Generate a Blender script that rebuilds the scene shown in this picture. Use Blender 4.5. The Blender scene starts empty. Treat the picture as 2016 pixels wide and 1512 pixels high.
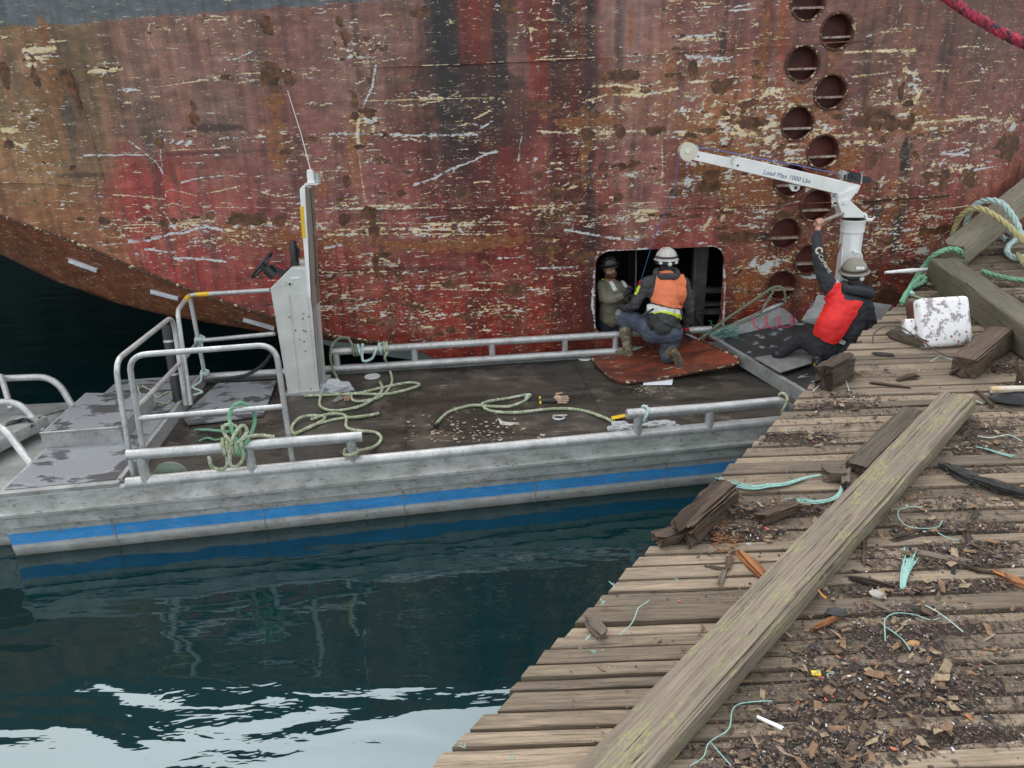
import bpy, math, random
import numpy as np
from mathutils import Vector, Matrix, noise as mn
random.seed(7); RNG = np.random.default_rng(7)
SC = bpy.context.scene
COL = SC.collection
V = Vector
# ---------------------------------------------------------------- camera
F = 1514.0; PITCH = math.radians(21.0); ROLL = math.atan(.035); H = 3.55
_f = V((0, math.cos(PITCH), -math.sin(PITCH))); _r = V((1, 0, 0)); _u = _r.cross(_f)
_c, _s = math.cos(ROLL), math.sin(ROLL)
CR = _r*_c - _u*_s; CU = _r*_s + _u*_c; CF = _f
cam_d = bpy.data.cameras.new('camera'); cam = bpy.data.objects.new('camera', cam_d); COL.objects.link(cam)
cam.matrix_world = Matrix(((CR.x, CU.x, -CF.x, 0), (CR.y, CU.y, -CF.y, 0), (CR.z, CU.z, -CF.z, H), (0, 0, 0, 1)))
cam_d.sensor_width = 36; cam_d.lens = 36*F/2016; cam_d.clip_start = .05; cam_d.clip_end = 600
SC.camera = cam
# ---------------------------------------------------------------- daylight, overcast
SUN_EL, SUN_ROT = math.radians(55), math.radians(-30)
wd = bpy.data.worlds.new('World'); SC.world = wd; wd.use_nodes = True
nt = wd.node_tree; bg = nt.nodes['Background']
sky = nt.nodes.new('ShaderNodeTexSky'); sky.sky_type = 'NISHITA'; sky.sun_disc = False
sky.sun_elevation = SUN_EL; sky.sun_rotation = SUN_ROT; sky.dust_density = 4; sky.air_density = 1; sky.ozone_density = 1
hs = nt.nodes.new('ShaderNodeHueSaturation'); hs.inputs['Saturation'].default_value = .32
nt.links.new(sky.outputs[0], hs.inputs['Color']); bg.inputs[1].default_value = .15
mxs = nt.nodes.new('ShaderNodeMix'); mxs.data_type = 'RGBA'; mxs.inputs[0].default_value = .6; mxs.inputs[7].default_value = (9.3, 9.9, 10.4, 1)   # even cloud cover
nt.links.new(hs.outputs[0], mxs.inputs[6]); nt.links.new(mxs.outputs[2], bg.inputs[0])
sd = bpy.data.lights.new('sun', 'SUN'); sd.energy = 1.15; sd.angle = math.radians(48); sd.color = (1, .97, .93)
sun = bpy.data.objects.new('sun', sd); COL.objects.link(sun)
# the veiled sun stands high beyond the ship, a little to the left
_sd = V((math.sin(SUN_ROT)*math.cos(SUN_EL), math.cos(SUN_ROT)*math.cos(SUN_EL), math.sin(SUN_EL)))
sun.rotation_euler = _sd.to_track_quat('Z', 'Y').to_euler()
SC.view_settings.view_transform = 'Standard'; SC.view_settings.look = 'None'; SC.view_settings.gamma = 1
SC.view_settings.use_curve_mapping = False; SC.view_settings.exposure = 0.45
SC.render.engine = 'CYCLES'
SC.render.resolution_x = 1024; SC.render.resolution_y = 768

# ---------------------------------------------------------------- measuring: a point of the place seen at photo pixel (x, y)
def ray(x, y): return CF + CR*((x-1008)/F) - CU*((y-756)/F)
def Pz(x, y, z):
    d = ray(x, y); return V((0, 0, H)) + d*((z-H)/d.z)
def PY(x, y, a, b=0.):
    d = ray(x, y); return V((0, 0, H)) + d*(a/(d.y-b*d.x))
def PX(x, y, a):
    d = ray(x, y); return V((0, 0, H)) + d*(a/d.x)
def pr(P):
    v = V(P)-V((0, 0, H)); z = v.dot(CF); return 1008+F*v.dot(CR)/z, 756-F*v.dot(CU)/z
HA, HB = 8.9, .05                      # the ship's side stands on Y = HA + HB*X
def hull_y(u):                         # ... and bends away from the dock at its right end
    q = min(max(u-4.6, 0.), 2.7); return HA+HB*u+.20*q*q+1.08*max(u-7.3, 0.)
def PH(x, y, off=0.):
    d = ray(x, y); t = (HA+off)/(d.y-HB*d.x)
    for _ in range(30):
        t2 = (hull_y(t*d.x)+off)/d.y; t += (t2-t)*.6
    return V((0, 0, H))+d*t
DZ = .5                                # work boat deck above water
DK = .95                               # dock planks above water

# ---------------------------------------------------------------- mesh helpers
WM = {}
def link(name, me, parent=None, M=None):
    o = bpy.data.objects.new(name, me); COL.objects.link(o)
    M = M or Matrix()
    if parent is not None:
        o.parent = parent; o.matrix_basis = WM[parent.name].inverted() @ M
    else:
        o.matrix_basis = M
    WM[o.name] = M.copy()
    return o
def tag(o, label=None, cat=None, group=None, kind=None):
    if label: o['label'] = label
    if cat: o['category'] = cat
    if group: o['group'] = group
    if kind: o['kind'] = kind
    return o
def thing(name, loc, label, cat, group=None, rz=0):
    o = link(name, None, None, Matrix.Translation(V(loc)) @ Matrix.Rotation(rz, 4, 'Z'))
    o.empty_display_size = .1
    return tag(o, label, cat, group)
def mesh(name, vs, fs, mats, smooth=False, mi=None):
    me = bpy.data.meshes.new(name); me.from_pydata([tuple(v) for v in vs], [], [tuple(f) for f in fs])
    for m in (mats if isinstance(mats, (list, tuple)) else [mats]): me.materials.append(m)
    if smooth: me.polygons.foreach_set('use_smooth', [True]*len(me.polygons))
    if mi is not None: me.polygons.foreach_set('material_index', mi)
    me.validate(); me.update()
    return me
class MB:
    """collects shapes in world coordinates (or local ones when M is given at build)"""
    def __init__(s): s.v = []; s.f = []
    def add(s, vs, fs):
        b = len(s.v); s.v += [V(v) for v in vs]; s.f += [tuple(i+b for i in f) for f in fs]; return s
    def box(s, c, d, R=None):
        c = V(c); x, y, z = d[0]/2, d[1]/2, d[2]/2
        P = [V((i, j, k)) for i in (-x, x) for j in (-y, y) for k in (-z, z)]
        if R is not None: P = [R @ p for p in P]
        return s.add([c+p for p in P], [(0,1,3,2),(4,6,7,5),(0,4,5,1),(2,3,7,6),(0,2,6,4),(1,5,7,3)])
    def hexa(s, P):   # 8 points: bottom loop 0-3, top loop 4-7
        return s.add(P, [(3,2,1,0),(4,5,6,7),(0,1,5,4),(1,2,6,5),(2,3,7,6),(3,0,4,7)])
    def tube(s, pts, r, n=8, caps=True, closed=False):
        pts = [V(p) for p in pts]; m = len(pts)
        rs = r if isinstance(r, (list, tuple)) else [r]*m
        vs = []; up = None
        for i, p in enumerate(pts):
            a = pts[(i-1) % m] if (i > 0 or closed) else p; b = pts[(i+1) % m] if (i < m-1 or closed) else p
            t = (b-a)
            t = t.normalized() if t.length > 1e-9 else V((0, 0, 1))
            if up is None: up = t.orthogonal().normalized()
            up = (up - t*up.dot(t))
            up = up.normalized() if up.length > 1e-6 else t.orthogonal().normalized()
            w = t.cross(up)
            for k in range(n):
                an = 2*math.pi*k/n; vs.append(p + (up*math.cos(an)+w*math.sin(an))*rs[i])
        fs = []
        for i in range(m if closed else m-1):
            j = (i+1) % m
            for k in range(n):
                l = (k+1) % n; fs.append((i*n+k, i*n+l, j*n+l, j*n+k))
        if caps and not closed:
            fs.append(tuple(range(n-1, -1, -1))); fs.append(tuple(range((m-1)*n, m*n)))
        return s.add(vs, fs)
    def prism(s, poly, nrm, h):   # poly: world points, extruded along nrm by h
        n = len(poly); nv = V(nrm)*h
        return s.add([V(p) for p in poly]+[V(p)+nv for p in poly],
                     [tuple(range(n-1, -1, -1)), tuple(range(n, 2*n))]+[(i, (i+1) % n, n+(i+1) % n, n+i) for i in range(n)])
    def lathe(s, prof, n=20, M=None):
        vs = []; fs = []
        for r, z in prof:
            for k in range(n):
                a = 2*math.pi*k/n; vs.append(V((r*math.cos(a), r*math.sin(a), z)))
        for i in range(len(prof)-1):
            for k in range(n):
                l = (k+1) % n; fs.append((i*n+k, i*n+l, (i+1)*n+l, (i+1)*n+k))
        if M is not None: vs = [M @ v for v in vs]
        return s.add(vs, fs)
    def build(s, name, mat, parent=None, smooth=False, M=None, origin=None):
        vs = s.v
        if M is None:
            if parent is not None: M = WM[parent.name].copy()
            else:
                if origin is None:
                    xs = [v.x for v in vs]; ys = [v.y for v in vs]; zs = [v.z for v in vs]
                    origin = V(((min(xs)+max(xs))/2, (min(ys)+max(ys))/2, min(zs)))
                M = Matrix.Translation(V(origin))
            Mi = M.inverted(); vs = [Mi @ v for v in vs]
        o = link(name, mesh(name, vs, s.f, mat, smooth), parent, M)
        if smooth:
            try: o.data.set_sharp_from_angle(angle=math.radians(40))
            except Exception: pass
        return o
def spline(pts, step=.02, closed=False):
    pts = [V(p) for p in pts]; out = []
    n = len(pts)
    for i in range(n if closed else n-1):
        if closed: p0, p1, p2, p3 = (pts[(i+k-1) % n] for k in range(4))
        else: p0 = pts[max(i-1, 0)]; p1 = pts[i]; p2 = pts[i+1]; p3 = pts[min(i+2, n-1)]
        k = max(2, int((p2-p1).length/step))
        for j in range(k):
            t = j/k
            out.append(.5*((2*p1)+(p2-p0)*t+(2*p0-5*p1+4*p2-p3)*t*t+(3*p1-p0-3*p2+p3)*t*t*t))
    if not closed: out.append(pts[-1])
    return out
def bend(pts, rad, seg=6):      # polyline with rounded corners (bent pipe)
    pts = [V(p) for p in pts]; out = [pts[0]]
    for i in range(1, len(pts)-1):
        a, b, c = pts[i-1], pts[i], pts[i+1]
        r = min(rad, (a-b).length*.45, (c-b).length*.45)
        p = b+(a-b).normalized()*r; q = b+(c-b).normalized()*r
        for k in range(seg+1):
            t = k/seg; out.append(p*(1-t)**2+b*2*t*(1-t)+q*t*t)
    out.append(pts[-1]); return out
def rope_mb(path, r, pitch=None, n=5, strands=3, mb=None):
    """laid rope: three strands wound round the path"""
    mb = mb or MB(); pitch = pitch or r*7
    path = [V(p) for p in path]
    Ls = [0]
    for i in range(1, len(path)): Ls.append(Ls[-1]+(path[i]-path[i-1]).length)
    fr = []; up = None
    for i in range(len(path)):
        t = (path[min(i+1, len(path)-1)]-path[max(i-1, 0)])
        t = t.normalized() if t.length > 1e-9 else V((1, 0, 0))
        if up is None: up = t.orthogonal().normalized()
        up = up-t*up.dot(t); up = up.normalized() if up.length > 1e-6 else t.orthogonal().normalized()
        fr.append((up.copy(), t.cross(up)))
    for s_ in range(strands):
        pts = []
        for i, p in enumerate(path):
            a = 2*math.pi*(Ls[i]/pitch+s_/strands); pts.append(p+(fr[i][0]*math.cos(a)+fr[i][1]*math.sin(a))*r*.5)
        mb.tube(pts, r*.56, n)
    return mb
def jit(pts, a, seed=0):
    rr = random.Random(seed); return [V(p)+V((rr.uniform(-a, a), rr.uniform(-a, a), rr.uniform(-a, a)*.3)) for p in pts]
def log_mesh(L, W, Hh, ns=20, N=20, rnd=.15, rough=.004, groove=.01, ends=.02, seed=0, taper=0):
    """sawn timber or split wood, long axis X: rounded section, grooves that run with the grain, uneven ends"""
    rr = np.random.default_rng(seed); vs = []; fs = []
    ang = (np.arange(N)+.5)/N*2*np.pi
    e = 2/max(rnd, .02) if rnd < 1 else 2
    e = min(e, 16)
    cx = np.sign(np.cos(ang))*np.abs(np.cos(ang))**(2/e); cz = np.sign(np.sin(ang))*np.abs(np.sin(ang))**(2/e)
    g = rr.random(N)**3*groove
    endl = rr.uniform(-1, 1, N)*ends; endr = rr.uniform(-1, 1, N)*ends
    for i in range(ns+1):
        t = i/ns; x0 = (t-.5)*L
        w = max(0, 1-t*ns/1.0); q = max(0, 1-(1-t)*ns/1.0)
        k = 1-taper*abs(t-.5)*2
        for j in range(N):
            nz = mn.noise(V((x0*2.2+seed*7.1, j*.9, seed*1.3)))*rough*2 + mn.noise(V((x0*9+seed, j*2.1, 5)))*rough
            d = nz - g[j]*(.6+.8*mn.noise(V((x0*1.3, j*3.3, seed+9))))
            vs.append(((x0+(endl[j] if i == 0 else 0)+(endr[j] if i == ns else 0)), (W/2*k+d)*cx[j], (Hh/2*k+d)*cz[j]+Hh/2))
    for i in range(ns):
        for j in range(N):
            l = (j+1) % N; fs.append((i*N+j, i*N+l, (i+1)*N+l, (i+1)*N+j))
    c0 = len(vs); vs.append((-.5*L+ends*.3, 0, Hh/2)); vs.append((.5*L-ends*.3, 0, Hh/2))
    for j in range(N):
        l = (j+1) % N; fs.append((c0, l, j)); fs.append((c0+1, ns*N+j, ns*N+l))
    return vs, fs
def timber(name, a, b, W, Hh, mat, label=None, cat=None, parent=None, group=None, tilt=0, **k):
    """timber whose underside axis runs from a to b"""
    a, b = V(a), V(b); d = b-a; L = d.length; x = d.normalized()
    y = V((0, 0, 1)).cross(x).normalized(); z = x.cross(y)
    M = Matrix(((x.x, y.x, z.x, 0), (x.y, y.y, z.y, 0), (x.z, y.z, z.z, 0), (0, 0, 0, 1)))
    M = Matrix.Translation((a+b)/2) @ M @ Matrix.Rotation(tilt, 4, 'X')
    vs, fs = log_mesh(L, W, Hh, **k)
    o = link(name, mesh(name, vs, fs, mat, True), parent, M)
    try: o.data.set_sharp_from_angle(angle=math.radians(38))
    except Exception: pass
    return tag(o, label, cat, group)

# ---------------------------------------------------------------- materials
def srgb(r, g, b):
    return tuple(((c/255)/12.92 if c/255 <= .04045 else ((c/255+.055)/1.055)**2.4) for c in (r, g, b))
class NM:
    def __init__(s, name):
        s.m = bpy.data.materials.new(name); s.m.use_nodes = True; s.t = s.m.node_tree; s.n = s.t.nodes; s.l = s.t.links
        s.b = s.n['Principled BSDF']; s.tc = s.n.new('ShaderNodeTexCoord')
    def vec(s, scale=(1, 1, 1), src='Object', rnd=False):
        mp = s.n.new('ShaderNodeMapping'); mp.inputs['Scale'].default_value = scale
        s.l.new(s.tc.outputs[src], mp.inputs['Vector'])
        if rnd:
            oi = s.n.new('ShaderNodeObjectInfo'); mu = s.n.new('ShaderNodeMath'); mu.operation = 'MULTIPLY'; mu.inputs[1].default_value = 97
            s.l.new(oi.outputs['Random'], mu.inputs[0]); cb = s.n.new('ShaderNodeCombineXYZ')
            for i in range(3): s.l.new(mu.outputs[0], cb.inputs[i])
            s.l.new(cb.outputs[0], mp.inputs['Location'])
        return mp.outputs[0]
    def noise(s, scale, vec=None, detail=5, rough=.55, dist=0, out='Fac'):
        n = s.n.new('ShaderNodeTexNoise'); n.inputs['Scale'].default_value = scale; n.inputs['Detail'].default_value = detail
        n.inputs['Roughness'].default_value = rough; n.inputs['Distortion'].default_value = dist
        s.l.new(vec or s.tc.outputs['Object'], n.inputs['Vector']); return n.outputs[out]
    def vor(s, scale, vec=None, out='Distance', feat='F1'):
        n = s.n.new('ShaderNodeTexVoronoi'); n.feature = feat; n.inputs['Scale'].default_value = scale
        s.l.new(vec or s.tc.outputs['Object'], n.inputs['Vector']); return n.outputs[out]
    def ramp(s, fac, stops, interp='LINEAR'):
        n = s.n.new('ShaderNodeValToRGB'); e = n.color_ramp.elements; n.color_ramp.interpolation = interp
        while len(e) < len(stops): e.new(.5)
        for k, (p, c) in zip(e, stops):
            k.position = p; k.color = (c, c, c, 1) if isinstance(c, (int, float)) else (*c[:3], 1)
        s.l.new(fac, n.inputs[0]); return n.outputs[0]
    def mix(s, fac, a, b, mode='MIX'):
        n = s.n.new('ShaderNodeMix'); n.data_type = 'RGBA'; n.blend_type = mode
        s._in(n.inputs[0], fac); s._in(n.inputs[6], a); s._in(n.inputs[7], b); return n.outputs[2]
    def _in(s, sock, v):
        if isinstance(v, bpy.types.NodeSocket): s.l.new(v, sock)
        elif isinstance(v, (int, float)):
            sock.default_value = v if sock.type == 'VALUE' else (v, v, v, 1)
        else: sock.default_value = (*v[:3], 1)
    def math(s, op, a, b=None):
        n = s.n.new('ShaderNodeMath'); n.operation = op; s._in(n.inputs[0], a)
        if b is not None: s._in(n.inputs[1], b)
        return n.outputs[0]
    def sep(s, col):
        n = s.n.new('ShaderNodeSeparateColor'); s.l.new(col, n.inputs[0]); return n.outputs
    def attr(s, name):
        n = s.n.new('ShaderNodeAttribute'); n.attribute_name = name; return n.outputs['Color']
    def bump(s, h, dist=.005, strength=1., prev=None):
        n = s.n.new('ShaderNodeBump'); n.inputs['Distance'].default_value = dist; n.inputs['Strength'].default_value = strength
        s.l.new(h, n.inputs['Height'])
        if prev: s.l.new(prev, n.inputs['Normal'])
        return n.outputs[0]
    def out(s, col=None, rough=None, metal=None, normal=None, **k):
        if col is not None: s._in(s.b.inputs['Base Color'], col)
        if rough is not None: s._in(s.b.inputs['Roughness'], rough)
        if metal is not None: s._in(s.b.inputs['Metallic'], metal)
        if normal is not None: s.l.new(normal, s.b.inputs['Normal'])
        for a, b in k.items(): s._in(s.b.inputs[a.replace('_', ' ')], b)
        return s.m
def simple(name, c1, c2=None, scale=20, rough=.6, metal=0, bump=.002, stretch=(1, 1, 1), lo=.35, hi=.65, rnd=False, c3=None, s3=60, t3=.62):
    m = NM(name); v = m.vec(stretch, rnd=rnd); n = m.noise(scale, v, 6)
    col = m.ramp(n, [(lo, c1), (hi, c2 or tuple(x*.75 for x in c1))])
    if c3 is not None:
        n3 = m.noise(s3, v, 4); col = m.mix(m.ramp(n3, [(t3-.03, 0.), (t3+.03, 1.)]), col, c3)
    nb = m.noise(scale*3, v, 5)
    return m.out(col, m.ramp(n, [(.3, rough), (.7, min(1, rough*1.25))]), metal, m.bump(nb, bump))

# wood: grain along local X
def wood(name, light, dark, crack=(.02, .015, .012), rough=.75, gs=1., algae=0., wet=0., rnd=True, patch=.5, ck=.36, lg=1.4):
    m = NM(name)
    v = m.vec((lg, 26, 26), rnd=rnd); v2 = m.vec((4*gs, 90, 90), rnd=rnd); v3 = m.vec((1, 1, 1), rnd=rnd)
    n1 = m.noise(1.1, v, 7, .65, .9); n2 = m.noise(1.0, v2, 4, .6, .3); n3 = m.noise(3.1, v3, 5, .6)
    col = m.mix(m.ramp(n1, [(.32, 0.), (.68, 1.)]), dark, light)
    col = m.mix(m.math('MULTIPLY', m.ramp(n3, [(.4, 0.), (.65, 1.)]), patch), col, m.mix(.5, tuple(x*.62 for x in dark), light))
    col = m.mix(m.ramp(n2, [(ck-.04, 1.), (ck+.03, 0.)]), col, crack)
    oi = m.n.new('ShaderNodeObjectInfo')
    hv = m.n.new('ShaderNodeHueSaturation'); m.l.new(col, hv.inputs['Color'])
    mr = m.n.new('ShaderNodeMapRange'); mr.inputs['To Min'].default_value = .6; mr.inputs['To Max'].default_value = 1.32
    m.l.new(oi.outputs['Random'], mr.inputs[0]); m.l.new(mr.outputs[0], hv.inputs['Value']); col = hv.outputs[0]
    if algae:
        na = m.noise(2.6, m.vec((1.5, 5, 5)), 8, .7); nb = m.noise(34, m.vec((.7, 2.2, 2.2)), 6, .7)
        fa = m.math('MULTIPLY', m.ramp(na, [(.49, 0.), (.57, 1.)]), m.ramp(nb, [(.47, 0.), (.55, 1.)]))
        col = m.mix(m.math('MULTIPLY', fa, algae), col, (.25, .25, .10))
    hgt = m.math('ADD', m.ramp(n2, [(.3, 0.), (.5, 1.)]), m.math('MULTIPLY', n1, .6))
    return m.out(col, rough, 0, m.bump(hgt, .004), Specular_IOR_Level=.35)
MT = {}
def alum(name, base=.42, dark=.2, rough=.42, metal=.55, green=.0, scale=6):
    m = NM(name); n = m.noise(scale, None, 8, .65); n2 = m.noise(scale*9, m.vec((1, 1, .4)), 5, .7); n3 = m.noise(scale*.4, None, 4)
    col = m.ramp(n, [(.3, (dark, dark, dark*.97)), (.55, (base*.85, base*.85, base*.83)), (.75, (base, base, base))])
    col = m.mix(m.ramp(n2, [(.56, 0.), (.68, .75)]), col, (dark*.6, dark*.58, dark*.52))
    if green: col = m.mix(m.math('MULTIPLY', m.ramp(n3, [(.45, 0.), (.62, 1.)]), green), col, (.30, .42, .33))
    return m.out(col, m.ramp(n2, [(.3, rough*.8), (.7, rough*1.5)]), metal, m.bump(n2, .0015))
MT['pipe'] = alum('galvanised_pipe', .60, .34, .42, .5)
MT['alum'] = alum('weathered_aluminium', .46, .24, .5, .45)
MT['alumg'] = alum('aluminium_greenish', .42, .22, .55, .35, .55)
MT['wpaint'] = simple('white_paint', (.80, .80, .78), (.70, .70, .68), 7, .35, 0, .0006, c3=(.45, .42, .38), s3=28, t3=.70)
MT['console'] = simple('console_grey_white', (.60, .60, .57), (.48, .48, .45), 4, .42, .15, .0008, c3=(.30, .28, .24), s3=14, t3=.70)
MT['black'] = simple('black_plastic', (.018, .018, .02), (.03, .03, .032), 20, .4, 0, .001)
MT['rubber'] = simple('black_rubber', (.02, .02, .021), (.045, .045, .046), 12, .6, 0, .002)
MT['yellow'] = simple('yellow_tape', (.75, .48, .02), (.65, .4, .02), 20, .5)
MT['red'] = simple('red_plastic', (.55, .02, .03), (.4, .02, .02), 20, .4)
MT['blueline'] = simple('blue_cord', (.05, .13, .42), (.1, .2, .5), 60, .6)
MT['rope_g'] = simple('rope_pale_green', (.38, .42, .27), (.26, .30, .18), 40, .9, 0, .003, c3=(.50, .50, .40), s3=18, t3=.55)
MT['rope_d'] = simple('rope_dull_green', (.22, .25, .16), (.14, .17, .11), 40, .9, 0, .003, c3=(.32, .34, .26), s3=18, t3=.6)
MT['rope_a'] = simple('rope_aqua', (.36, .62, .55), (.26, .50, .45), 30, .85, 0, .003)
MT['rope_w'] = simple('rope_pale_aqua', (.52, .64, .60), (.36, .50, .47), 30, .85, 0, .003)
MT['rope_y'] = simple('rope_yellow', (.52, .45, .22), (.38, .34, .16), 30, .85, 0, .003)
MT['rope_gr'] = simple('rope_green', (.22, .44, .28), (.12, .28, .17), 30, .85, 0, .003)
MT['rope_r'] = simple('rope_red', (.36, .02, .05), (.14, .015, .03), 25, .8, 0, .004, c3=(.04, .02, .03), s3=14, t3=.56)
MT['fray'] = simple('frayed_aqua', (.20, .38, .34), (.30, .47, .42), 60, .8, 0, .001)
MT['steel'] = simple('rusty_steel', (.10, .035, .018), (.05, .022, .014), 16, .8, 0, .004)
MT['plank'] = wood('dock_plank', (.29, .222, .155), (.15, .115, .083), patch=.9, ck=.29, lg=2.6)
MT['timber'] = wood('grey_timber', (.26, .235, .17), (.155, .135, .095), algae=.0, rnd=False)
MT['timber_m'] = wood('mossy_timber', (.215, .175, .130), (.12, .096, .072), algae=.72, rnd=False, gs=.35, ck=.37, lg=.9)
MT['wood_d'] = wood('dark_rotten_wood', (.115, .075, .05), (.04, .028, .022), gs=.8)
MT['wood_g'] = wood('weathered_grey_wood', (.20, .16, .12), (.09, .07, .055), gs=.8)
MT['wood_o'] = wood('orange_split_wood', (.42, .17, .06), (.10, .045, .025), gs=.8)
MT['bark'] = simple('black_bark', (.02, .019, .019), (.055, .05, .047), 14, .85, 0, .01)
# ================================================================ water, added shore
m = NM('harbour_water')
v1 = m.vec((.55, 1.5, 1), 'Object'); n1 = m.noise(1.25, v1, 2, .4, .6); v2 = m.vec((1.5, 4.2, 1), 'Object'); n2 = m.noise(1.6, v2, 3, .5, .3)
amp = m.ramp(m.noise(.35, None, 2), [(.35, .25), (.65, 1.)])
hh = m.math('ADD', m.math('MULTIPLY', n1, m.ramp(m.noise(.22, None, 1), [(.35, .55), (.6, 1.)])), m.math('MULTIPLY', m.math('MULTIPLY', n2, amp), .17))
m.out((.0008, .0150, .0165), .02, 0, m.bump(hh, .05, .62), IOR=1.78, Specular_Tint=(.74, .93, 1.))
MT['water'] = m.m
vs = []; fs = []
def grid_sheet(name, x0, x1, y0, y1, z, mat, nx=2, ny=2):
    mb = MB()
    mb.add([V((x0+(x1-x0)*i/nx, y0+(y1-y0)*j/ny, z)) for j in range(ny+1) for i in range(nx+1)],
           [(j*(nx+1)+i, j*(nx+1)+i+1, (j+1)*(nx+1)+i+1, (j+1)*(nx+1)+i) for j in range(ny) for i in range(nx)])
    return mb.build(name, mat, origin=(0, 0, z))
tag(grid_sheet('water', -160, 160, -60, 200, 0, MT['water'], 8, 8), 'dark teal harbour water between the dock and the ship', kind='structure')
# unseen wooded hills behind the ship, added to darken the water's reflections
mb = MB(); N = 60
for i in range(N+1):
    a = math.radians(-80+160*i/N); R = 120
    h = 42+9*mn.noise(V((i*.21, 3, 1)))
    mb.v += [V((R*math.sin(a), R*math.cos(a), -1)), V((1.05*R*math.sin(a), 1.05*R*math.cos(a), h*.7)), V((1.2*R*math.sin(a), 1.2*R*math.cos(a), h))]
    if i < N:
        b = i*3; mb.f += [(b, b+3, b+4, b+1), (b+1, b+4, b+5, b+2)]
tag(mb.build('added_hills', simple('added_dark_forest', (.02, .035, .018), (.035, .05, .028), .4, .95, 0, .5), smooth=True), kind='structure')
# ================================================================ the ship: wear map of the plating in plate coordinates (u along the side, z up)
U0, U1, Z0, Z1, CS = -8.0, 9.0, -.4, 5.4, .01
NU, NZ = int((U1-U0)/CS), int((Z1-Z0)/CS)
CAN = {k: np.zeros((NZ, NU), np.float32) for k in ('cream', 'white', 'rust', 'orange', 'soot')}
def uz(px, py): p = PH(px, py); return p.x, p.z
def pxs(px, py): return (uz(px+3, py)[0]-uz(px-3, py)[0])/6
PXM = 160.                                   # photo pixels per metre on the plating
def vnoise(su, sz, seed, w=NU, h=NZ):
    rr = np.random.default_rng(seed); gw, gh = int(w*CS/su)+3, int(h*CS/sz)+3; g = rr.random((gh, gw)).astype(np.float32)
    x = np.arange(w)*CS/su; y = np.arange(h)*CS/sz; xi = x.astype(int); yi = y.astype(int); fx = x-xi; fy = y-yi
    fx = fx*fx*(3-2*fx); fy = (fy*fy*(3-2*fy))[:, None]
    a = g[yi][:, xi]*(1-fx)+g[yi][:, xi+1]*fx; b = g[yi+1][:, xi]*(1-fx)+g[yi+1][:, xi+1]*fx
    return (a*(1-fy)+b*fy).astype(np.float32)
def fbm(su, sz, seed, o=4, gain=.55):
    t = 0; a = 1; s = 0
    for k in range(o): t = t+a*vnoise(su/2**k, sz/2**k, seed+k*31); s += a; a *= gain
    return t/s
NZA = fbm(.16, .10, 11, 5, .7); NZB = fbm(.5, .06, 21, 5, .65); NZV = fbm(.07, 2.2, 31, 5, .7); NZC = fbm(1.2, .9, 41, 4); NZF = fbm(.06, .04, 51, 3, .7); NZW = fbm(.16, 1.4, 61, 5, .72); NZR = fbm(.22, .13, 71, 5, .72)
def win(ua, ub, za, zb):
    a = max(0, int((ua-U0)/CS)); b = min(NU, int((ub-U0)/CS)+2); c = max(0, int((za-Z0)/CS)); d = min(NZ, int((zb-Z0)/CS)+2)
    if b <= a or d <= c: return None
    uu = (U0+np.arange(a, b)*CS)[None, :]; zz = (Z0+np.arange(c, d)*CS)[:, None]
    return slice(c, d), slice(a, b), uu, zz
def blob(ch, px, py, rx, ry, val=1., rag=.9, mode='max', sd=[0]):
    u, z = uz(px, py); rx *= pxs(px, py); ry /= PXM; w = win(u-rx*1.9, u+rx*1.9, z-ry*1.9, z+ry*1.9)
    if not w: return
    sz, su, uu, zz = w
    d = np.sqrt(((uu-u)/rx)**2+((zz-z)/ry)**2)+(NZA[sz, su]-.5)*rag*2.6+(NZF[sz, su]-.5)*rag*.8
    m_ = np.clip((1.12-d)/.35, 0, 1)*val
    c = CAN[ch]; c[sz, su] = np.maximum(c[sz, su], m_) if mode == 'max' else c[sz, su]*(1-m_)
def stroke_uz(ch, P, wm, val=1., brk=.5):
    for (u0, z0), (u1, z1) in zip(P[:-1], P[1:]):
        w = win(min(u0, u1)-wm*2, max(u0, u1)+wm*2, min(z0, z1)-wm*2, max(z0, z1)+wm*2)
        if not w: continue
        sz, su, uu, zz = w; dx, dz = u1-u0, z1-z0; L2 = dx*dx+dz*dz+1e-9
        t = np.clip(((uu-u0)*dx+(zz-z0)*dz)/L2, 0, 1); d = np.hypot(uu-u0-t*dx, zz-z0-t*dz)
        wv = wm*(1+(NZF[sz, su]-.5)*brk*3)
        m_ = np.clip(1.2-d/np.maximum(wv, .002), 0, 1)*val*np.clip(1.3-brk*1.7*(NZA[sz, su]), 0, 1)
        c = CAN[ch]; c[sz, su] = np.maximum(c[sz, su], m_)
def stroke(ch, pts, wpx, val=1., brk=.5): stroke_uz(ch, [uz(*p) for p in pts], wpx/PXM/2, val, brk)
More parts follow.
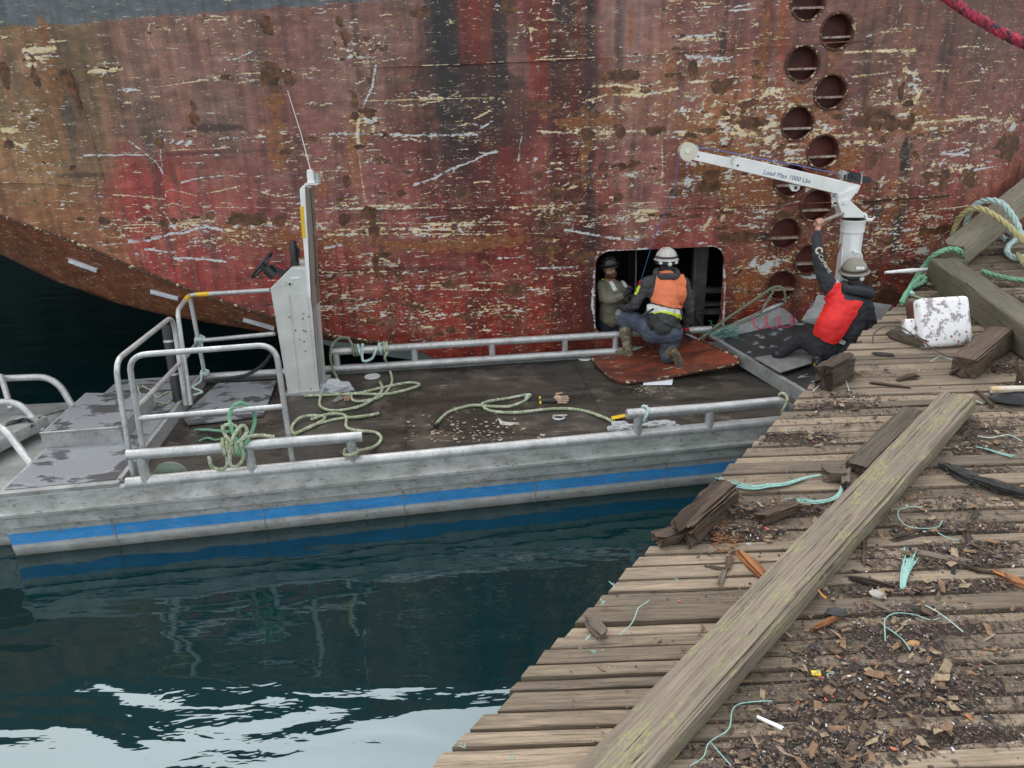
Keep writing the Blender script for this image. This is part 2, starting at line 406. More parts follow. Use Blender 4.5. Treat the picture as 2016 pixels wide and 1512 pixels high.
# --- broken paint seen in the photograph, by area (density of cream flakes) -----------------------
DB = [(1450,230,160,90,1.),(1370,120,70,110,.8),(1630,260,180,50,1.),(1500,330,110,110,.9),(1700,440,140,110,.8),(1780,190,60,50,1.),(1900,240,150,22,1.),(1880,330,120,50,.8),
      (1250,180,60,50,.8),(1240,210,110,22,.9),(1180,265,120,20,.8),(1000,200,150,20,.45),(850,195,150,12,.6),(720,250,30,90,.9),(760,268,150,12,.9),(460,270,150,14,.5),
      (430,145,110,14,.5),(560,150,90,12,.6),(700,90,50,50,.7),(420,45,60,14,.8),(340,60,60,10,.5),(640,30,40,10,.6),(760,55,60,14,.4),(70,110,40,30,.6),(40,270,60,60,.7),(60,330,60,25,.6),
      (320,440,130,30,.8),(600,455,260,30,.9),(900,450,230,26,.7),(750,400,150,25,.6),(700,530,160,40,.7),(850,560,200,40,.7),(700,600,130,50,.8),(900,620,200,45,.8),(1060,600,70,60,.6),
      (1080,420,120,40,.7),(1100,350,70,40,.7),(1250,340,130,40,.6),(1250,430,150,30,.8),(1320,420,60,60,.6),(1100,50,60,40,.7),(1040,60,30,30,.5),(1010,380,120,30,.4),(920,260,40,30,.7),(960,380,20,20,.6),
      (1300,460,140,18,.8),(1520,520,70,60,.9),(1400,600,40,60,.4),(1450,420,70,60,.6),(1650,560,120,60,.6),(1800,470,120,80,.8),(1950,130,90,80,.35),(1980,260,60,60,.8),(1100,520,80,60,.4),(300,510,120,30,.5),
      (480,110,60,20,.4),(200,140,60,16,.4),(260,180,90,20,.3),(120,400,80,20,.4),(1750,90,100,40,.3),(1470,60,60,60,.5),(1390,20,60,30,.6),(820,330,120,40,.35),(640,330,80,60,.45),(500,360,140,30,.3),(1160,140,120,20,.25)]
DB = [(*uz(x, y), rx/PXM, ry/PXM, v) for x, y, rx, ry, v in DB]
rr = np.random.default_rng(5)
UU = U0+np.arange(NU)*CS; ZZ = Z0+np.arange(NZ)*CS
DEN = np.full((NZ, NU), .06, np.float32)
for u, z, rx, ry, v in DB:
    w = win(u-2.2*rx, u+2.2*rx, z-2.2*ry, z+2.2*ry)
    if w:
        sz, su, uu, zz = w; DEN[sz, su] = np.maximum(DEN[sz, su], v*np.exp(-(((uu-u)/rx)**2+((zz-z)/ry)**2)))
DEN *= (.35+1.3*np.clip((NZB-.35)*2.4, 0, 1))
def dens(u, z):
    i = int((u-U0)/CS); j = int((z-Z0)/CS); return DEN[min(max(j, 0), NZ-1), min(max(i, 0), NU-1)]
cnt = 0
for k in range(150000):
    u = rr.uniform(-6.4, 7.6); z = rr.uniform(0, 4.8)
    if rr.random() > dens(u, z): continue
    cnt += 1
    if rr.random() < .82: L = rr.lognormal(-3.35, .75); s = rr.normal(-.02, .06); th = rr.uniform(.0026, .0068)*(1+min(L*3, .8))
    else: L = rr.lognormal(-3.6, .5); s = rr.normal(0, 2.5); th = rr.uniform(.004, .008)
    L = min(L, .5); c = 1/math.hypot(1, s)
    P = [(u-L*c/2, z-L*c*s/2), (u+rr.normal(0, .004), z+rr.normal(0, .006)), (u+L*c/2, z+L*c*s/2)]
    stroke_uz('cream', P, th, rr.uniform(.6, 1.), .5)
    if rr.random() < .25: stroke_uz('white', P, th*1.3, .9, .3)
# cream patches where noise is high inside the densest areas
CAN['cream'] = np.maximum(CAN['cream'], np.clip((DEN-.55)*3, 0, 1)*np.clip((NZA*.7+NZF*.3-.53)*10, 0, 1))
z4 = lambda P: [(x/2.52, y/2.52) for x, y in P]
z5 = lambda P: [(600+x/2.52, y/2.52) for x, y in P]
z6 = lambda P: [(1316+x/2.88, y/2.88) for x, y in P]
S = [('w',z4([(640,1200),(740,1190),(850,1160),(900,1160),(960,1140),(1020,1125),(1100,1140)]),9),('w',z4([(795,640),(793,720),(800,800),(810,880)]),3),('w',z4([(640,700),(720,760),(780,810),(805,860)]),4),
 ('w',z4([(460,625),(570,680)]),2.4),('c',z4([(560,965),(700,975),(820,990),(820,950),(850,940),(970,970),(1100,945),(1200,920),(1290,950),(1370,975),(1450,960)]),3),('c',z4([(560,1025),(1000,1028),(1500,1032),(2016,1040)]),2.2),
 ('c',z4([(595,1108),(800,1100),(990,1085)]),2.6),('c',z4([(600,1118),(800,1112),(980,1102)]),2.6),('c',z4([(610,1132),(800,1125),(1000,1112)]),2.2),('w',z4([(420,772),(600,768),(740,768)]),4),('c',z4([(850,745),(1130,735)]),2.4),
 ('c',z4([(820,425),(1000,400),(1100,385),(1160,390)]),3),('c',z4([(0,192),(110,160),(225,128)]),2.2),('c',z4([(0,905),(250,912),(530,932)]),1.8),('w',z4([(900,905),(1000,880),(1100,872),(1180,874)]),5),('w',z4([(810,1050),(850,1110),(870,1140)]),5),
 ('w',z4([(860,1280),(1000,1285),(1120,1300)]),8),('w',z4([(720,1235),(860,1255)]),6),('c',z4([(740,110),(735,180),(770,265)]),4),('w',z4([(800,700),(820,695)]),9),('w',z4([(840,712),(860,697)]),9),('w',z4([(880,716),(900,698)]),9),('w',z4([(925,722),(945,702)]),9),
 ('c',z4([(440,360),(520,345),(610,340)]),12),('w',z4([(1070,300),(1180,290),(1250,255)]),3.5),('c',z4([(120,255),(200,245),(270,240)]),16),('c',z4([(130,290),(190,285)]),14),('c',z4([(130,325),(180,320)]),14),
 ('c',z4([(0,640),(60,650)]),16),('c',z4([(0,690),(60,700),(120,730)]),8),('w',z4([(1000,770),(1080,766)]),6),('c',z4([(450,455),(700,448)]),2),('w',z4([(580,440),(690,442)]),5),('c',z4([(480,570),(800,585),(1000,575)]),1.6),
 ('w',z5([(540,918),(640,885),(720,842),(830,800),(900,765),(950,750)]),8),('c',z5([(565,970),(620,955),(700,885),(760,830)]),2.4),('c',z5([(590,326),(800,316),(1100,300),(1500,282),(1830,262)]),2.2),('c',z5([(330,500),(600,495),(940,484)]),5),
 ('w',z5([(120,662),(400,668),(700,672),(860,665)]),4),('w',z5([(1060,800),(1068,720),(1080,660)]),5),('w',z5([(1130,830),(1142,785)]),7),('w',z5([(1290,1140),(1400,1160),(1540,1182),(1640,1190)]),9),('c',z5([(270,740),(262,660),(270,560)]),12),
 ('c',z5([(300,600),(350,590),(340,640)]),14),('w',z5([(352,330),(335,430),(292,520)]),7),('c',z5([(1080,802),(1300,812),(1500,790)]),2),('c',z5([(1770,700),(1775,850),(1770,940)]),6),('w',z5([(960,1282),(1080,1277)]),5),('w',z5([(1140,1332),(1330,1325)]),6),
 ('c',z5([(1400,500),(1500,470),(1700,470),(1850,440)]),8),('c',z5([(1430,430),(1560,420),(1660,440)]),10),('c',z5([(1380,680),(1560,650),(1900,655)]),9),('c',z5([(0,1035),(500,1032),(1000,1028),(1500,1010),(1850,1000)]),2),('w',z5([(100,1230),(180,1215)]),12),
 ('c',z5([(40,1100),(600,1110),(1000,1100)]),3),('c',z5([(40,1140),(500,1135),(900,1150)]),3),('c',z5([(40,1165),(400,1160),(1000,1162)]),3.6),('w',z5([(460,1245),(700,1250)]),2),('c',z5([(80,1400),(200,1350),(400,1345),(500,1360)]),3),
 ('c',z5([(1200,800),(1180,690)]),2),('c',z5([(270,760),(285,900),(300,1000)]),5),('w',z5([(1800,180),(2016,175)]),3.5),('c',z5([(1120,140),(1125,200)]),8),('c',z5([(1060,120),(1160,150)]),5),('c',z5([(120,1460),(400,1430),(900,1440)]),2.6),
 ('c',z5([(900,1300),(1000,1400),(1080,1440)]),2.4),('w',z5([(1060,1360),(1110,1330)]),2.4),('c',z5([(1150,650),(1350,660)]),5),('c',z5([(840,590),(900,560),(930,540)]),5),('w',z5([(870,640),(930,600)]),6),
 ('c',z6([(1330,0),(1290,130),(1215,200),(1190,270)]),2.4),('w',z6([(0,207),(260,195)]),5),('w',z6([(370,42),(500,15)]),5),('w',z6([(340,62),(500,45)]),4),('c',z6([(1145,185),(1335,180)]),5),('c',z6([(1000,297),(1200,288),(1400,285)]),9),
 ('c',z6([(1500,552),(1760,540)]),3),('c',z6([(1330,702),(1500,690),(1800,665)]),9),('c',z6([(1640,472),(1800,455),(2016,450)]),3),('c',z6([(1475,402),(1590,398)]),4),('c',z6([(1400,490),(1420,540),(1360,640)]),12),('c',z6([(1330,400),(1400,420)]),10),
 ('c',z6([(1060,430),(1240,415)]),6),('c',z6([(560,720),(600,700)]),24),('c',z6([(560,790),(590,780)]),22),('c',z6([(1640,265),(1760,262)]),6),('w',z6([(1540,940),(1560,900),(1700,850)]),7),('w',z6([(1700,970),(1860,940)]),7),('w',z6([(1550,870),(1700,880)]),9),
 ('c',z6([(1010,440),(1000,560)]),3),('c',z6([(1040,350),(1240,345)]),3),('c',z6([(1540,1185),(1800,1150),(1880,1175)]),3),('c',z6([(1440,1290),(1600,1310)]),3),('w',z6([(110,320),(300,330)]),6),('w',z6([(270,345),(420,310)]),3),
 ('c',z6([(240,1240),(200,1300)]),16),('c',z6([(330,1180),(300,1250)]),10),('c',[(1176,497),(1280,494)],7),('w',[(1195,494),(1275,490)],8),('w',[(1170,530),(1166,600),(1172,645)],9),('w',[(1422,500),(1428,560),(1424,640)],8),('w',[(1395,484),(1420,492)],8),('w',[(1370,480),(1392,478)],8)]
for t, P, w_ in S:
    stroke('cream', P, w_*.85, 1., .5 if w_ < 5 else .6)
    if t == 'w': stroke('white', P, w_*1.5, 1., .2)
R_ = [(528,55,12,18),(532,148,20,25),(569,156,11,12),(381,210,7,10),(383,232,10,12),(315,284,8,9),(143,331,10,7),(684,359,9,8),(698,200,9,14),(700,228,8,6),(413,425,14,8),(468,430,28,14),(508,430,16,9),(551,433,13,9),
 (678,433,14,12),(728,415,16,12),(735,452,9,20),(735,482,5,6),(740,520,6,24),(910,383,14,12),(790,382,14,7),(1136,351,10,9),(1161,353,8,9),(1187,331,9,8),(1217,389,9,8),(1096,383,18,10),(1160,262,18,10),(1223,260,12,12),
 (1294,255,30,9),(1148,502,26,10),(1011,567,16,14),(1060,345,10,8),(1143,92,16,14),(822,25,24,8),(1219,150,34,13),(1365,137,9,14),(1060,208,40,7),(1420,174,22,16),(1472,246,30,18),(1385,368,13,12),(1712,222,10,9),(1738,222,18,6),
 (1757,240,15,15),(1788,240,13,17),(1774,180,9,15),(1726,250,9,9),(1649,229,14,5),(1694,243,20,8),(1990,288,25,22),(1719,322,9,15),(1826,347,16,12),(1858,360,10,20),(1910,354,14,16),(1837,455,26,8),(130,155,16,14),(150,190,10,30),
 (70,150,8,22),(10,150,12,18),(16,285,10,9),(205,435,12,7),(160,430,8,4),(1000,15,18,10),(670,45,10,10),(680,75,9,12),(1455,468,34,10),(1400,360,20,20),(1650,455,12,9),(1690,560,30,16),(1740,590,60,20),(1560,290,14,6),(1130,390,14,8),(1185,410,12,8),(560,300,12,6),(1330,380,10,8),(1080,490,26,8)]
for x, y, a, b in R_: blob('rust', x, y, a, b, 1., .8)
O_ = [(538,202,20,13),(540,225,6,34),(534,250,35,8),(541,275,8,22),(545,300,14,40),(635,375,14,14),(1417,208,25,30),(1358,243,40,18),(1420,257,62,24),(1380,255,40,26),(1757,400,16,45),(1640,110,8,60),(1600,250,30,14),(1500,150,8,150),(1536,60,6,60),
 (712,250,10,50),(700,300,12,60),(100,130,14,70),(90,80,12,40),(1210,180,40,14),(1160,240,60,16),(1440,320,60,50),(1660,330,30,40),(1480,380,60,30),(1780,240,60,30),(1480,560,50,60),(1560,220,50,50),(460,450,30,30),(1150,290,10,90),(1240,60,5,60),(1320,150,12,60),(1620,520,60,40),(1820,240,90,16),(900,480,160,14),(630,470,120,20)]
for x, y, a, b in O_: blob('orange', x, y, a, b, .9, .9)
for x, y, a, b in R_:                      # rust runs below the pitted spots
    if y > 60: stroke('orange', [(x, y), (x+a*.2, y+b*1.6), (x+a*.25, y+b*(2.5+3*random.random()))], a*.8, .85, .7)
for x, y in [(1648,100),(1580,160),(1635,215),(1570,278),(1620,335),(1607,440),(1546,495),(1600,545)]:
    for k in (-12, 4, 14): stroke('orange', [(x+k, y-6), (x+k-1, y+14), (x+k-2, y+30+20*random.random())], 7, .9, .7)
CAN['rust'] = np.maximum(CAN['rust'], np.clip((NZR-.60)*11, 0, 1)*np.clip(DEN*1.5+.1, 0, 1)*.95)
CAN['orange'] = np.maximum(CAN['orange'], np.clip((NZR-.53)*7, 0, 1)*np.clip(DEN*1.3+.12, 0, 1)*.8)
for x, y, a, b, v in [(1783,300,10,42,1.),(1764,437,15,22,1.),(1760,480,12,34,1.),(1770,380,8,30,.6),(1424,80,6,34,.9),(1430,30,5,40,.6),(1490,468,40,9,.9),(1440,466,30,7,.8),(420,252,60,7,.7),(150,345,60,5,.7),(430,300,120,4,.5),(870,60,26,110,.75),(880,180,60,60,.6),(950,175,60,40,.6),(1112,22,22,24,.8),
   (880,300,50,60,.4),(1170,440,20,60,.5),(700,535,240,6,.5),(150,200,24,50,.35),(1160,60,10,90,.6),(1158,260,12,240,.5),(985,130,14,160,.75),(905,270,44,70,.6),(846,120,12,110,.6),(1085,200,8,200,.45),(1040,40,10,60,.4),(700,80,8,90,.4),(560,60,8,70,.4),(1010,230,60,60,.5),(940,420,60,90,.35),(1155,210,12,60,.5),(640,595,160,4,.5),(1700,180,14,30,.3),(1060,470,26,80,.4)]:
    blob('soot', x, y, a, b, v, .5)
# bare grey metal round the cut opening and the scoured patches
for x, y, a, b in [(1371,208,18,20),(1361,325,18,62),(1398,362,14,28),(1799,160,14,26),(1747,360,18,24),(1885,300,26,11),(1905,335,30,12),(1996,250,18,14),(1509,518,40,20),(1718,545,12,14),(1600,540,30,12),(1350,215,12,16),(1840,430,20,8),(760,620,30,12)]:
    w = win(*(lambda u, z: (u-a*1.4/PXM, u+a*1.4/PXM, z-b*1.4/PXM, z+b*1.4/PXM))(*uz(x, y)))
    u, z = uz(x, y); sz, su, uu, zz = w
    d = np.sqrt(((uu-u)/(a/PXM))**2+((zz-z)/(b/PXM))**2)
    m_ = np.clip((1.1-d)*2, 0, 1)*np.clip((NZF[sz, su]*.5+NZA[sz, su]*.6-.53)*8, 0, 1)*.9
    CAN['cream'][sz, su] = np.maximum(CAN['cream'][sz, su], m_); CAN['white'][sz, su] = np.maximum(CAN['white'][sz, su], m_)
# --- ground colour of the paint ---------------------------------------------------------------
T_ = [(30,150,105,88,70),(100,250,112,96,72),(60,350,120,95,70),(180,300,103,86,70),(300,130,112,88,82),(300,250,98,82,78),(450,100,110,85,80),(430,230,103,83,80),(600,60,108,78,76),(700,150,112,88,86),(800,60,103,78,78),(820,150,90,62,56),(868,90,56,44,48),(870,200,54,34,34),
 (940,50,112,45,38),(960,150,62,34,34),(900,230,58,34,34),(1020,110,92,70,72),(1062,80,110,50,40),(1110,60,112,40,30),(1130,160,100,38,30),(1160,150,74,42,40),(1230,60,122,98,100),(1220,250,112,82,82),(1350,60,105,70,68),(1450,200,112,75,72),(1500,400,96,56,50),(1650,60,100,70,68),
 (1800,60,98,70,67),(1950,60,88,62,60),(1800,250,105,75,70),(1950,250,100,68,66),(1850,400,112,60,58),(1950,320,112,65,62),(1700,500,85,42,32),(1800,500,112,45,40),(262,375,128,58,58),(340,365,128,60,60),(400,330,108,72,70),(400,410,125,70,70),(350,520,130,56,58),(300,450,132,62,62),
 (500,450,115,65,65),(600,500,114,60,58),(700,400,116,74,76),(700,560,120,56,52),(750,640,112,44,36),(850,340,90,50,48),(870,500,104,48,44),(900,620,112,40,32),(960,400,86,32,28),(1000,500,108,34,26),(960,560,110,34,28),(1000,300,84,36,32),(1062,350,112,62,60),(1080,450,86,45,38),(1130,350,120,40,30),(1130,550,118,38,30),
 (1100,620,108,40,30),(1250,350,128,88,88),(1250,420,124,84,84),(1180,400,118,66,62),(1380,450,112,60,58),(1400,340,96,62,50),(1450,520,90,46,36),(1460,620,104,40,32),(100,430,122,88,62),(200,470,112,76,56),(20,420,110,80,60),(150,150,92,80,62),(120,220,86,80,66),(70,210,110,96,70),
 (1300,540,100,40,34),(1100,200,100,40,32),(1600,400,90,42,32),(1550,500,96,50,40),(560,330,112,76,76),(800,420,108,62,62),(520,560,122,56,54),(1060,230,92,48,44),(1270,150,116,88,86),(1020,420,112,40,34),(1160,480,84,40,36)]
TU = np.array([uz(a, b) for a, b, *_ in T_]); TC = np.array([srgb(*c) for _, _, *c in T_])
gx = np.arange(U0, U1+.08, .08); gz = np.arange(Z0, Z1+.08, .08); GX, GZ = np.meshgrid(gx, gz)
D2 = ((GX[..., None]-TU[:, 0])*1.25)**2+((GZ[..., None]-TU[:, 1])*.8)**2
W_ = 1/(D2+.006)**2; TONE = (W_[..., None]*TC).sum(-2)/W_.sum(-1)[..., None]
def samp(A, u, z, x0, y0, st):
    x = np.clip((u-x0)/st, 0, A.shape[1]-1.001); y = np.clip((z-y0)/st, 0, A.shape[0]-1.001); xi = x.astype(int); yi = y.astype(int); fx = x-xi; fy = y-yi
    if A.ndim == 3: fx = fx[..., None]; fy = fy[..., None]
    return (A[yi, xi]*(1-fx)+A[yi, xi+1]*fx)*(1-fy)+(A[yi+1, xi]*(1-fx)+A[yi+1, xi+1]*fx)*fy
BAND = np.array([uz(x, y) for x, y in [(-150,66),(0,56),(110,50),(230,41),(470,22),(700,6),(900,-12),(1300,-40),(1900,-70),(2200,-90)]])
TONE_GAIN = 1.42
OV = np.zeros((NZ, NU, 3), np.float32); OA = np.zeros((NZ, NU), np.float32)
def run(x0, x1, y0, y1, rgb, a=.8, s=5):       # a long stain running down the side
    (ua, za), (ub, zb) = uz((x0+x1)/2, y0), uz((x0+x1)/2, y1); us = s/PXM; u0, _ = uz(x0, (y0+y1)/2); u1, _ = uz(x1, (y0+y1)/2)
    uu = (UU[None, :]+(vnoise(.3, .5, int(x0))-.5)*.05+(ZZ[:, None]-(za+zb)/2)*0); zz = ZZ[:, None]+(NZV-.5)*1.1
    m_ = np.clip((uu-u0)/us+.5, 0, 1)*np.clip((u1-uu)/us+.5, 0, 1)*np.clip((zz-zb)/.35+.5, 0, 1)*np.clip((za-zz)/.25+.5, 0, 1)*a*np.clip(.45+1.1*NZW, 0, 1)
    c = np.array(srgb(*rgb), np.float32); OV[:] = OV*(1-m_[..., None])+c*m_[..., None]; OA[:] = 1-(1-OA)*(1-m_)
run(856, 905, -60, 250, (44, 32, 34), .95); run(905, 975, -60, 140, (84, 30, 24), .85); run(820, 860, 60, 300, (92, 62, 58), .6, 14); run(905, 985, 130, 330, (60, 32, 32), .85, 10); run(975, 1000, -60, 240, (66, 42, 42), .8)
run(1042, 1078, -60, 230, (94, 34, 26), .8); run(1086, 1168, -60, 700, (66, 24, 18), .94, 6); run(1112, 1130, -60, 700, (92, 34, 22), .4, 6); run(1160, 1176, -60, 660, (44, 28, 26), .7, 5)
run(930, 1010, 300, 640, (86, 30, 24), .75, 12); run(1000, 1040, 380, 700, (96, 32, 26), .6, 8); run(870, 930, 380, 560, (84, 40, 40), .6, 14); run(540, 560, 60, 330, (88, 56, 46), .6, 8); run(700, 716, 20, 240, (84, 60, 58), .6, 6)
run(1380, 1480, 150, 280, (150, 92, 40), .5, 20); run(1190, 1330, 120, 250, (120, 84, 56), .4, 24); run(1540, 1660, 200, 330, (128, 84, 50), .45, 20)
run(1490, 1512, -60, 330, (86, 50, 34), .8, 6); run(1530, 1545, -60, 260, (110, 50, 30), .7, 5); run(1760, 1790, 350, 560, (60, 40, 34), .6, 8); run(1600, 1700, 380, 640, (92, 44, 34), .5, 16); run(1420, 1480, 520, 650, (104, 38, 28), .7, 12); run(60, 120, 60, 330, (104, 74, 54), .6, 12); run(120, 150, 130, 330, (74, 66, 60), .6, 8)
def hull_attrs(me, u, z):
    k = {c: samp(A, u, z, U0, Z0, CS) for c, A in CAN.items()}
    nv, nc, na, nb = (samp(A, u, z, U0, Z0, CS) for A in (NZV, NZC, NZA, NZB))
    t = samp(TONE, u, z, U0, Z0, .08); oa = samp(OA, u, z, U0, Z0, CS)[..., None]; t = t*(1-oa)+samp(OV, u, z, U0, Z0, CS)
    g = t.mean(-1, keepdims=True); t = g*(t/g)**1.10*np.array([1.06, .93, .77])
    t = t*(.55+.9*nv)[..., None]*(.78+.44*nc)[..., None]*(.66+.68*na)[..., None]
    g = t.mean(-1, keepdims=True); rb = np.clip((nv-.54)*7, 0, 1)*.6
    t = t*(1-rb)[..., None]+g*np.array([1.45, .62, .34])*rb[..., None]
    db = np.clip((nb-.6)*6, 0, 1)*.35; t = t*(1-db)[..., None]+g*.62*db[..., None]
    n2 = samp(NZW, u, z, U0, Z0, CS); dn = samp(DEN, u, z, U0, Z0, CS); t = t*(.72+.56*n2)[..., None]
    dk = np.clip((.40-n2)*9, 0, 1)[..., None]*.5; t = t*(1-dk)+g*np.array([.5, .33, .27])*dk
    sf = (np.clip((na-.5)*5, 0, 1)*np.clip(dn*1.2, 0, 1)*.38)[..., None]; t = t*(1-sf)+np.array([.27, .19, .14])*sf
    bz = np.interp(u, BAND[:, 0], BAND[:, 1]); gb = np.clip((z-bz+(na-.5)*.10)/.02, 0, 1)
    grey = np.array(srgb(78, 82, 84))*(.7+.6*nv*.5+.3*na)[..., None]
    t = t*(1-gb)[..., None]+grey*gb[..., None]
    soot = k['soot'][..., None]; t = t*(1-soot*.9)+np.array([.011, .011, .012])*soot*.9
    t = np.clip(t*TONE_GAIN, 0, 1)
    n = u.size
    def put(name, arr):
        a = me.color_attributes.new(name, 'FLOAT_COLOR', 'POINT'); b = np.ones((n, 4), np.float32); b[:, :3] = arr.reshape(n, 3); a.data.foreach_set('color', b.ravel())
    put('tone', t); put('marks', np.stack([k['cream']*(1-gb*.7), k['white'], k['rust']], -1)); put('stain', np.stack([k['orange'], k['soot'], gb], -1))
# --- material ----------------------------------------------------------------------------------
m = NM('ship_plating'); tone = m.attr('tone'); mk = m.sep(m.attr('marks')); st = m.sep(m.attr('stain'))
vs_ = m.vec((14, 14, .7)); nst = m.noise(1.0, vs_, 6, .65); nf = m.noise(30, m.vec((1, 1, 2.6)), 6, .75); nm_ = m.noise(9, m.vec((.6, 1, 1.6)), 6, .7)
col = m.mix(.85, tone, m.ramp(nst, [(.3, .52), (.5, .98), (.72, 1.3)]), 'MULTIPLY')
col = m.mix(1., col, m.ramp(nm_, [(.3, .62), (.55, 1.), (.75, 1.28)]), 'MULTIPLY')
fr = m.math('ADD', st[0], m.math('MULTIPLY', m.math('SUBTRACT', nm_, .5), 1.3)); fo = m.ramp(fr, [(.42, 0.), (.62, 1.)])
col = m.mix(m.math('MULTIPLY', fo, m.ramp(nf, [(.35, .25), (.6, .85)])), col, m.ramp(m.noise(20, None, 5), [(.3, (.13, .045, .015)), (.6, (.30, .115, .028)), (.75, (.50, .22, .05))]))
fc = m.ramp(m.math('ADD', mk[0], m.math('MULTIPLY', m.math('SUBTRACT', nf, .5), 1.9)), [(.50, 0.), (.56, 1.)])
nfl = m.noise(46, m.vec((.30, 1, 2.2)), 4, .6); ffl = m.ramp(m.math('ADD', nfl, m.math('MULTIPLY', m.math('SUBTRACT', nm_, .5), .35)), [(.635, 0.), (.67, 1.)]); fc = m.math('MAXIMUM', fc, m.math('MULTIPLY', ffl, m.ramp(m.noise(1.7, None, 3), [(.38, .35), (.55, 1.)])))
cream = m.mix(m.ramp(mk[1], [(.3, 0.), (.6, 1.)]), m.ramp(nm_, [(.3, (.50, .33, .15)), (.5, (.66, .52, .30)), (.7, (.72, .62, .44))]), m.ramp(nf, [(.3, (.36, .35, .34)), (.6, (.62, .61, .60))]))
col = m.mix(fc, col, cream)
fu = m.ramp(m.math('ADD', mk[2], m.math('MULTIPLY', m.math('SUBTRACT', nf, .5), .7)), [(.46, 0.), (.52, 1.)])
fedge = m.ramp(m.math('ADD', mk[2], m.math('MULTIPLY', m.math('SUBTRACT', nf, .5), .7)), [(.36, 0.), (.45, 1.), (.52, 0.)])
col = m.mix(m.math('MULTIPLY', fedge, m.ramp(nf, [(.45, 0.), (.55, .7)])), col, (.60, .46, .30))
col = m.mix(fu, col, m.ramp(m.noise(15, None, 5, .6), [(.35, (.045, .020, .011)), (.55, (.12, .048, .018)), (.72, (.24, .10, .03))]))
h = m.math('ADD', m.math('MULTIPLY', fc, -.6), m.math('ADD', m.math('MULTIPLY', fu, -1.4), m.math('MULTIPLY', nm_, 1.)))
nrm = m.bump(h, .004); nrm = m.bump(m.noise(.9, None, 3), .05, .5, nrm)
m.out(col, m.ramp(nst, [(.3, .38), (.7, .62)]), 0, nrm, Specular_IOR_Level=.45)
MT['ship'] = m.m
MT['ship_in'] = simple('primer_inside', (.12, .030, .024), (.07, .022, .018), 8, .6, 0, .002)
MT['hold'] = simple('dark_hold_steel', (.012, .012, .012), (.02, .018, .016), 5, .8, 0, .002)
MT['frame'] = simple('hold_frame', (.10, .105, .085), (.05, .05, .042), 6, .7, 0, .003)
MT['rim'] = simple('rusty_rim', (.11, .045, .024), (.05, .024, .016), 22, .8, 0, .006, c3=(.55, .45, .28), s3=20, t3=.60)
MT['bar'] = simple('flaking_bar', (.42, .36, .30), (.16, .07, .045), 24, .7, 0, .003)
MT['zinc'] = simple('zinc_anode', (.62, .64, .66), (.45, .47, .50), 22, .5, .2, .006)
# --- geometry ----------------------------------------------------------------------------------
ship = thing('ship', (0, HA, 0), 'huge rusty red ship side with scraped paint and a rectangular cut opening', 'ship')
CH = np.array([uz(x, y) for x, y in [(-150,362),(0,424),(130,470),(260,525),(400,580),(560,632),(650,660),(740,673),(800,682)]])
CH = np.vstack([[-14, 5.0], [-9.5, 3.7], CH, [[-.6, .35], [.2, -.3], [14, -.3]]])
def zbot(u): return np.interp(u, CH[:, 0], CH[:, 1])
HOLES = [(1590,4),(1648,62),(1580,125),(1635,181),(1570,243),(1620,299),(1557,356),(1607,405),(1546,460),(1594,511),(1539,562)]
HC = [(*uz(x, y), .172) for x, y in HOLES]
HX0, HX1, HZ0, HZ1, HR = 1.035, 2.57, .70, 1.735, .17
def rr_sdf(u, z):
    cx, cz = (HX0+HX1)/2, (HZ0+HZ1)/2; qx = np.abs(u-cx)-((HX1-HX0)/2-HR); qz = np.abs(z-cz)-((HZ1-HZ0)/2-HR)
    return np.hypot(np.maximum(qx, 0), np.maximum(qz, 0))+np.minimum(np.maximum(qx, qz), 0)-HR
def HYV(u): q = np.clip(u-4.6, 0, 2.7); return HA+HB*u+.20*q*q+1.08*np.clip(u-7.3, 0, None)
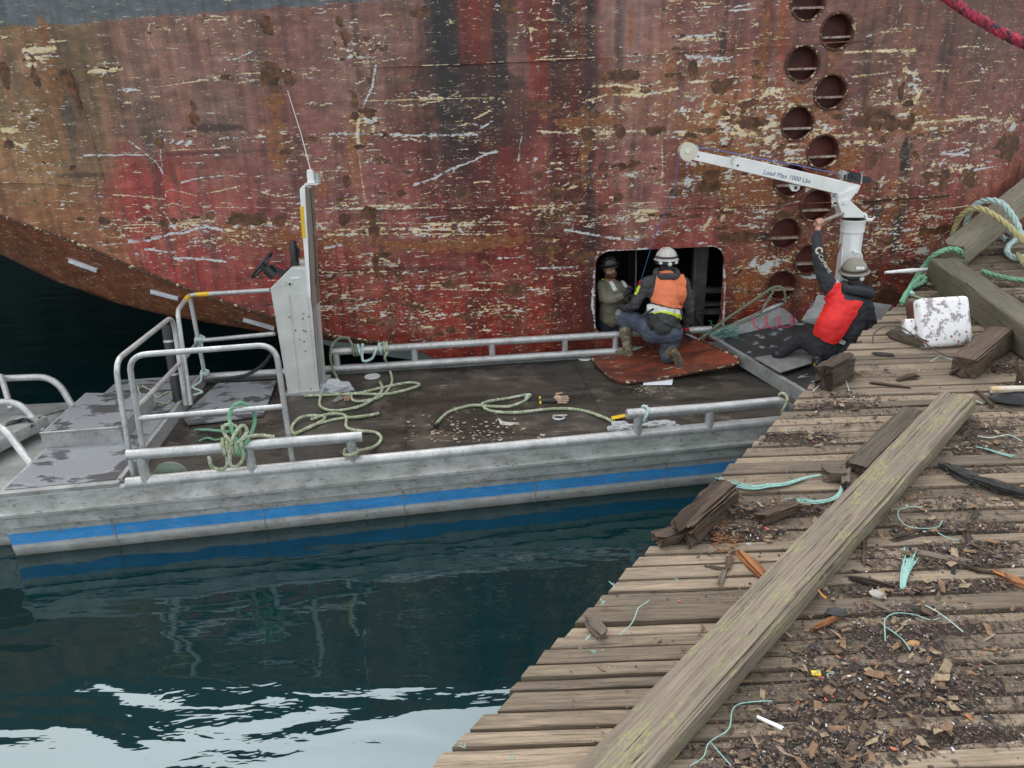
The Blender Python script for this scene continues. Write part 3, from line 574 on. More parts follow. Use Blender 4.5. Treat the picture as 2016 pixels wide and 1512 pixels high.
def plate(name, ua, ub, st, ztop, cut=False, zlo=None):
    nu = max(2, int(round((ub-ua)/st))+1); us = np.linspace(ua, ub, nu); zb = zbot(us) if zlo is None else np.full(nu, zlo)
    zt = ztop(us); nz = max(2, int(round((zt-zb).max()/st))+1); tv = np.linspace(0, 1, nz)
    Uc = np.broadcast_to(us, (nz, nu)).copy(); Zc = zb[None, :]+(zt-zb)[None, :]*tv[:, None]
    if cut:
        for cu, cz, r in HC:
            d = np.hypot(Uc-cu, Zc-cz); s = (np.abs(d-r) < .62*st) & (d > 1e-6)
            Uc[s] = cu+(Uc[s]-cu)/d[s]*r; Zc[s] = cz+(Zc[s]-cz)/d[s]*r
        e = 1e-4; d = rr_sdf(Uc, Zc); s = np.abs(d) < .62*st
        gu = (rr_sdf(Uc+e, Zc)-d)/e; gz_ = (rr_sdf(Uc, Zc+e)-d)/e
        Uc[s] -= (gu*d)[s]; Zc[s] -= (gz_*d)[s]
    idx = np.arange(nu*nz).reshape(nz, nu)
    q = np.stack([idx[:-1, :-1], idx[:-1, 1:], idx[1:, 1:], idx[1:, :-1]], -1).reshape(-1, 4)
    if cut:
        fu_, fz_ = Uc.ravel()[q].mean(1), Zc.ravel()[q].mean(1); keep = rr_sdf(fu_, fz_) > -.001
        for cu, cz, r in HC: keep &= np.hypot(fu_-cu, fz_-cz) > r-.001
        q = q[keep]
    Yc = HYV(Uc)+(samp(NZC, Uc, Zc, U0, Z0, CS)-.5)*.05
    P = np.stack([Uc, Yc-HA, Zc], -1).reshape(-1, 3).astype(np.float32)
    me = bpy.data.meshes.new(name); me.vertices.add(len(P)); me.vertices.foreach_set('co', P.ravel())
    me.loops.add(q.size); me.loops.foreach_set('vertex_index', q.ravel().astype(np.int32)); me.polygons.add(len(q))
    me.polygons.foreach_set('loop_start', np.arange(0, q.size, 4, dtype=np.int32)); me.polygons.foreach_set('loop_total', np.full(len(q), 4, np.int32))
    me.update(calc_edges=True); me.polygons.foreach_set('use_smooth', np.ones(len(q), bool)); me.materials.append(MT['ship'])
    hull_attrs(me, Uc, Zc)
    return link(name, me, ship, WM[ship.name].copy())
ZF = 4.75
plate('plating', -6.3, 7.6, .0135, lambda u: u*0+ZF, True)
plate('plating', -14, -6.3, .12, lambda u: u*0+4.82)
plate('plating', 7.6, 14, .12, lambda u: u*0+5.9)
plate('plating', -6.3, 7.6, .1, lambda u: 4.80+np.clip(u+2, 0, 9)*.10, False, ZF)
# inner body so the ship is a closed volume: decks and underside
mb = MB()
us = [-14, -9.5]+list(CH[2:-3, 0])+[-.6, .2, 4.6, 5.5, 6.4, 7.3, 14]
yh = hull_y
for a, b in zip(us[:-1], us[1:]):
    za, zb_ = float(zbot(a)), float(zbot(b))
    mb.add([(a, yh(a)+.5, za-.35), (b, yh(b)+.5, zb_-.35), (b, yh(b)+11, zb_-.3), (a, yh(a)+11, za-.3)], [(0, 1, 2, 3)])
mb.add([(-14, yh(-14)+.02, 4.8), (14, yh(14)+.02, 5.6), (14, yh(14)+11, 5.6), (-14, yh(-14)+11, 4.8)], [(0, 1, 2, 3)])
mb.add([(-14, yh(-14)+11, -.6), (14, yh(14)+11, -.6), (14, yh(14)+11, 5.6), (-14, yh(-14)+11, 4.8)], [(0, 1, 2, 3)])
mb.build('deck_and_bottom', simple('bottom_paint', (.035, .060, .058), (.02, .035, .035), 2, .7, 0, .01), ship)
# turned-in bottom strake below the knuckle
BE = [(-150,442,.5),(0,500,.5),(60,530,.48),(110,554,.46),(230,597,.42),(330,622,.38),(420,637,.33),(530,655,.26),(650,671,.16),(740,678,.08),(800,684,.03)]
def chine_px(x): return np.interp(x, [-150,0,130,260,400,560,650,740,800], [362,424,470,525,580,632,660,673,682])
rows = []
px_ = np.linspace(-150, 800, 200)
for x in px_:
    yb = np.interp(x, [b[0] for b in BE], [b[1] for b in BE]); of = np.interp(x, [b[0] for b in BE], [b[2] for b in BE])
    top = PH(x, float(chine_px(x))); bot = PH(x, float(yb), float(of)); rows.append([top.lerp(bot, t)+V((0, 0, -.03*math.sin(t*math.pi))) for t in np.linspace(0, 1, 13)]+[bot+V((0, .06, 0))])
# carry it on to the left, beyond the frame
l0 = rows[0]; rows.insert(0, [p+V((-8, -.35, 2.3)) for p in l0])
A = np.array([[tuple(p) for p in r] for r in rows]); nr, nc_ = A.shape[:2]
fs = [(i*nc_+j, i*nc_+j+1, (i+1)*nc_+j+1, (i+1)*nc_+j) for i in range(nr-1) for j in range(nc_-1)]
me = bpy.data.meshes.new('bottom_strake'); me.from_pydata((A.reshape(-1, 3)-[0, HA, 0]).tolist(), [], fs); me.materials.append(MT['ship']); me.polygons.foreach_set('use_smooth', [True]*len(fs))
n = nr*nc_; uu, zz = A[..., 0], A[..., 2]
na, nv = samp(NZA, uu, zz*2, U0, Z0, CS), samp(fbm(.5, .12, 77, 4), uu+zz*1.5, zz*1.5-uu*.4, U0, Z0, CS)
tt = np.linspace(0, 1, nc_)[None, :, None]
t = np.array(srgb(116, 70, 46))*(.55+.7*nv)[..., None]*(.85+.3*na)[..., None]; e = np.clip((nv-.55)*5, 0, 1)[..., None]; t = t*(1-e*.55)+np.array(srgb(70, 56, 46))*e*.55
t = t*(1-.18*np.exp(-((tt-.9)/.05)**2)); crm = np.exp(-(tt[..., 0]/.035)**2)*.75+np.clip((na-.66)*5, 0, 1)*.7
for nme, arr in (('tone', t*TONE_GAIN*.95), ('marks', np.stack([np.broadcast_to(crm, (nr, nc_)), 0*uu, np.clip((nv-.66)*5, 0, 1)], -1)), ('stain', np.stack([np.clip((na-.4)*1.3, 0, 1)*.62, 0*uu, 0*uu], -1))):
    a = me.color_attributes.new(nme, 'FLOAT_COLOR', 'POINT'); b = np.ones((n, 4), np.float32); b[:, :3] = np.clip(arr, 0, 1).reshape(n, 3); a.data.foreach_set('color', b.ravel())
link('bottom_strake', me, ship, WM[ship.name].copy())
# bent edge plate along the knuckle and weld seams
def seam(name, pts, r, mat='ship', off=-.004):
    P = spline([PH(x, y, off) for x, y in pts], .06); P = [p+V((0, 0, .004*mn.noise(p*9))) for p in P]
    mb = MB().tube(P, r, 6); o = mb.build(name, MT[mat], ship, True)
    if mat == 'ship':
        co = np.array([v.co[:] for v in o.data.vertices]); hull_attrs(o.data, co[:, 0], co[:, 2])
    return o
seam('edge_plate', [(-150,362),(0,424),(130,470),(260,525),(400,580),(560,632),(650,660),(740,673),(800,682)], .022, 'rim')
for P in ([(612,411),(1000,412),(1400,408),(1700,395),(1860,384),(2050,372)], [(560,140),(835,129),(1170,116),(1320,105),(1700,80),(2060,60)], [(109,79),(140,150),(170,240),(198,330),(222,417),(262,520)],
          [(1508,-20),(1504,70),(1498,150),(1491,222),(1486,300)], [(0,360),(110,362),(212,372)], [(600,200),(710,199),(972,192)]):
    seam('weld_seam', P, .006)
seam('lap_edge', [(1700,396),(1860,385),(2060,373)], .022, 'rim', -.012)
# ladder of round recesses
MT['recess_l'] = simple('recess_red', (.17, .035, .026), (.10, .026, .02), 9, .55, 0, .002)
def pu(u, z, off=0.): return V((u, hull_y(u)+off, z))
for i, (cu, cz, r) in enumerate(HC):
    deep = .16; N = 40; mb = MB(); ring = [(math.cos(2*math.pi*k/N), math.sin(2*math.pi*k/N)) for k in range(N)]
    L_ = [[pu(cu+r*1.002*c, cz+r*1.002*s, o) for c, s in ring] for o in (-.004, deep)]
    vs = L_[0]+L_[1]+[pu(cu, cz, deep)]
    rc = mb.add(vs, [(k, (k+1) % N, N+(k+1) % N, N+k) for k in range(N)]+[(N+k, N+(k+1) % N, 2*N) for k in range(N)]).build('recess', MT['recess_l'] if i > 4 else MT['ship_in'], ship)
    b = MB(); zb_ = cz-.055; hw = math.sqrt(r*r-.055**2)
    b.box(pu(cu, zb_, .055), (2*hw, .10, .022)).build('bar', MT['bar'], rc)
    rim = MB(); R2 = r+.012
    rim.tube([pu(cu+(R2+random.uniform(-.002, .004))*c, cz+(R2+random.uniform(-.002, .004))*s, -.004) for c, s in ring], .017 if i in (0, 1, 2) else .013, 6, closed=True).build('rim', MT['rim'], ship, True)
# cut opening with the hold behind it
cx, cz = (HX0+HX1)/2, (HZ0+HZ1)/2; pts = []
for qx, qz, a0 in ((1, 1, 0), (-1, 1, 90), (-1, -1, 180), (1, -1, 270)):
    for k in range(9):
        a = math.radians(a0+90*k/8); pts.append((cx+qx*((HX1-HX0)/2-HR)+HR*math.cos(a), cz+qz*((HZ1-HZ0)/2-HR)+HR*math.sin(a)))
n = len(pts); mb = MB()
for o in (-.004, .035): mb.v += [pu(u, z, o) for u, z in pts]
mb.f += [(k, (k+1) % n, n+(k+1) % n, n+k) for k in range(n)]
mb.build('opening_edge', MT['rim'], ship)
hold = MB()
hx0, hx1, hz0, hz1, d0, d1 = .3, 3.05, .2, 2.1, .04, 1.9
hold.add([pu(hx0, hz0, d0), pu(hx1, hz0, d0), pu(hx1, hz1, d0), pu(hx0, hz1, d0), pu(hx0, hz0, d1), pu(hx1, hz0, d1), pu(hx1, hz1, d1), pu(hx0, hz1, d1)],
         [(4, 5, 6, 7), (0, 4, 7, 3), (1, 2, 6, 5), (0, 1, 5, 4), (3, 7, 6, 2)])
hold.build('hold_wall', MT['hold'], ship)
def hb(name, a, b, w, d=.03, mat='frame'):
    a, b = V(a), V(b); t = (b-a).normalized(); s = t.cross(V((0, 1, 0))).normalized()*w/2; y = V((0, d, 0))
    return MB().hexa([a-s, a+s, a+s+y, a-s+y, b-s, b+s, b+s+y, b-s+y]).build(name, MT[mat], ship)
hb('frame_rib', PH(1372,660,.45), PH(1385,486,.45), .14, .04); hb('frame_rib', PH(1362,640,.40), PH(1371,486,.40), .03, .12)
hb('stringer', PH(1375,572,.5), PH(1425,573,.5), .06, .12); hb('stringer', PH(1375,600,.5), PH(1425,600,.5), .035, .12); hb('stringer', PH(1370,616,.42), PH(1425,615,.42), .05, .12)
hb('bracket', PH(1372,620,.4), PH(1390,655,.4), .04); hb('stringer', PH(1180,560,1.2), PH(1370,556,1.2), .05, .1, 'hold'); hb('frame_rib', PH(1240,650,1.3), PH(1243,490,1.3), .1, .1, 'hold')
mb = MB(); rope_mb([PH(1252,470,.5), PH(1252,520,.5), PH(1251,580,.5)], .012, .05, mb=mb); mb.build('hanging_chain', MT['rope_d'], ship)
# zinc anodes on straps
for (a, b) in (((137,516),(192,536)), ((298,577),(352,591)), ((480,632),(540,649))):
    xm = (a[0]+b[0])/2; ct, bt = chine_px(xm), np.interp(xm, [q[0] for q in BE], [q[1] for q in BE]); of = np.interp(xm, [q[0] for q in BE], [q[2] for q in BE])
    tt = ((a[1]+b[1])/2-ct)/(bt-ct); o = float(of*tt)-.05
    A_, B_ = PH(*a, o), PH(*b, o); D = (B_-A_)
    z_ = timber('anode', A_, B_, .10, .055, MT['zinc'], parent=ship, ns=8, N=14, rnd=.3, rough=.002, groove=.004, ends=.004, seed=int(xm))
    MB().tube([A_-D*.12+V((0, .05, 0)), A_+V((0, .02, .02)), B_+V((0, .02, .02)), B_+D*.12+V((0, .05, 0))], .012, 6).build('strap', MT['steel'], ship)
# ================================================================ the work boat
_nl, _nr = Pz(270, 945, .6), Pz(1540, 825, .6); _fl, _fr = Pz(655, 722, .6), Pz(1200, 688, .6)
def yn(x): return _nl.y+(x-_nl.x)*(_nr.y-_nl.y)/(_nr.x-_nl.x)
def yf(x): return _fl.y+(x-_fl.x)*(_fr.y-_fl.y)/(_fr.x-_fl.x)
def BP(x, t, z=DZ):
    n_ = yn(x); w = yf(x)-n_; fx = x-.09*w; return V((x+(fx-x)*t, n_+(yf(fx)-n_)*t, z))
XS, XE = -4.24, 3.45                       # stern, bow
LIP0 = -3.30                               # edge of the raised stern platform
boat = thing('work_boat', BP(0, .5, 0), 'open grey aluminium work boat with a blue waterline stripe moored along the ship', 'boat')
# materials
m = NM('boat_side'); tc = m.vec((1, 1, 1)); sx = m.n.new('ShaderNodeSeparateXYZ'); m.l.new(m.tc.outputs['Object'], sx.inputs[0])
n = m.noise(3.2, m.vec((1.4, 1, 3)), 8, .68); n2 = m.noise(24, m.vec((.6, 1, 1.6)), 5, .7); nlo = m.noise(1.1, None, 4); nvz = m.noise(9, m.vec((5, 5, .5)), 5, .6)
zc = m.math('ADD', sx.outputs[2], m.math('MULTIPLY', m.math('SUBTRACT', n2, .5), .02))
alu = m.ramp(n, [(.26, (.18, .18, .165)), (.46, (.36, .36, .34)), (.66, (.52, .52, .50))])
alu = m.mix(m.math('MULTIPLY', m.ramp(nlo, [(.46, 0.), (.6, 1.)]), .28), alu, (.22, .30, .25))
alu = m.mix(m.ramp(n2, [(.57, 0.), (.66, .8)]), alu, (.10, .095, .085)); alu = m.mix(m.ramp(nvz, [(.58, 0.), (.75, .35)]), alu, (.16, .13, .10))
def band(z0, z1, soft=.004):
    a = m.n.new('ShaderNodeMapRange'); a.inputs[1].default_value = z0-soft; a.inputs[2].default_value = z0+soft; m.l.new(zc, a.inputs[0])
    b = m.n.new('ShaderNodeMapRange'); b.inputs[1].default_value = z1-soft; b.inputs[2].default_value = z1+soft; m.l.new(zc, b.inputs[0])
    return m.math('SUBTRACT', a.outputs[0], b.outputs[0])
blue = m.ramp(n, [(.3, (.03, .22, .50)), (.6, (.05, .31, .68)), (.8, (.13, .42, .74))])
wear = m.ramp(n2, [(.56, 1.), (.66, .3)])
col = m.mix(m.math('MULTIPLY', band(.112, .222, .006), wear), alu, blue)
col = m.mix(m.math('MULTIPLY', band(.065, .11, .012), m.ramp(n2, [(.45, .2), (.6, .8)])), col, (.55, .56, .55))
col = m.mix(m.math('MULTIPLY', band(-.5, .03, .02), .6), col, (.14, .13, .10))
m.out(col, m.ramp(n2, [(.3, .45), (.7, .7)]), .25, m.bump(m.math('ADD', n2, n), .003)); MT['side'] = m.m
m = NM('boat_deck'); n = m.noise(1.3, m.vec((.7, 2.2, 1)), 8, .66, .4); n2 = m.noise(11, m.vec((.5, 1.6, 1)), 6, .7); n3 = m.noise(40, None, 4, .7); n4 = m.noise(2.1, None, 5, .6)
col = m.ramp(n, [(.3, (.014, .013, .012)), (.46, (.026, .023, .019)), (.6, (.05, .041, .031)), (.8, (.095, .075, .054))])
col = m.mix(m.math('MULTIPLY', m.ramp(n4, [(.52, 0.), (.66, 1.)]), .55), col, (.13, .11, .085))
col = m.mix(m.math('MULTIPLY', m.ramp(n2, [(.57, 0.), (.66, 1.)]), m.ramp(n4, [(.45, 0.), (.6, .6)])), col, (.27, .24, .20))
col = m.mix(m.math('MULTIPLY', m.ramp(n3, [(.62, 0.), (.67, 1.)]), m.ramp(n2, [(.45, 0.), (.6, .7)])), col, (.38, .34, .28))
m.out(col, m.ramp(n, [(.38, .20), (.58, .6)]), 0, m.bump(m.math('ADD', n3, n2), .002), Specular_IOR_Level=.5); MT['deck'] = m.m
m = NM('wet_mat_painted_sheen'); n = m.noise(2.4, m.vec((1, 1.6, 1)), 7, .6, .4); n3 = m.noise(60, None, 3)
wet = m.ramp(n, [(.43, 0.), (.48, 1.)])  # wet patches, with the sky's reflection painted in as pale grey
m.out(m.mix(wet, m.ramp(n3, [(.3, (.055, .056, .06)), (.7, (.085, .086, .09))]), (.25, .26, .275)), m.ramp(n, [(.49, .42), (.505, .22)]), 0, m.bump(m.math('ADD', m.math('MULTIPLY', n3, .3), wet), .0015)); MT['mat'] = m.m
MT['fdeck'] = simple('worn_black_foredeck', (.022, .022, .023), (.045, .045, .046), 3, .45, 0, .002, c3=(.26, .27, .27), s3=7, t3=.60)
# --- hull
def strip(name, prof, x0, x1, t, mat, nx=40, flip=1, parent=boat):
    mb = MB(); k = len(prof)
    for i in range(nx+1):
        x = x0+(x1-x0)*i/nx
        for (o, z) in prof: p = BP(x, t, z); mb.v.append(p+V((0, o*flip, 0))+V((0, 0, .003*mn.noise(V((x*2, z*9, t))))))
    for i in range(nx):
        for j in range(k-1): mb.f.append((i*k+j, (i+1)*k+j, (i+1)*k+j+1, i*k+j+1))
    return mb.build(name, mat, parent)
SP = [(.10, -.3), (-.0, .0), (-.015, .075), (-.02, .195), (-.03, .292), (-.055, .293), (-.06, .398), (-.085, .400), (-.087, .428), (-.035, .432), (-.03, .56), (.0, .58)]
strip('side_plating', SP, XS, XE, 0, MT['side']); strip('side_plating', SP, XS, XE-.1, 1, MT['side'], flip=-1)
mb = MB()
mb.add([BP(XS, 0, -.3)+V((0, .1, 0)), BP(XS, 1, -.3)-V((0, .1, 0)), BP(XS, 1, .56), BP(XS, 0, .56)], [(0, 1, 2, 3)]); mb.build('transom', MT['side'], boat)
for x in (-3.42, -2.2, -1.0, .18, 1.4): MB().tube([BP(x, 0, z)+V((0, o-.004, 0)) for o, z in SP[1:5]], .004, 5).build('weld_bead', MT['alum'], boat)
# --- decks
mb = MB(); nx, ny = 30, 10
for j in range(ny+1):
    for i in range(nx+1): mb.v.append(BP(LIP0+.02+(2.95-LIP0)*i/nx, j/ny, DZ+.004*mn.noise(V((i*.4, j*.5, 1)))))
mb.f = [(j*(nx+1)+i, j*(nx+1)+i+1, (j+1)*(nx+1)+i+1, (j+1)*(nx+1)+i) for j in range(ny) for i in range(nx)]
mb.build('main_deck', MT['deck'], boat)
for x in (-.98, .95): MB().tube([BP(x, .03, DZ+.004), BP(x, .97, DZ+.004)], .005, 4).build('deck_seam', MT['deck'], boat)
for px, py in ((733, 741), (1152, 705)):
    p = Pz(px, py, DZ+.006); MB().lathe([(0, .008), (.085, .008), (.092, .002), (.092, -.004)], 28, Matrix.Translation(p)).build('inspection_plate', MT['console'], boat, True)
ZP = .60
mb = MB(); a, b, c, d = BP(XS, -.01, ZP), BP(LIP0, -.01, ZP), BP(LIP0-.02, 1, ZP), BP(XS, 1, ZP)
mb.hexa([p-V((0, 0, .12)) for p in (a, b, c, d)]+[a, b, c, d]); mb.build('stern_platform', MT['alum'], boat)
mb = MB(); q = .035; mb.add([BP(XS+q, .015, ZP+.005), BP(LIP0-.04, .015, ZP+.005), BP(LIP0-.06, .985, ZP+.005), BP(XS+q, .985, ZP+.005)], [(0, 1, 2, 3)]); mb.build('black_mat', MT['mat'], boat)
MB().hexa([BP(LIP0-.02, .01, DZ), BP(LIP0+.035, .01, DZ), BP(LIP0+.02, .99, DZ), BP(LIP0-.035, .99, DZ), BP(LIP0-.02, .01, ZP+.022), BP(LIP0+.02, .01, ZP+.022), BP(LIP0+.0, .99, ZP+.022), BP(LIP0-.035, .99, ZP+.022)]).build('platform_lip', MT['alum'], boat)
# raised stern box
A_, B_, C_, D_ = Pz(87, 883, ZP), Pz(243, 871, ZP), Pz(316, 815, ZP)+V((.04, .5, 0)), Pz(170, 800, ZP)+V((-.02, .12, 0))
C_ = B_+V((-.06, .86, 0)); D_ = A_+V((-.10, 1.02, 0))
bx = MB().hexa([A_, B_, C_, D_]+[p+V((0, 0, .15)) for p in (A_, B_, C_, D_)]).build('stern_box', MT['alum'], boat)
u_ = V((0, 0, .155)); MB().add([A_+u_+V((.02, .02, 0)), B_+u_+V((-.02, .02, 0)), C_+u_+V((-.02, -.02, 0)), D_+u_+V((.02, -.02, 0))], [(0, 1, 2, 3)]).build('black_mat', MT['mat'], bx)
MB().tube([A_+u_, B_+u_], .012, 6).build('box_edge', MT['alum'], bx)
# loose black sheet on the main deck
P = [Pz(430, 757, DZ+.02), Pz(545, 752, DZ+.02), Pz(518, 820, DZ+.015), Pz(370, 838, DZ+.02), Pz(358, 822, DZ+.02)]
tag(MB().prism([p+V((0, 0, .0)) for p in P], (0, 0, 1), .018).build('rubber_mat', MT['mat']), 'loose square black rubber mat on the deck inside the stern railing', 'mat')
# --- rub pipes and rails
def bpipe(name, x0, x1, t, z, r, off=0, parent=boat, mat='pipe', n=10):
    return MB().tube([BP(x0+(x1-x0)*i/12, t, z)+V((0, off, 0)) for i in range(13)], r, n).build(name, MT[mat], parent, True)
g0, g1 = bpipe('gunwale', LIP0+.05, XE-.05, 0, .575, .052, .01, mat='pipe'), bpipe('gunwale', LIP0, XE-.6, 1, .575, .045, -.01)
def rail(parent, P, r, stubs=(), zb=.57, rs=None, name='rail'):
    o = MB().tube(P, r, 12).build(name, MT['pipe'], parent, True)
    for s in stubs: MB().tube([V((s.x, s.y, zb)), V((s.x, s.y, s.z))], rs or r*.9, 10).build('stub', MT['pipe'], parent, True)
    return o
def nearp(px, py, t=0.): # point on the vertical plane above the near gunwale
    a = BP(-3, t); b = BP(3, t); s = (b.y-a.y)/(b.x-a.x); return PY(px, py, a.y-s*a.x, s)
L = [nearp(x, y) for x, y in ((250, 896), (400, 885), (560, 871), (713, 859))]; rail(boat, L, .046, [nearp(x, y) for x, y in ((276, 894), (489, 877), (690, 861))])
L = [nearp(x, y) for x, y in ((1234, 815), (1400, 803), (1535, 790))]; rail(boat, bend(L+[nearp(1556, 806)], .05), .046, [nearp(1256, 813), nearp(1398, 803)])
L = [nearp(x, y, 1.) for x, y in ((650, 693), (900, 677), (1210, 659), (1400, 648))]; rail(boat, L, .042, [nearp(x, y, 1.) for x, y in ((661, 694), (815, 684), (968, 674), (1112, 666), (1212, 660))])
# pad eye plate on the inside of the near gunwale
p = Pz(335, 925, .60); mb = MB(); mb.prism([p+V((.14*math.cos(a), 0, .10*math.sin(a)-.03)) for a in [math.pi*k/10 for k in range(11)]], (0, 1, 0), .012); mb.build('lug', alum('lug_green', .30, .2, .5, .2, .9), boat)
# --- stern railings
yA = BP(LIP0, .10).y
def frail(name, P, r=.024, lug=None): return MB().tube(P, r, 12).build(name, MT['pipe'], RA, True)
bA = Pz(262, 935, .58); fA = Pz(366, 797, ZP)
def onA(px, py):          # plane through the two posts of the athwartships rail
    s = (fA.x-bA.x)/(fA.y-bA.y); d = ray(px, py); k = (bA.x-s*bA.y)/(d.x-s*d.y); return V((0, 0, H))+d*k
RA = thing('stern_railing', bA, 'tall bent pipe railing standing across the boat beside the stern box', 'railing')
frail('bent_pipe', bend([bA, onA(226, 712), onA(340, 622), fA], .16, 8)); frail('mid_rail', [onA(268, 806), onA(355, 714)])
yB = Pz(278, 905, DZ+.1).y
bB = nearp(280, 905)+V((0, .12, 0)); 
def onB(px, py): a = BP(-3, 0); b = BP(3, 0); s = (b.y-a.y)/(b.x-a.x); return PY(px, py, a.y-s*a.x+.11, s)
RA = thing('near_railing', onB(281, 905), 'low arched pipe railing along the near gunwale with a mid bar and tied rope', 'railing')
b0 = onB(280, 898); b0.z = DZ; b1 = onB(574, 897); b1.z = DZ
frail('bent_pipe', bend([b0, onB(252, 700), onB(542, 678), b1], .15, 8)); frail('mid_rail', [onB(269, 824), onB(560, 800)])
pc = Pz(404, 740, ZP)
RA = thing('helm_railing', pc, 'far pipe railing with yellow tape running from the stern to the grey helm console', 'railing')
c0 = Pz(375, 796, ZP)
cT0 = onA(346, 606); 
def onC(px, py): return PY(px, py, pc.y-.04*pc.x*0, 0)
T1 = onC(373, 581); T2 = PY(532, 571, 7.98); 
frail('bent_pipe', [c0]+bend([c0, onA(349, 612), T1, T2], .10, 7)); frail('post', [T1, pc]); frail('mid_rail', [onA(362, 707), onC(391, 671), PY(540, 657, 7.98)])
MB().tube([T1.lerp(T2, .10), T1.lerp(T2, .26)], .0255, 12).build('yellow_tape', MT['yellow'], RA, True)
q0 = onA(349, 612); MB().tube([q0.lerp(T1, .62), q0.lerp(T1, .86)], .0265, 12).build('yellow_tape', MT['yellow'], RA, True)
# --- black fender tube
p0, p1 = Pz(352, 790, ZP), PY(328, 640, Pz(352, 790, ZP).y+.15)
fd = thing('black_pole', p0, 'thick black plastic tube standing upright behind the stern railing', 'tube')
MB().tube([p0, p0.lerp(p1, .5), p1], .055, 14).build('tube', MT['black'], fd, True)
for t in (.35, .78): MB().tube([p0.lerp(p1, t), p0.lerp(p1, t+.03)], .0575, 14).build('clamp', MT['pipe'], fd, True)
# --- outboard well and rails beyond the stern
mb = MB(); a, d = BP(XS-.02, .06, .42), BP(XS-.02, .94, .42); e = V((-1.3, -.05, 0))
mb.hexa([p-V((0, 0, .3)) for p in (a+e, a, d, d+e)]+[a+e, a, d, d+e]); mb.build('motor_well', MT['alum'], boat)
mb = MB(); a = BP(XS, .0, -.3)+V((0, .10, 0)); mb.hexa([V((XS-1.3, a.y+.0, -.3)), V((XS-.01, a.y+.12, -.3)), V((XS-.01, a.y+.5, -.3)), V((XS-1.3, a.y+.5, -.3)), V((XS-1.3, a.y-.05, .36)), V((XS-.01, a.y+.06, .36)), V((XS-.01, a.y+.5, .36)), V((XS-1.3, a.y+.5, .36))]); mb.build('stern_bracket', MT['side'], boat)
RA = thing('motor_guard', Pz(60, 900, .5), 'white curved pipe guards round the outboard well at the left edge', 'railing')
def yy(px, py, Y): return PY(px, py, Y)
frail('bent_pipe', bend([yy(-160, 752, 7.8), yy(0, 745, 7.8), yy(108, 741, 7.8), yy(150, 812, 7.7)], .2, 8), .035)
frail('bent_pipe', bend([yy(-160, 800, 7.3), yy(40, 790, 7.3), yy(84, 850, 7.1)], .18, 8), .035)
frail('bent_pipe', bend([yy(-160, 840, 6.5), yy(0, 832, 6.5), yy(62, 915, 6.2)], .18, 8), .035)
frail('post', [yy(2, 740, 7.75), yy(22, 806, 7.4)], .03)
mb = MB(); 
for k in range(7): mb.tube(spline(jit([yy(-20, 850+k*4, 7.0), yy(20, 835, 7.0), yy(45, 822+k*2, 7.05), yy(62, 838, 7.0), yy(40, 852, 7.0), yy(-10, 880, 6.9)], .04, k), .03), .007, 5)
tag(mb.build('cable_bundle', MT['black'], smooth=True), 'tangle of thin black cables beside the white outboard guards', 'cables')
tag(MB().tube(spline([yy(75, 822, 7.1), yy(100, 815, 7.5), yy(130, 806, 7.9)], .05), .006, 5).build('thin_line', MT['black']), 'thin black line from the outboard cables to the box corner', 'line')
tag(timber('motor_box', Pz(-60, 905, .5), Pz(70, 838, .5), .35, .12, MT['alum'], ns=6, N=12, rnd=.08, groove=0, rough=.001, ends=0), 'grey metal trough behind the stern box, under the black cables', 'box')
# --- helm console
yC = 7.85
cb0, cb1 = PY(567, 778, yC), PY(629, 770, yC)
def cY(px, py): return PY(px, py, yC)
con = thing('helm_console', cY(600, 775), 'tall grey steering console of the work boat with a slanted top', 'console')
prof = [cY(567, 776), cY(628, 769), cY(607, 527), cY(572, 528), cY(532, 568)]
mb = MB().prism(prof, (-.04, 1, 0), .44); body = mb.build('console_body', MT['console'], con)
bm_mod = body.modifiers.new('b', 'BEVEL'); bm_mod.width = .008; bm_mod.segments = 2
fy = V((0, -.006, 0))
def cplate(name, pts, mat, h=.005, par=None): return MB().prism([cY(*p)+fy for p in pts], (0, 1, 0), h).build(name, MT[mat], par or con)
cplate('side_panel', [(536, 578), (569, 579), (590, 772), (571, 774)], 'console', .004); cplate('side_panel', [(573, 579), (604, 578), (624, 768), (594, 771)], 'console', .004)
cplate('hatch', [(546, 552), (562, 552), (563, 563), (547, 564)], 'console', .003); cplate('sticker', [(572, 545), (590, 544), (590, 549), (573, 550)], 'wpaint', .003)
MB().lathe([(0, 0), (.012, 0), (.012, .01)], 10, Matrix.Translation(cY(571, 559)+fy) @ Matrix.Rotation(math.radians(90), 4, 'X')).build('switch', MT['black'], con)
mb = MB()
for x, y in ((542, 625), (570, 624), (608, 623), (582, 650), (597, 627), (598, 650), (599, 672), (602, 691), (602, 652), (612, 765)): mb.lathe([(0, .006), (.008, .004), (.008, 0)], 8, Matrix.Translation(cY(x, y)+fy) @ Matrix.Rotation(math.radians(90), 4, 'X'))
mb.build('rivets', MT['steel'], con)['kind'] = 'stuff'
mb = MB(); a, b = cb0+V((-.03, -.03, 0)), cb1+V((.05, -.03, 0)); mb.hexa([a+V((0, 0, -.02)), b+V((0, 0, -.02)), b+V((-.02, .5, -.02)), a+V((-.02, .5, -.02)), a+V((0, 0, .02)), b+V((0, 0, .02)), b+V((-.02, .5, .02)), a+V((-.02, .5, .02))]); mb.build('base_plate', MT['pipe'], con)
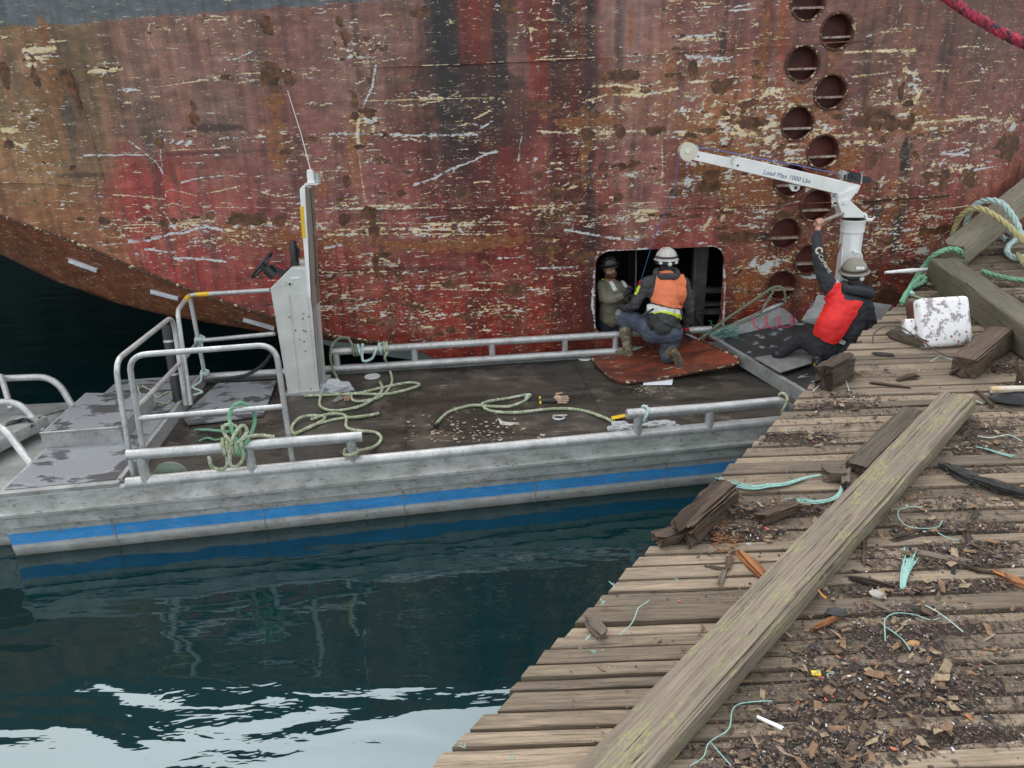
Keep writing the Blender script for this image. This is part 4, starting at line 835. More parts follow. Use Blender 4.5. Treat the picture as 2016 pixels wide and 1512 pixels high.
# steering wheel, helm, throttle
wc = PY(516, 522, yC+.2); ax = (PY(548, 546, yC+.2)-wc).normalized(); M_ = Matrix.Translation(wc) @ ax.to_track_quat('Z', 'Y').to_matrix().to_4x4()
sw = MB().tube([M_ @ V((.165*math.cos(2*math.pi*k/28), .165*math.sin(2*math.pi*k/28), 0)) for k in range(28)], .014, 8, closed=True).build('steering_wheel', MT['black'], con, True)
mb = MB()
for k in range(3):
    a = 2*math.pi*k/3+.5; mb.tube([M_ @ V((0, 0, .04)), M_ @ V((.16*math.cos(a), .16*math.sin(a), 0))], [.016, .01], 6)
mb.lathe([(0, 0), (.04, .0), (.045, .05), (.06, .06), (.065, .16), (0, .16)], 14, M_); mb.build('spokes_and_hub', MT['black'], sw, True)
MB().hexa([PY(x, y, yC+d) for d in (.1, .3) for x, y in ((548, 538), (556, 545), (572, 528), (534, 519))]).build('helm_shroud', MT['black'], con)
MB().hexa([PY(x, y, yC+d) for d in (.08, .09) for x, y in ((541, 523), (545, 521), (565, 530), (560, 531))]).build('red_strip', MT['red'], con)
t0, t1 = PY(582, 530, yC+.14), PY(576, 474, yC+.14)
th = MB().tube([t0, t0.lerp(t1, .35), t0.lerp(t1, .36), t0.lerp(t1, .95), t1], [.045, .045, .036, .038, .03], 12).build('throttle', MT['black'], con, True)
MB().tube([t0.lerp(t1, .4)+V((.05, 0, 0)), t0.lerp(t1, .75)+V((.05, 0, 0))], .012, 8).build('trigger', MT['black'], th, True)
# mast with windscreen, light and aerial
MB().prism([cY(590, 372), cY(595, 366), cY(600, 366), cY(614, 585), cY(606, 585), cY(594, 440)], (0, 1, 0), .05).build('mast_bar', MT['wpaint'], con)
MB().prism([cY(590.5, 407)+fy*.6, cY(597.7, 406)+fy*.6, cY(602.2, 468)+fy*.6, cY(595.3, 469)+fy*.6], (0, 1, 0), .06).build('yellow_band', MT['yellow'], con)
MB().prism([cY(x, y)+V((0, .15, 0)) for x, y in ((592, 368), (600, 368), (613, 540), (605, 540))], (0, 1, 0), .04).build('mast_bar', MT['wpaint'], con)
m = NM('smoked_acrylic'); m.out((.32, .27, .22), .15, 0, None, Transmission_Weight=.55, IOR=1.3); MT['acryl'] = m.m
MB().hexa([cY(600, 368), cY(611, 369), cY(624, 600), cY(613, 600)]+[cY(x, y)+V((0, .16, 0)) for x, y in ((600, 368), (611, 369), (624, 600), (613, 600))]).build('windscreen', MT['acryl'], con)
X_ = V((.007, 0, 0)); q_ = [cY(611, 575), cY(627.5, 764)]; MB().prism([q_[0]+X_+V((0, .03, 0)), q_[1]+X_+V((0, .03, 0)), q_[1]+X_+V((-.04, .42, 0)), q_[0]+X_+V((-.04, .42, 0))], (1, 0, 0), .006).build('front_panel', alum('blue_grey_panel', .50, .38, .4, .3), con)
tb = cY(606, 366)+V((0, .2, 0)); MB().box(tb, (.14, .12, .012)).build('top_bracket', MT['wpaint'], con)
MB().lathe([(0, .13), (.03, .125), (.036, .09), (.036, .02), (.045, 0)], 14, Matrix.Translation(tb+V((-.01, 0, .01)))).build('lamp', MT['wpaint'], con, True)
MB().lathe([(0, .09), (.025, .09), (.03, .0)], 12, Matrix.Translation(tb+V((.05, .02, .01)))).build('aerial_base', MT['alum'], con, True)
a0 = tb+V((.0, .02, .08)); a1 = PY(566, 178, a0.y); MB().tube([a0, a0.lerp(a1, .5)+V((.01, 0, 0)), a1], [.006, .004, .003], 6).build('aerial', MT['wpaint'], con, True)
MB().tube(spline([cY(611, 372)+V((0, -.01, 0)), cY(616, 430)+V((0, -.01, 0)), cY(621, 500)+V((0, -.01, 0)), cY(622, 560)+V((0, -.01, 0))], .06), .006, 6).build('cable', MT['black'], con, True)
# corrugated hose
P = spline([PY(538, 690, 8.1), PY(520, 716, 8.2), PY(490, 736, 8.25), PY(455, 744, 8.25), PY(420, 747, 8.2)], .012)
tag(MB().tube(P, [.022 if k % 4 < 2 else .018 for k in range(len(P))], 8).build('corrugated_hose', MT['black'], smooth=False), 'ribbed black hose curving from the console down to the stern deck', 'hose')
# --- foredeck, bow
fA_, fB_ = Pz(1407, 667, .70), Pz(1594, 778, .62)
c_ = Pz(1577, 633, .75)
mb = MB(); lo = V((0, 0, -.14)); w_ = V((.05, .01, 0))
mb.hexa([fA_+lo, fB_+lo, fB_+lo+w_, fA_+lo+w_, fA_, fB_, fB_+w_, fA_+w_]); mb.build('bulkhead', MT['alum'], boat)
fD = fB_+V((1.5, .12, .10)); fC2 = V((4.35, c_.y+.1, .95))
mb = MB(); d_ = V((0, 0, -.012)); mb.add([fA_+w_*.8+d_, fB_+w_*.8+d_, fD, c_, fC2], [(0, 1, 2, 4, 3)]); mb.build('foredeck', MT['fdeck'], boat)
# raised plate on the foredeck
P = [Pz(1486, 706, .69), Pz(1536, 735, .68), Pz(1612, 712, .70), Pz(1580, 690, .71)]
MB().prism(P, (0, 0, 1), .012).build('hatch_cover', alum('scuffed_hatch', .36, .2, .45, .3, scale=10), boat)
# far bulwark with pipe top
T0, T1_, T2_ = fA_+V((-.05, .05, .02)), PY(1585, 577, c_.y+.12), PY(1608, 582, c_.y+.1)
mb = MB(); mb.add([fA_+d_, c_, T1_, T0, T1_.lerp(T0, .5), c_.lerp(fA_, .5)], [(0, 5, 4, 3), (5, 1, 2, 4)]); mb.build('bow_bulwark', MT['alum'], boat)
MB().tube([T0, T0.lerp(T1_, .5), T1_, T2_], .03, 10).build('bulwark_pipe', MT['pipe'], boat, True)
e1, e2, e3 = PY(1757, 603, 8.5), PY(1727, 640, 8.0), PY(1700, 655, 7.8)
mb = MB(); mb.add([T1_+V((.02, -.01, -.01)), e1, e2, Pz(1640, 650, .8), c_], [(0, 1, 2, 3, 4)]); o = mb.build('bow_plate', MT['alum'], boat)
sm = o.modifiers.new('s', 'SOLIDIFY'); sm.thickness = .02
mb = MB(); mb.add([T1_+V((.02, -.01, -.03)), e1+V((0, 0, -.02)), V((e1.x, e1.y, 0)), V((T1_.x, T1_.y, 0))], [(0, 1, 2, 3)]); mb.build('bow_front', MT['side'], boat)
MB().lathe([(0, .02), (.03, .02), (.035, 0)], 12, Matrix.Translation(PY(1561, 602, c_.y+.02)) @ Matrix.Rotation(math.radians(70), 4, 'X') @ Matrix.Scale(1.8, 4, (0, 1, 0))).build('oval_cleat', MT['pipe'], boat, True)
# ================================================================ the wooden dock (it climbs a little towards the ship)
DT = .09
def dz(y): return DK+DT*(y-2.4)
def PD(px, py, h=0.):
    d = ray(px, py); t = (DK+h-DT*2.4-H)/(d.z-DT*d.y); return V((0, 0, H))+d*t
def onD(p, h=0.): return V((p[0], p[1], dz(p[1])+h))
ED = [PD(x, y) for x, y in ((600, 1760), (840, 1512), (1010, 1345), (1180, 1180), (1300, 1060), (1430, 925), (1540, 815), (1640, 715), (1700, 655), (1765, 600), (1800, 560), (1830, 520), (1850, 470))]
EY = [p.y for p in ED]; EX = [p.x for p in ED]
def edge(y): return float(np.interp(y, EY, EX)) if y > EY[0] else EX[0]-(EY[0]-y)*.8
YMAX = 10.9
def hullx(y):   # where the ship's side stands beyond y
    x = 4.0
    while hull_y(x) < y+.12 and x < 9: x += .02
    return x if x > 4.01 else -9
dock = thing('dock', (3, 4, 0), 'weathered wooden plank dock with a ragged edge, littered with wood debris', 'dock')
y = .5; rr = random.Random(3); PLK = []
while y < YMAX:
    w = float(np.interp(y, [.5, 2.4, 4, 6, 9], [.088, .086, .10, .10, .098]))*rr.choice([.85, 1, 1, 1, 1.1, 1.25]); gap = rr.uniform(.006, .015)+(.012 if rr.random() < .12 else 0)
    y0, y1 = y+gap/2, y+w-gap/2; sk = rr.uniform(-.004, .004)
    dzj = rr.uniform(-.012, .012)-(.012 if rr.random() < .12 else 0); x0 = max(edge((y0+y1)/2), hullx(y1))+rr.uniform(-.008, .010)+(rr.choice([-.04, .05, .08]) if rr.random() < .10 else 0); ex = edge(y1)-edge(y0)
    x1 = 9.; n = 34; vs = []; fs = []; tw = rr.uniform(-.004, .004)
    for i in range(n+1):
        t = (i/n)**1.5; xx = x0+(x1-x0)*t; sk2 = max(0, 1-(xx-x0)/.6); xa, xb = xx-ex*.5*sk2, xx+ex*.5*sk2
        ja = mn.noise(V((xx*3, y*7, 0)))*.005; jb = mn.noise(V((xx*3, y*7+50, 0)))*.005; e = rr.uniform(0, .006) if i == 0 else 0
        za, zb_ = dz(y0)+dzj+tw, dz(y1)+dzj-tw; m_ = (ja+jb)*.3
        vs += [(xa+e, y0+ja+sk*i/n, za-.06), (xa+e, y0+ja+sk*i/n, za-.004), (xa*.85+xb*.15, y0+ja+.006, za+m_), (xb*.85+xa*.15-e, y1+jb-.006, zb_+m_), (xb-e, y1+jb, zb_-.004), (xb-e, y1+jb, zb_-.06)]
    for i in range(n):
        a = i*6; b = a+6
        for k in range(5): fs.append((a+k, b+k, b+k+1, a+k+1))
    fs.append((0, 1, 2, 3, 4, 5)); c = V(((x0+x1)/2, (y0+y1)/2, 0)); M = Matrix.Translation(c)
    o = link('plank', mesh('plank', [V(v)-c for v in vs], fs, MT['plank']), dock, M)
    PLK.append((y0, y1)); y += w
# bearers under the planks
for k in range(7):
    o_ = .22+k*.9; mb = MB(); a, b = V((edge(.6)+o_, .6, dz(.6)-.25)), V((edge(YMAX)+o_, YMAX-.1, dz(YMAX)-.25)); s = V((.08, 0, 0)); u_ = V((0, 0, .18))
    pts = [V((edge(q)+o_, q, dz(q)-.26)) for q in np.linspace(.6, 8.2, 9)]
    for p, q in zip(pts[:-1], pts[1:]): mb.hexa([p-s, p+s, q+s, q-s, p-s+u_, p+s+u_, q+s+u_, q-s+u_])
    mb.build('bearer', MT['wood_d'], dock)
for k in range(5):
    q = 1.6+k*1.45; p = V((edge(q)+.45, q, -1.2)); MB().tube([p, V((p.x, p.y, dz(q)-.27))], .14, 12).build('pile', MT['wood_d'], dock, True)
# ---------------------------------------------------------------- big timbers
D1 = PD(1385, 1440); D2 = PD(1918, 816); dd = (D2-D1).normalized(); nn = V((-dd.y, dd.x, 0)).normalized()
a = D1-dd*1.6+nn*.118; b = D2+nn*.118
# the far end is sawn square just below photo (1880, 800)
timber('long_timber', onD(a, .004), onD(b, .004), .235, .125, MT['timber_m'], 'long weathered dock timber with yellow green moss lying across the planks toward the lower left', 'timber', ns=60, N=40, rnd=.28, rough=.0035, groove=.016, ends=.01, seed=5)
a, b = PD(1702, 932, .0), PD(1815, 822, .0)
timber('short_plank', onD(a, .004)-dd*.0-V((.05, 0, 0)), onD(b, .004)-V((.07, 0, 0)), .15, .075, MT['wood_g'], 'short rough grey board lying beside the top end of the long mossy timber', 'board', ns=24, N=26, rnd=.25, rough=.006, groove=.014, ends=.03, seed=8)
B1a, B1b = PD(1893, 515), PD(2080, 372)
B1a = PD(1866, 512); B1b = PD(2060, 355)
e1, e2 = V((5.25, 8.35, 0)), V((9.2, 9.0, 0))
def bt(name, pa, pb, W, Hh, lab, h=.0, **k): return timber(name, pa+V((0, 0, h)), pb+V((0, 0, h)), W, Hh, MT['timber'], lab, 'timber', **k)
bt('square_timber', PD(1876, 520), PY(2090, 345, 9.9), .27, .25, 'upper square timber at the dock corner, with the blue green and yellow ropes over it', ns=30, N=32, rnd=.10, rough=.003, groove=.010, ends=.008, seed=21)
bt('square_timber', PD(1846, 556), PD(2120, 765), .27, .27, 'lower square timber slanting down to the right edge with a green rope round its end', ns=30, N=32, rnd=.10, rough=.003, groove=.010, ends=.008, seed=22)
bt('support_block', PD(1862, 528), PD(1890, 536), .22, .12, 'small wooden block under the meeting ends of the two square timbers', ns=6, N=20, rnd=.1, rough=.003, groove=.004, ends=.004, seed=24)
timber('bolt', PD(1868, 492, .25), PD(1851, 463, .33), .022, .022, MT['steel'], 'bent rusty bolt sticking up where the two square timbers meet', 'bolt', ns=6, N=10, rnd=1, rough=.001, groove=.001, ends=0, seed=3)
timber('dark_timber', PD(1893, 742), PD(1968, 680), .20, .17, MT['wood_d'], 'short charred looking timber lying between the white block and the slanting timber', 'timber', ns=14, N=26, rnd=.2, rough=.008, groove=.02, ends=.02, seed=31)
timber('post_stub', PD(2010, 772), PD(2070, 768), .16, .2, MT['wood_d'], 'dark wooden stub with a bright nail at the right edge', 'post', ns=8, N=20, rnd=.2, rough=.006, groove=.01, ends=.01, seed=33)
MB().tube([PD(2008, 752, .10), PD(2008, 752, .19)], .006, 6).build('nail', MT['pipe'], bpy.data.objects['post_stub'])
# ---------------------------------------------------------------- pieces of wood, one by one
def piece(name, p, q, W, Hh, mat, lab, cat='wood', h=0., h2=None, **k):
    kk = dict(ns=12, N=18, rnd=.3, rough=.008, groove=.018, ends=.03, seed=sum(map(ord, lab)) % 97); kk.update(k)
    return timber(name, PD(*p, h+.002), PD(*q, h if h2 is None else h2), W, Hh, MT[mat], lab, cat, **kk)
piece('rotten_beam_end', (1345, 1068), (1432, 990), .15, .14, 'wood_d', 'big dark rotten beam end crumbling at the dock edge', ns=26, N=40, rough=.016, groove=.045, ends=.05)
piece('dark_block', (1296, 1072), (1330, 1060), .10, .06, 'wood_d', 'dark flat block under the rotten beam end at the dock edge')
piece('rotten_stump', (1618, 768), (1664, 742), .14, .20, 'wood_d', 'upright rotten wood chunk beside the boot of the kneeling worker in the red vest', ns=20, N=34, rough=.014, groove=.035, ends=.05)
piece('wood_block', (1622, 942), (1658, 944), .11, .075, 'wood_g', 'small square wooden block at the end of the longer aqua rope strand', ns=8)
piece('wedge', (1663, 966), (1664, 936), .05, .06, 'wood_g', 'thin upright wedge of wood between the square block and the long timber', ns=8)
piece('split_chunk', (1496, 1030), (1566, 1004), .075, .06, 'wood_d', 'dark split piece of wood above the orange splinters', ns=18, N=30, groove=.035)
piece('orange_splinter', (1456, 1092), (1508, 1146), .06, .035, 'wood_o', 'orange brown split piece pointing down at the long timber', ns=16, N=26, groove=.03, taper=.4)
piece('wedge_block', (1757, 662), (1822, 682), .22, .10, 'wood_g', 'broken wedge of grey wood with a dark end beside the white block', ns=14, N=26, ends=.06, taper=.2)
piece('small_offcut', (1164, 1228), (1186, 1256), .07, .05, 'wood_g', 'small brown offcut alone on the clean planks near the water', ns=10, ends=.02)
piece('bright_splinter', (1600, 1243), (1664, 1212), .03, .018, 'wood_o', 'light orange splinter lying in the chips right of the long timber', taper=.6, ns=10)
piece('grey_board', (1806, 1098), (1900, 1112), .055, .035, 'wood_g', 'grey slat beside the tufted aqua strand', ns=10, groove=.006)
piece('brown_stick', (1758, 1066), (1846, 1042), .05, .03, 'wood_d', 'brown split stick right of the mossy stretch of the long timber', taper=.4)
piece('brown_stick', (1678, 1143), (1756, 1160), .032, .025, 'wood_d', 'dark brown stick lying left of the tufted aqua strand', taper=.3)
piece('leaning_stick', (1900, 1053), (1922, 1115), .035, .03, 'wood_d', 'dark stick pointing down the planks at the right, over the grey slat', taper=.3)
piece('thin_stick', (1893, 1042), (1925, 1003), .02, .02, 'wood_g', 'thin light stick forming a V with the dark stick at the right', taper=.4)
piece('orange_strip', (1905, 1072), (1960, 1085), .03, .015, 'wood_o', 'short orange strip of wood near the right edge', taper=.5)
piece('orange_strip', (1958, 1130), (2020, 1158), .05, .02, 'wood_o', 'longer orange brown strip at the right edge of the dock', taper=.4)
piece('brown_strip', (1896, 1118), (1950, 1130), .04, .015, 'wood_d', 'flat dark brown strip touching the orange strip at the right edge', taper=.5)
piece('stick', (1500, 1000), (1488, 1040), .02, .02, 'wood_d', 'upright thin stick beside the dark split piece of wood', taper=.4)
piece('pale_splinter', (1480, 1018), (1494, 992), .03, .012, 'wood_g', 'pale splinter standing next to the aqua strand ends', taper=.5)
piece('stick', (1700, 1110), (1706, 1030), .018, .016, 'wood_d', 'long thin stick lying up and down beside the brown split stick', h=.0, taper=.3)
piece('flat_chip', (1730, 1190), (1758, 1202), .07, .012, 'wood_g', 'grooved flat chip beside the round pale stone', ns=6)
piece('stick', (1716, 758), (1792, 766), .035, .025, 'wood_d', 'long dark stick on the clean planks below the wedge of grey wood', taper=.4)
piece('stick', (1768, 752), (1804, 742), .06, .03, 'wood_d', 'crumpled dark chip above the long dark stick', taper=.3)
piece('flat_chip', (1720, 697), (1756, 700), .05, .008, 'bark', 'flat black chip left of the wedge of grey wood', taper=.3)
piece('stick', (1922, 772), (1952, 802), .025, .02, 'wood_d', 'dark stick on the planks beside the black rubber lump', taper=.2)
piece('stick', (1432, 1124), (1436, 1100), .03, .02, 'wood_d', 'small dark stick left of the orange brown split piece', taper=.2)
piece('stick', (1418, 1152), (1428, 1124), .018, .014, 'wood_g', 'thin light stick under the rotten beam end', taper=.2)
piece('flat_chip', (1396, 1118), (1432, 1124), .03, .01, 'wood_d', 'flat dark chip on the plank below the rotten beam end', taper=.2)
piece('under_stick', (1608, 1036), (1658, 986), .03, .02, 'wood_d', 'dark strip along the upper side of the long timber', taper=.2)
# black bark, torn in layers
bk = thing('bark_sheet', PD(1930, 945), 'long torn layers of black bark on the chips near the right edge', 'bark')
for i, (p, q, w, hh_) in enumerate((((1858, 918), (1950, 958), .10, .0), ((1900, 938), (2010, 972), .12, .012), ((1950, 962), (2060, 985), .09, .004), ((1866, 926), (1916, 952), .07, .02))):
    timber('bark', PD(*p, .01+hh_), PD(*q, .012), w, .022, MT['bark'], parent=bk, ns=22, N=22, rnd=.5, rough=.012, groove=.02, ends=.04, seed=60+i, taper=.55)
def stone(name, px, py, rx, ry, rz, mat, lab, h=.0):
    c = PD(px, py, h); mb = MB(); sd = px*.13
    for i in range(9):
        th = math.pi*i/8
        for j in range(12):
            ph = 2*math.pi*j/12; v = V((math.sin(th)*math.cos(ph), math.sin(th)*math.sin(ph), math.cos(th))); v = v*(1+.35*mn.noise(v*1.5+V((sd, 0, 0))))
            mb.v.append(c+V((v.x*rx, v.y*ry, v.z*rz+rz*.7)))
    mb.f = [(i*12+j, i*12+(j+1) % 12, (i+1)*12+(j+1) % 12, (i+1)*12+j) for i in range(8) for j in range(12)]
    return tag(mb.build(name, mat, smooth=True), lab, 'stone')
MT['stone'] = simple('pale_stone', (.36, .33, .29), (.26, .24, .21), 14, .8); MT['dstone'] = simple('black_stone', (.03, .03, .032), (.05, .05, .05), 14, .7)
stone('pebble', 1726, 1175, .038, .038, .02, MT['stone'], 'round pale stone in the chips right of the long timber'); stone('dark_stone', 1646, 1210, .055, .035, .02, MT['dstone'], 'flat black stone touching the light orange splinter')
stone('pebble', 1475, 1074, .02, .013, .01, MT['stone'], 'small rounded grey pebble beside the orange splinters')
stone('pebble', 1797, 1271, .034, .022, .014, simple('amber_stone', (.36, .20, .08), None, 12, .6), 'amber coloured stone below the thin aqua strands')
# rubber lump with pole
o = stone('rubber_lump', 1990, 790, .19, .11, .06, MT['rubber'], 'black rubber lump under the rust spotted pole at the right edge'); o['category'] = 'rubber'
timber('pole', PD(1950, 772, .10), PD(2100, 768, .10), .045, .045, simple('spotted_pole', (.62, .58, .50), (.50, .36, .20), 10, .6), 'pale rust spotted pole reaching in from the right edge', 'pole', ns=16, N=14, rnd=1, rough=.002, groove=.002, ends=.012, seed=2)
q = PY(1742, 541, 7.9), PY(1838, 534, 8.1)
timber('white_rod', q[0], q[1], .05, .05, MT['wpaint'], 'white pointed rod sticking out from the slanting timber over the boat bow', 'rod', ns=14, N=12, rnd=1, rough=.001, groove=0, ends=.0, seed=2, taper=.45)
# ---------------------------------------------------------------- white enamelled block
m = NM('chipped_white_enamel'); n = m.noise(10, None, 6, .65); n2 = m.noise(26, None, 5, .7); vo = m.vor(13, None)
col = m.mix(m.ramp(n, [(.53, 0.), (.57, 1.)]), (.78, .76, .76), (.30, .27, .26)); col = m.mix(m.ramp(vo, [(.14, 1.), (.18, 0.)]), col, (.42, .16, .11)); col = m.mix(m.ramp(n2, [(.62, 0.), (.66, 1.)]), col, (.24, .10, .06))
m.out(col, .35, 0, m.bump(n, .003)); MT['enamel'] = m.m
c = PD(1874, 690); wb = thing('enamel_block', c, 'white chipped enamel metal block with rusty edges leaning against the slanting timber', 'metal block')
w_, h_ = .235, .44; tl = math.radians(24)
Mx = Matrix.Translation(c+V((0, .05, .02))) @ Matrix.Rotation(math.radians(6), 4, 'Z') @ Matrix.Rotation(-tl, 4, 'X')
def rbox(name, cx, cy, cz, sx, sy, sz, mat, par, bev=.02, M=Mx):
    mb = MB().box((cx, cy, cz), (sx, sy, sz)); o = link(name, mesh(name, mb.v, mb.f, mat, True), par, M); b = o.modifiers.new('b', 'BEVEL'); b.width = bev; b.segments = 3; return o
rbox('face', 0, .05, h_/2, w_*2, .13, h_, MT['enamel'], wb, .04); rbox('rusty_back', .0, .16, h_/2, w_*1.98, .12, h_*.97, MT['steel'], wb, .03)
rbox('side_lug', -w_-.04, .12, .20, .09, .08, .15, MT['enamel'], wb, .015); rbox('side_lug', w_+.03, .15, .25, .07, .08, .2, MT['steel'], wb, .015)
# ---------------------------------------------------------------- litter: bark, chips, dirt, shells
DBL = [(1800, 1240, 230, 190, 1.), (1620, 1440, 180, 90, 1.), (1560, 1500, 200, 60, 1.), (1750, 1330, 180, 60, 1.), (1880, 1060, 150, 120, .9), (1940, 900, 90, 80, 1.), (1460, 1040, 90, 55, .9), (1420, 1085, 70, 20, .8), (1560, 1010, 90, 40, .6), (1560, 865, 110, 14, 1.),
       (1640, 800, 110, 34, .9), (1700, 745, 90, 26, .45), (1900, 1440, 200, 18, .9), (1900, 1330, 200, 16, .6), (1700, 1200, 60, 90, 1.), (1990, 1200, 60, 60, .8), (1990, 800, 60, 60, .8), (1990, 720, 40, 30, .8), (1840, 580, 50, 40, 1.), (1960, 600, 90, 50, .9), (1985, 480, 60, 50, .8),
       (1980, 1480, 70, 30, .5), (1600, 1300, 40, 80, .8), (1520, 1400, 40, 60, .9), (1750, 1480, 220, 40, .6), (1900, 1380, 160, 60, .4), (1480, 1110, 60, 20, .5), (1860, 830, 60, 40, .8), (1720, 1100, 60, 60, .8), (1620, 900, 60, 20, .3)]
rowr = [random.Random(i*7).random() for i in range(400)]
def ddens(x, y):
    px, py = pr((x, y, dz(y)))
    d = max([v*math.exp(-(((px-a)/c)**2+((py-b)/e)**2)*.9) for a, b, c, e, v in DBL])
    i = next((k for k, (p, q) in enumerate(PLK) if q > y), 0)
    r = rowr[i]; return 1.02*d*(.35+.9*r) * (.55+.9*max(0, mn.noise(V((x*.9, y*3.2, 2)))+.45))
# dirt
mb = MB(); st = .03; xs = np.arange(.4, 7.2, st); ys = np.arange(1.7, 9.3, st); idx = {}
H_ = {}
for j, yv in enumerate(ys):
    for i, xv in enumerate(xs):
        if xv < max(edge(yv), hullx(yv))+.03: continue
        px, py = pr((xv, yv, dz(yv)))
        if px > 2120 or py > 1620: continue
        d = ddens(xv, yv)
        h = -.034+.052*d+.012*mn.noise(V((xv*9, yv*9, 0)))+.008*mn.noise(V((xv*26, yv*26, 4))); H_[i, j] = h
for (i, j), h in H_.items():
    q = [(i, j), (i+1, j), (i+1, j+1), (i, j+1)]
    if all(k in H_ for k in q) and max(H_[k] for k in q) > -.004:
        f = []
        for k in q:
            if k not in idx: idx[k] = len(mb.v); xv, yv = xs[k[0]], ys[k[1]]; mb.v.append(V((xv, yv, dz(yv)+max(H_[k], -.02))))
            f.append(idx[k])
        mb.f.append(tuple(f))
MT['dirt'] = simple('wet_wood_dirt', (.030, .021, .016), (.075, .050, .038), 30, .9, 0, .012, c3=(.16, .11, .08), s3=55, t3=.60)
tag(mb.build('dirt', MT['dirt'], smooth=True), 'dark damp dirt and rotted wood gathered on the planks', kind='stuff')
def litter(name, n, mats, size, lab, seed, dpow=1., flat=.12, area=None, lift=.0, cm=3.2):
    rg = np.random.default_rng(seed); pos = []; tries = 0
    while len(pos) < n and tries < n*60:
        tries += 1; x = rg.uniform(.2, 7.); yv = 1.8+(9.2-1.8)*rg.random()**1.4
        if x < max(edge(yv), hullx(yv))+.04: continue
        px, py = pr((x, yv, dz(yv)))
        if px > 2080 or py > 1580: continue
        d = ddens(x, yv)
        if rg.random() < d**dpow+area_floor: pos.append((x, yv, dz(yv)+max(0, -.02+.05*d)))
    pos = np.array(pos); k = len(pos); L = rg.lognormal(math.log(size), .6, k).clip(.003, size*cm); W = L*rg.uniform(.12, .7, k); T = np.minimum(L*flat*rg.uniform(.6, 1.8, k), .012)
    a = rg.uniform(0, 2*np.pi, k); tl = rg.normal(0, .22, k)
    base = np.array([[-1, -.6, -.5], [.7, -1, -.5], [1, .5, -.5], [-.6, 1, -.5], [-1, -.5, .5], [.6, -.9, .5], [1, .6, .5], [-.7, .9, .5]])/2
    vv = base[None]*np.stack([L, W, T], -1)[:, None]*rg.uniform(.75, 1.25, (k, 8, 3))
    ca, sa, ct, s_t = np.cos(a)[:, None], np.sin(a)[:, None], np.cos(tl)[:, None], np.sin(tl)[:, None]
    x_, y_, z_ = vv[..., 0]*ct-vv[..., 2]*s_t, vv[..., 1], vv[..., 0]*s_t+vv[..., 2]*ct
    w = np.stack([x_*ca-y_*sa, x_*sa+y_*ca, z_+np.abs(np.sin(tl))[:, None]*L[:, None]*.35+T[:, None]*.5+lift], -1)+pos[:, None]
    fb = np.array([(0, 1, 5, 4), (1, 2, 6, 5), (2, 3, 7, 6), (3, 0, 4, 7), (4, 5, 6, 7)])
    fs = (fb[None]+8*np.arange(k)[:, None, None]).reshape(-1, 4); c = pos.mean(0); P = (w-c).reshape(-1, 3)
    me = bpy.data.meshes.new(name); me.from_pydata(P.tolist(), [], fs.tolist())
    for m_ in mats: me.materials.append(m_)
    me.polygons.foreach_set('material_index', np.repeat(rg.integers(0, len(mats), k), 5).astype(np.int32))
    o = link(name, me, None, Matrix.Translation(V(c))); tag(o, lab, kind='stuff'); return o
S_ = lambda nme, c, r=.8: simple(nme, c, tuple(x*.6 for x in c), 40, r, 0, .002)
area_floor = .006
litter('wood_chips', 40000, [S_('chip_a', (.085, .055, .038)), S_('chip_b', (.05, .036, .028)), S_('chip_c', (.14, .10, .075)), S_('chip_d', (.035, .03, .028)), S_('chip_e', (.16, .12, .085)), S_('chip_f', (.10, .065, .06))], 0.0088, 'brown wood chips scattered over the dock planks', 1)
litter('bark_flakes', 1900, [S_('bark_a', (.03, .027, .026)), S_('bark_b', (.07, .05, .045)), S_('bark_c', (.12, .085, .075))], 0.017, 'larger dark bark flakes among the chips', 2, 1.2, .08)
area_floor = .002
litter('splinters', 2200, [S_('spl_a', (.22, .13, .07)), S_('spl_b', (.11, .07, .045)), S_('spl_c', (.30, .22, .14))], 0.026, 'thin pale splinters among the chips', 3, 1.2, .06)
area_floor = .006
litter('shell_bits', 2200, [S_('sh_a', (.72, .70, .66)), S_('sh_b', (.60, .58, .55)), S_('sh_c', (.42, .42, .42))], 0.0055, 'tiny white shell and paint bits on the dock', 4, .9, .5)
area_floor = .012
litter('orange_flakes', 170, [S_('of_a', (.68, .14, .06), .6), S_('of_b', (.60, .20, .08), .6), S_('of_c', (.62, .10, .08), .6)], 0.011, 'bright orange paint flakes scattered over the dock', 5, .8, .15)
# orange splinter heap by the rotten beam end
rg = random.Random(5); mb = MB()
for k in range(60):
    p = PD(rg.gauss(1428, 16), rg.gauss(1052, 14), .012+rg.random()*.02); a = rg.uniform(-.6, 1.0); L = rg.uniform(.02, .07); d = V((math.cos(a), math.sin(a), rg.uniform(-.1, .3)))*L; mb.tube([p-d/2, p+d/2], [.004, .001], 4)
tag(mb.build('orange_splinters', MT['wood_o']), 'heap of fresh orange splinters beside the rotten beam end', kind='stuff')
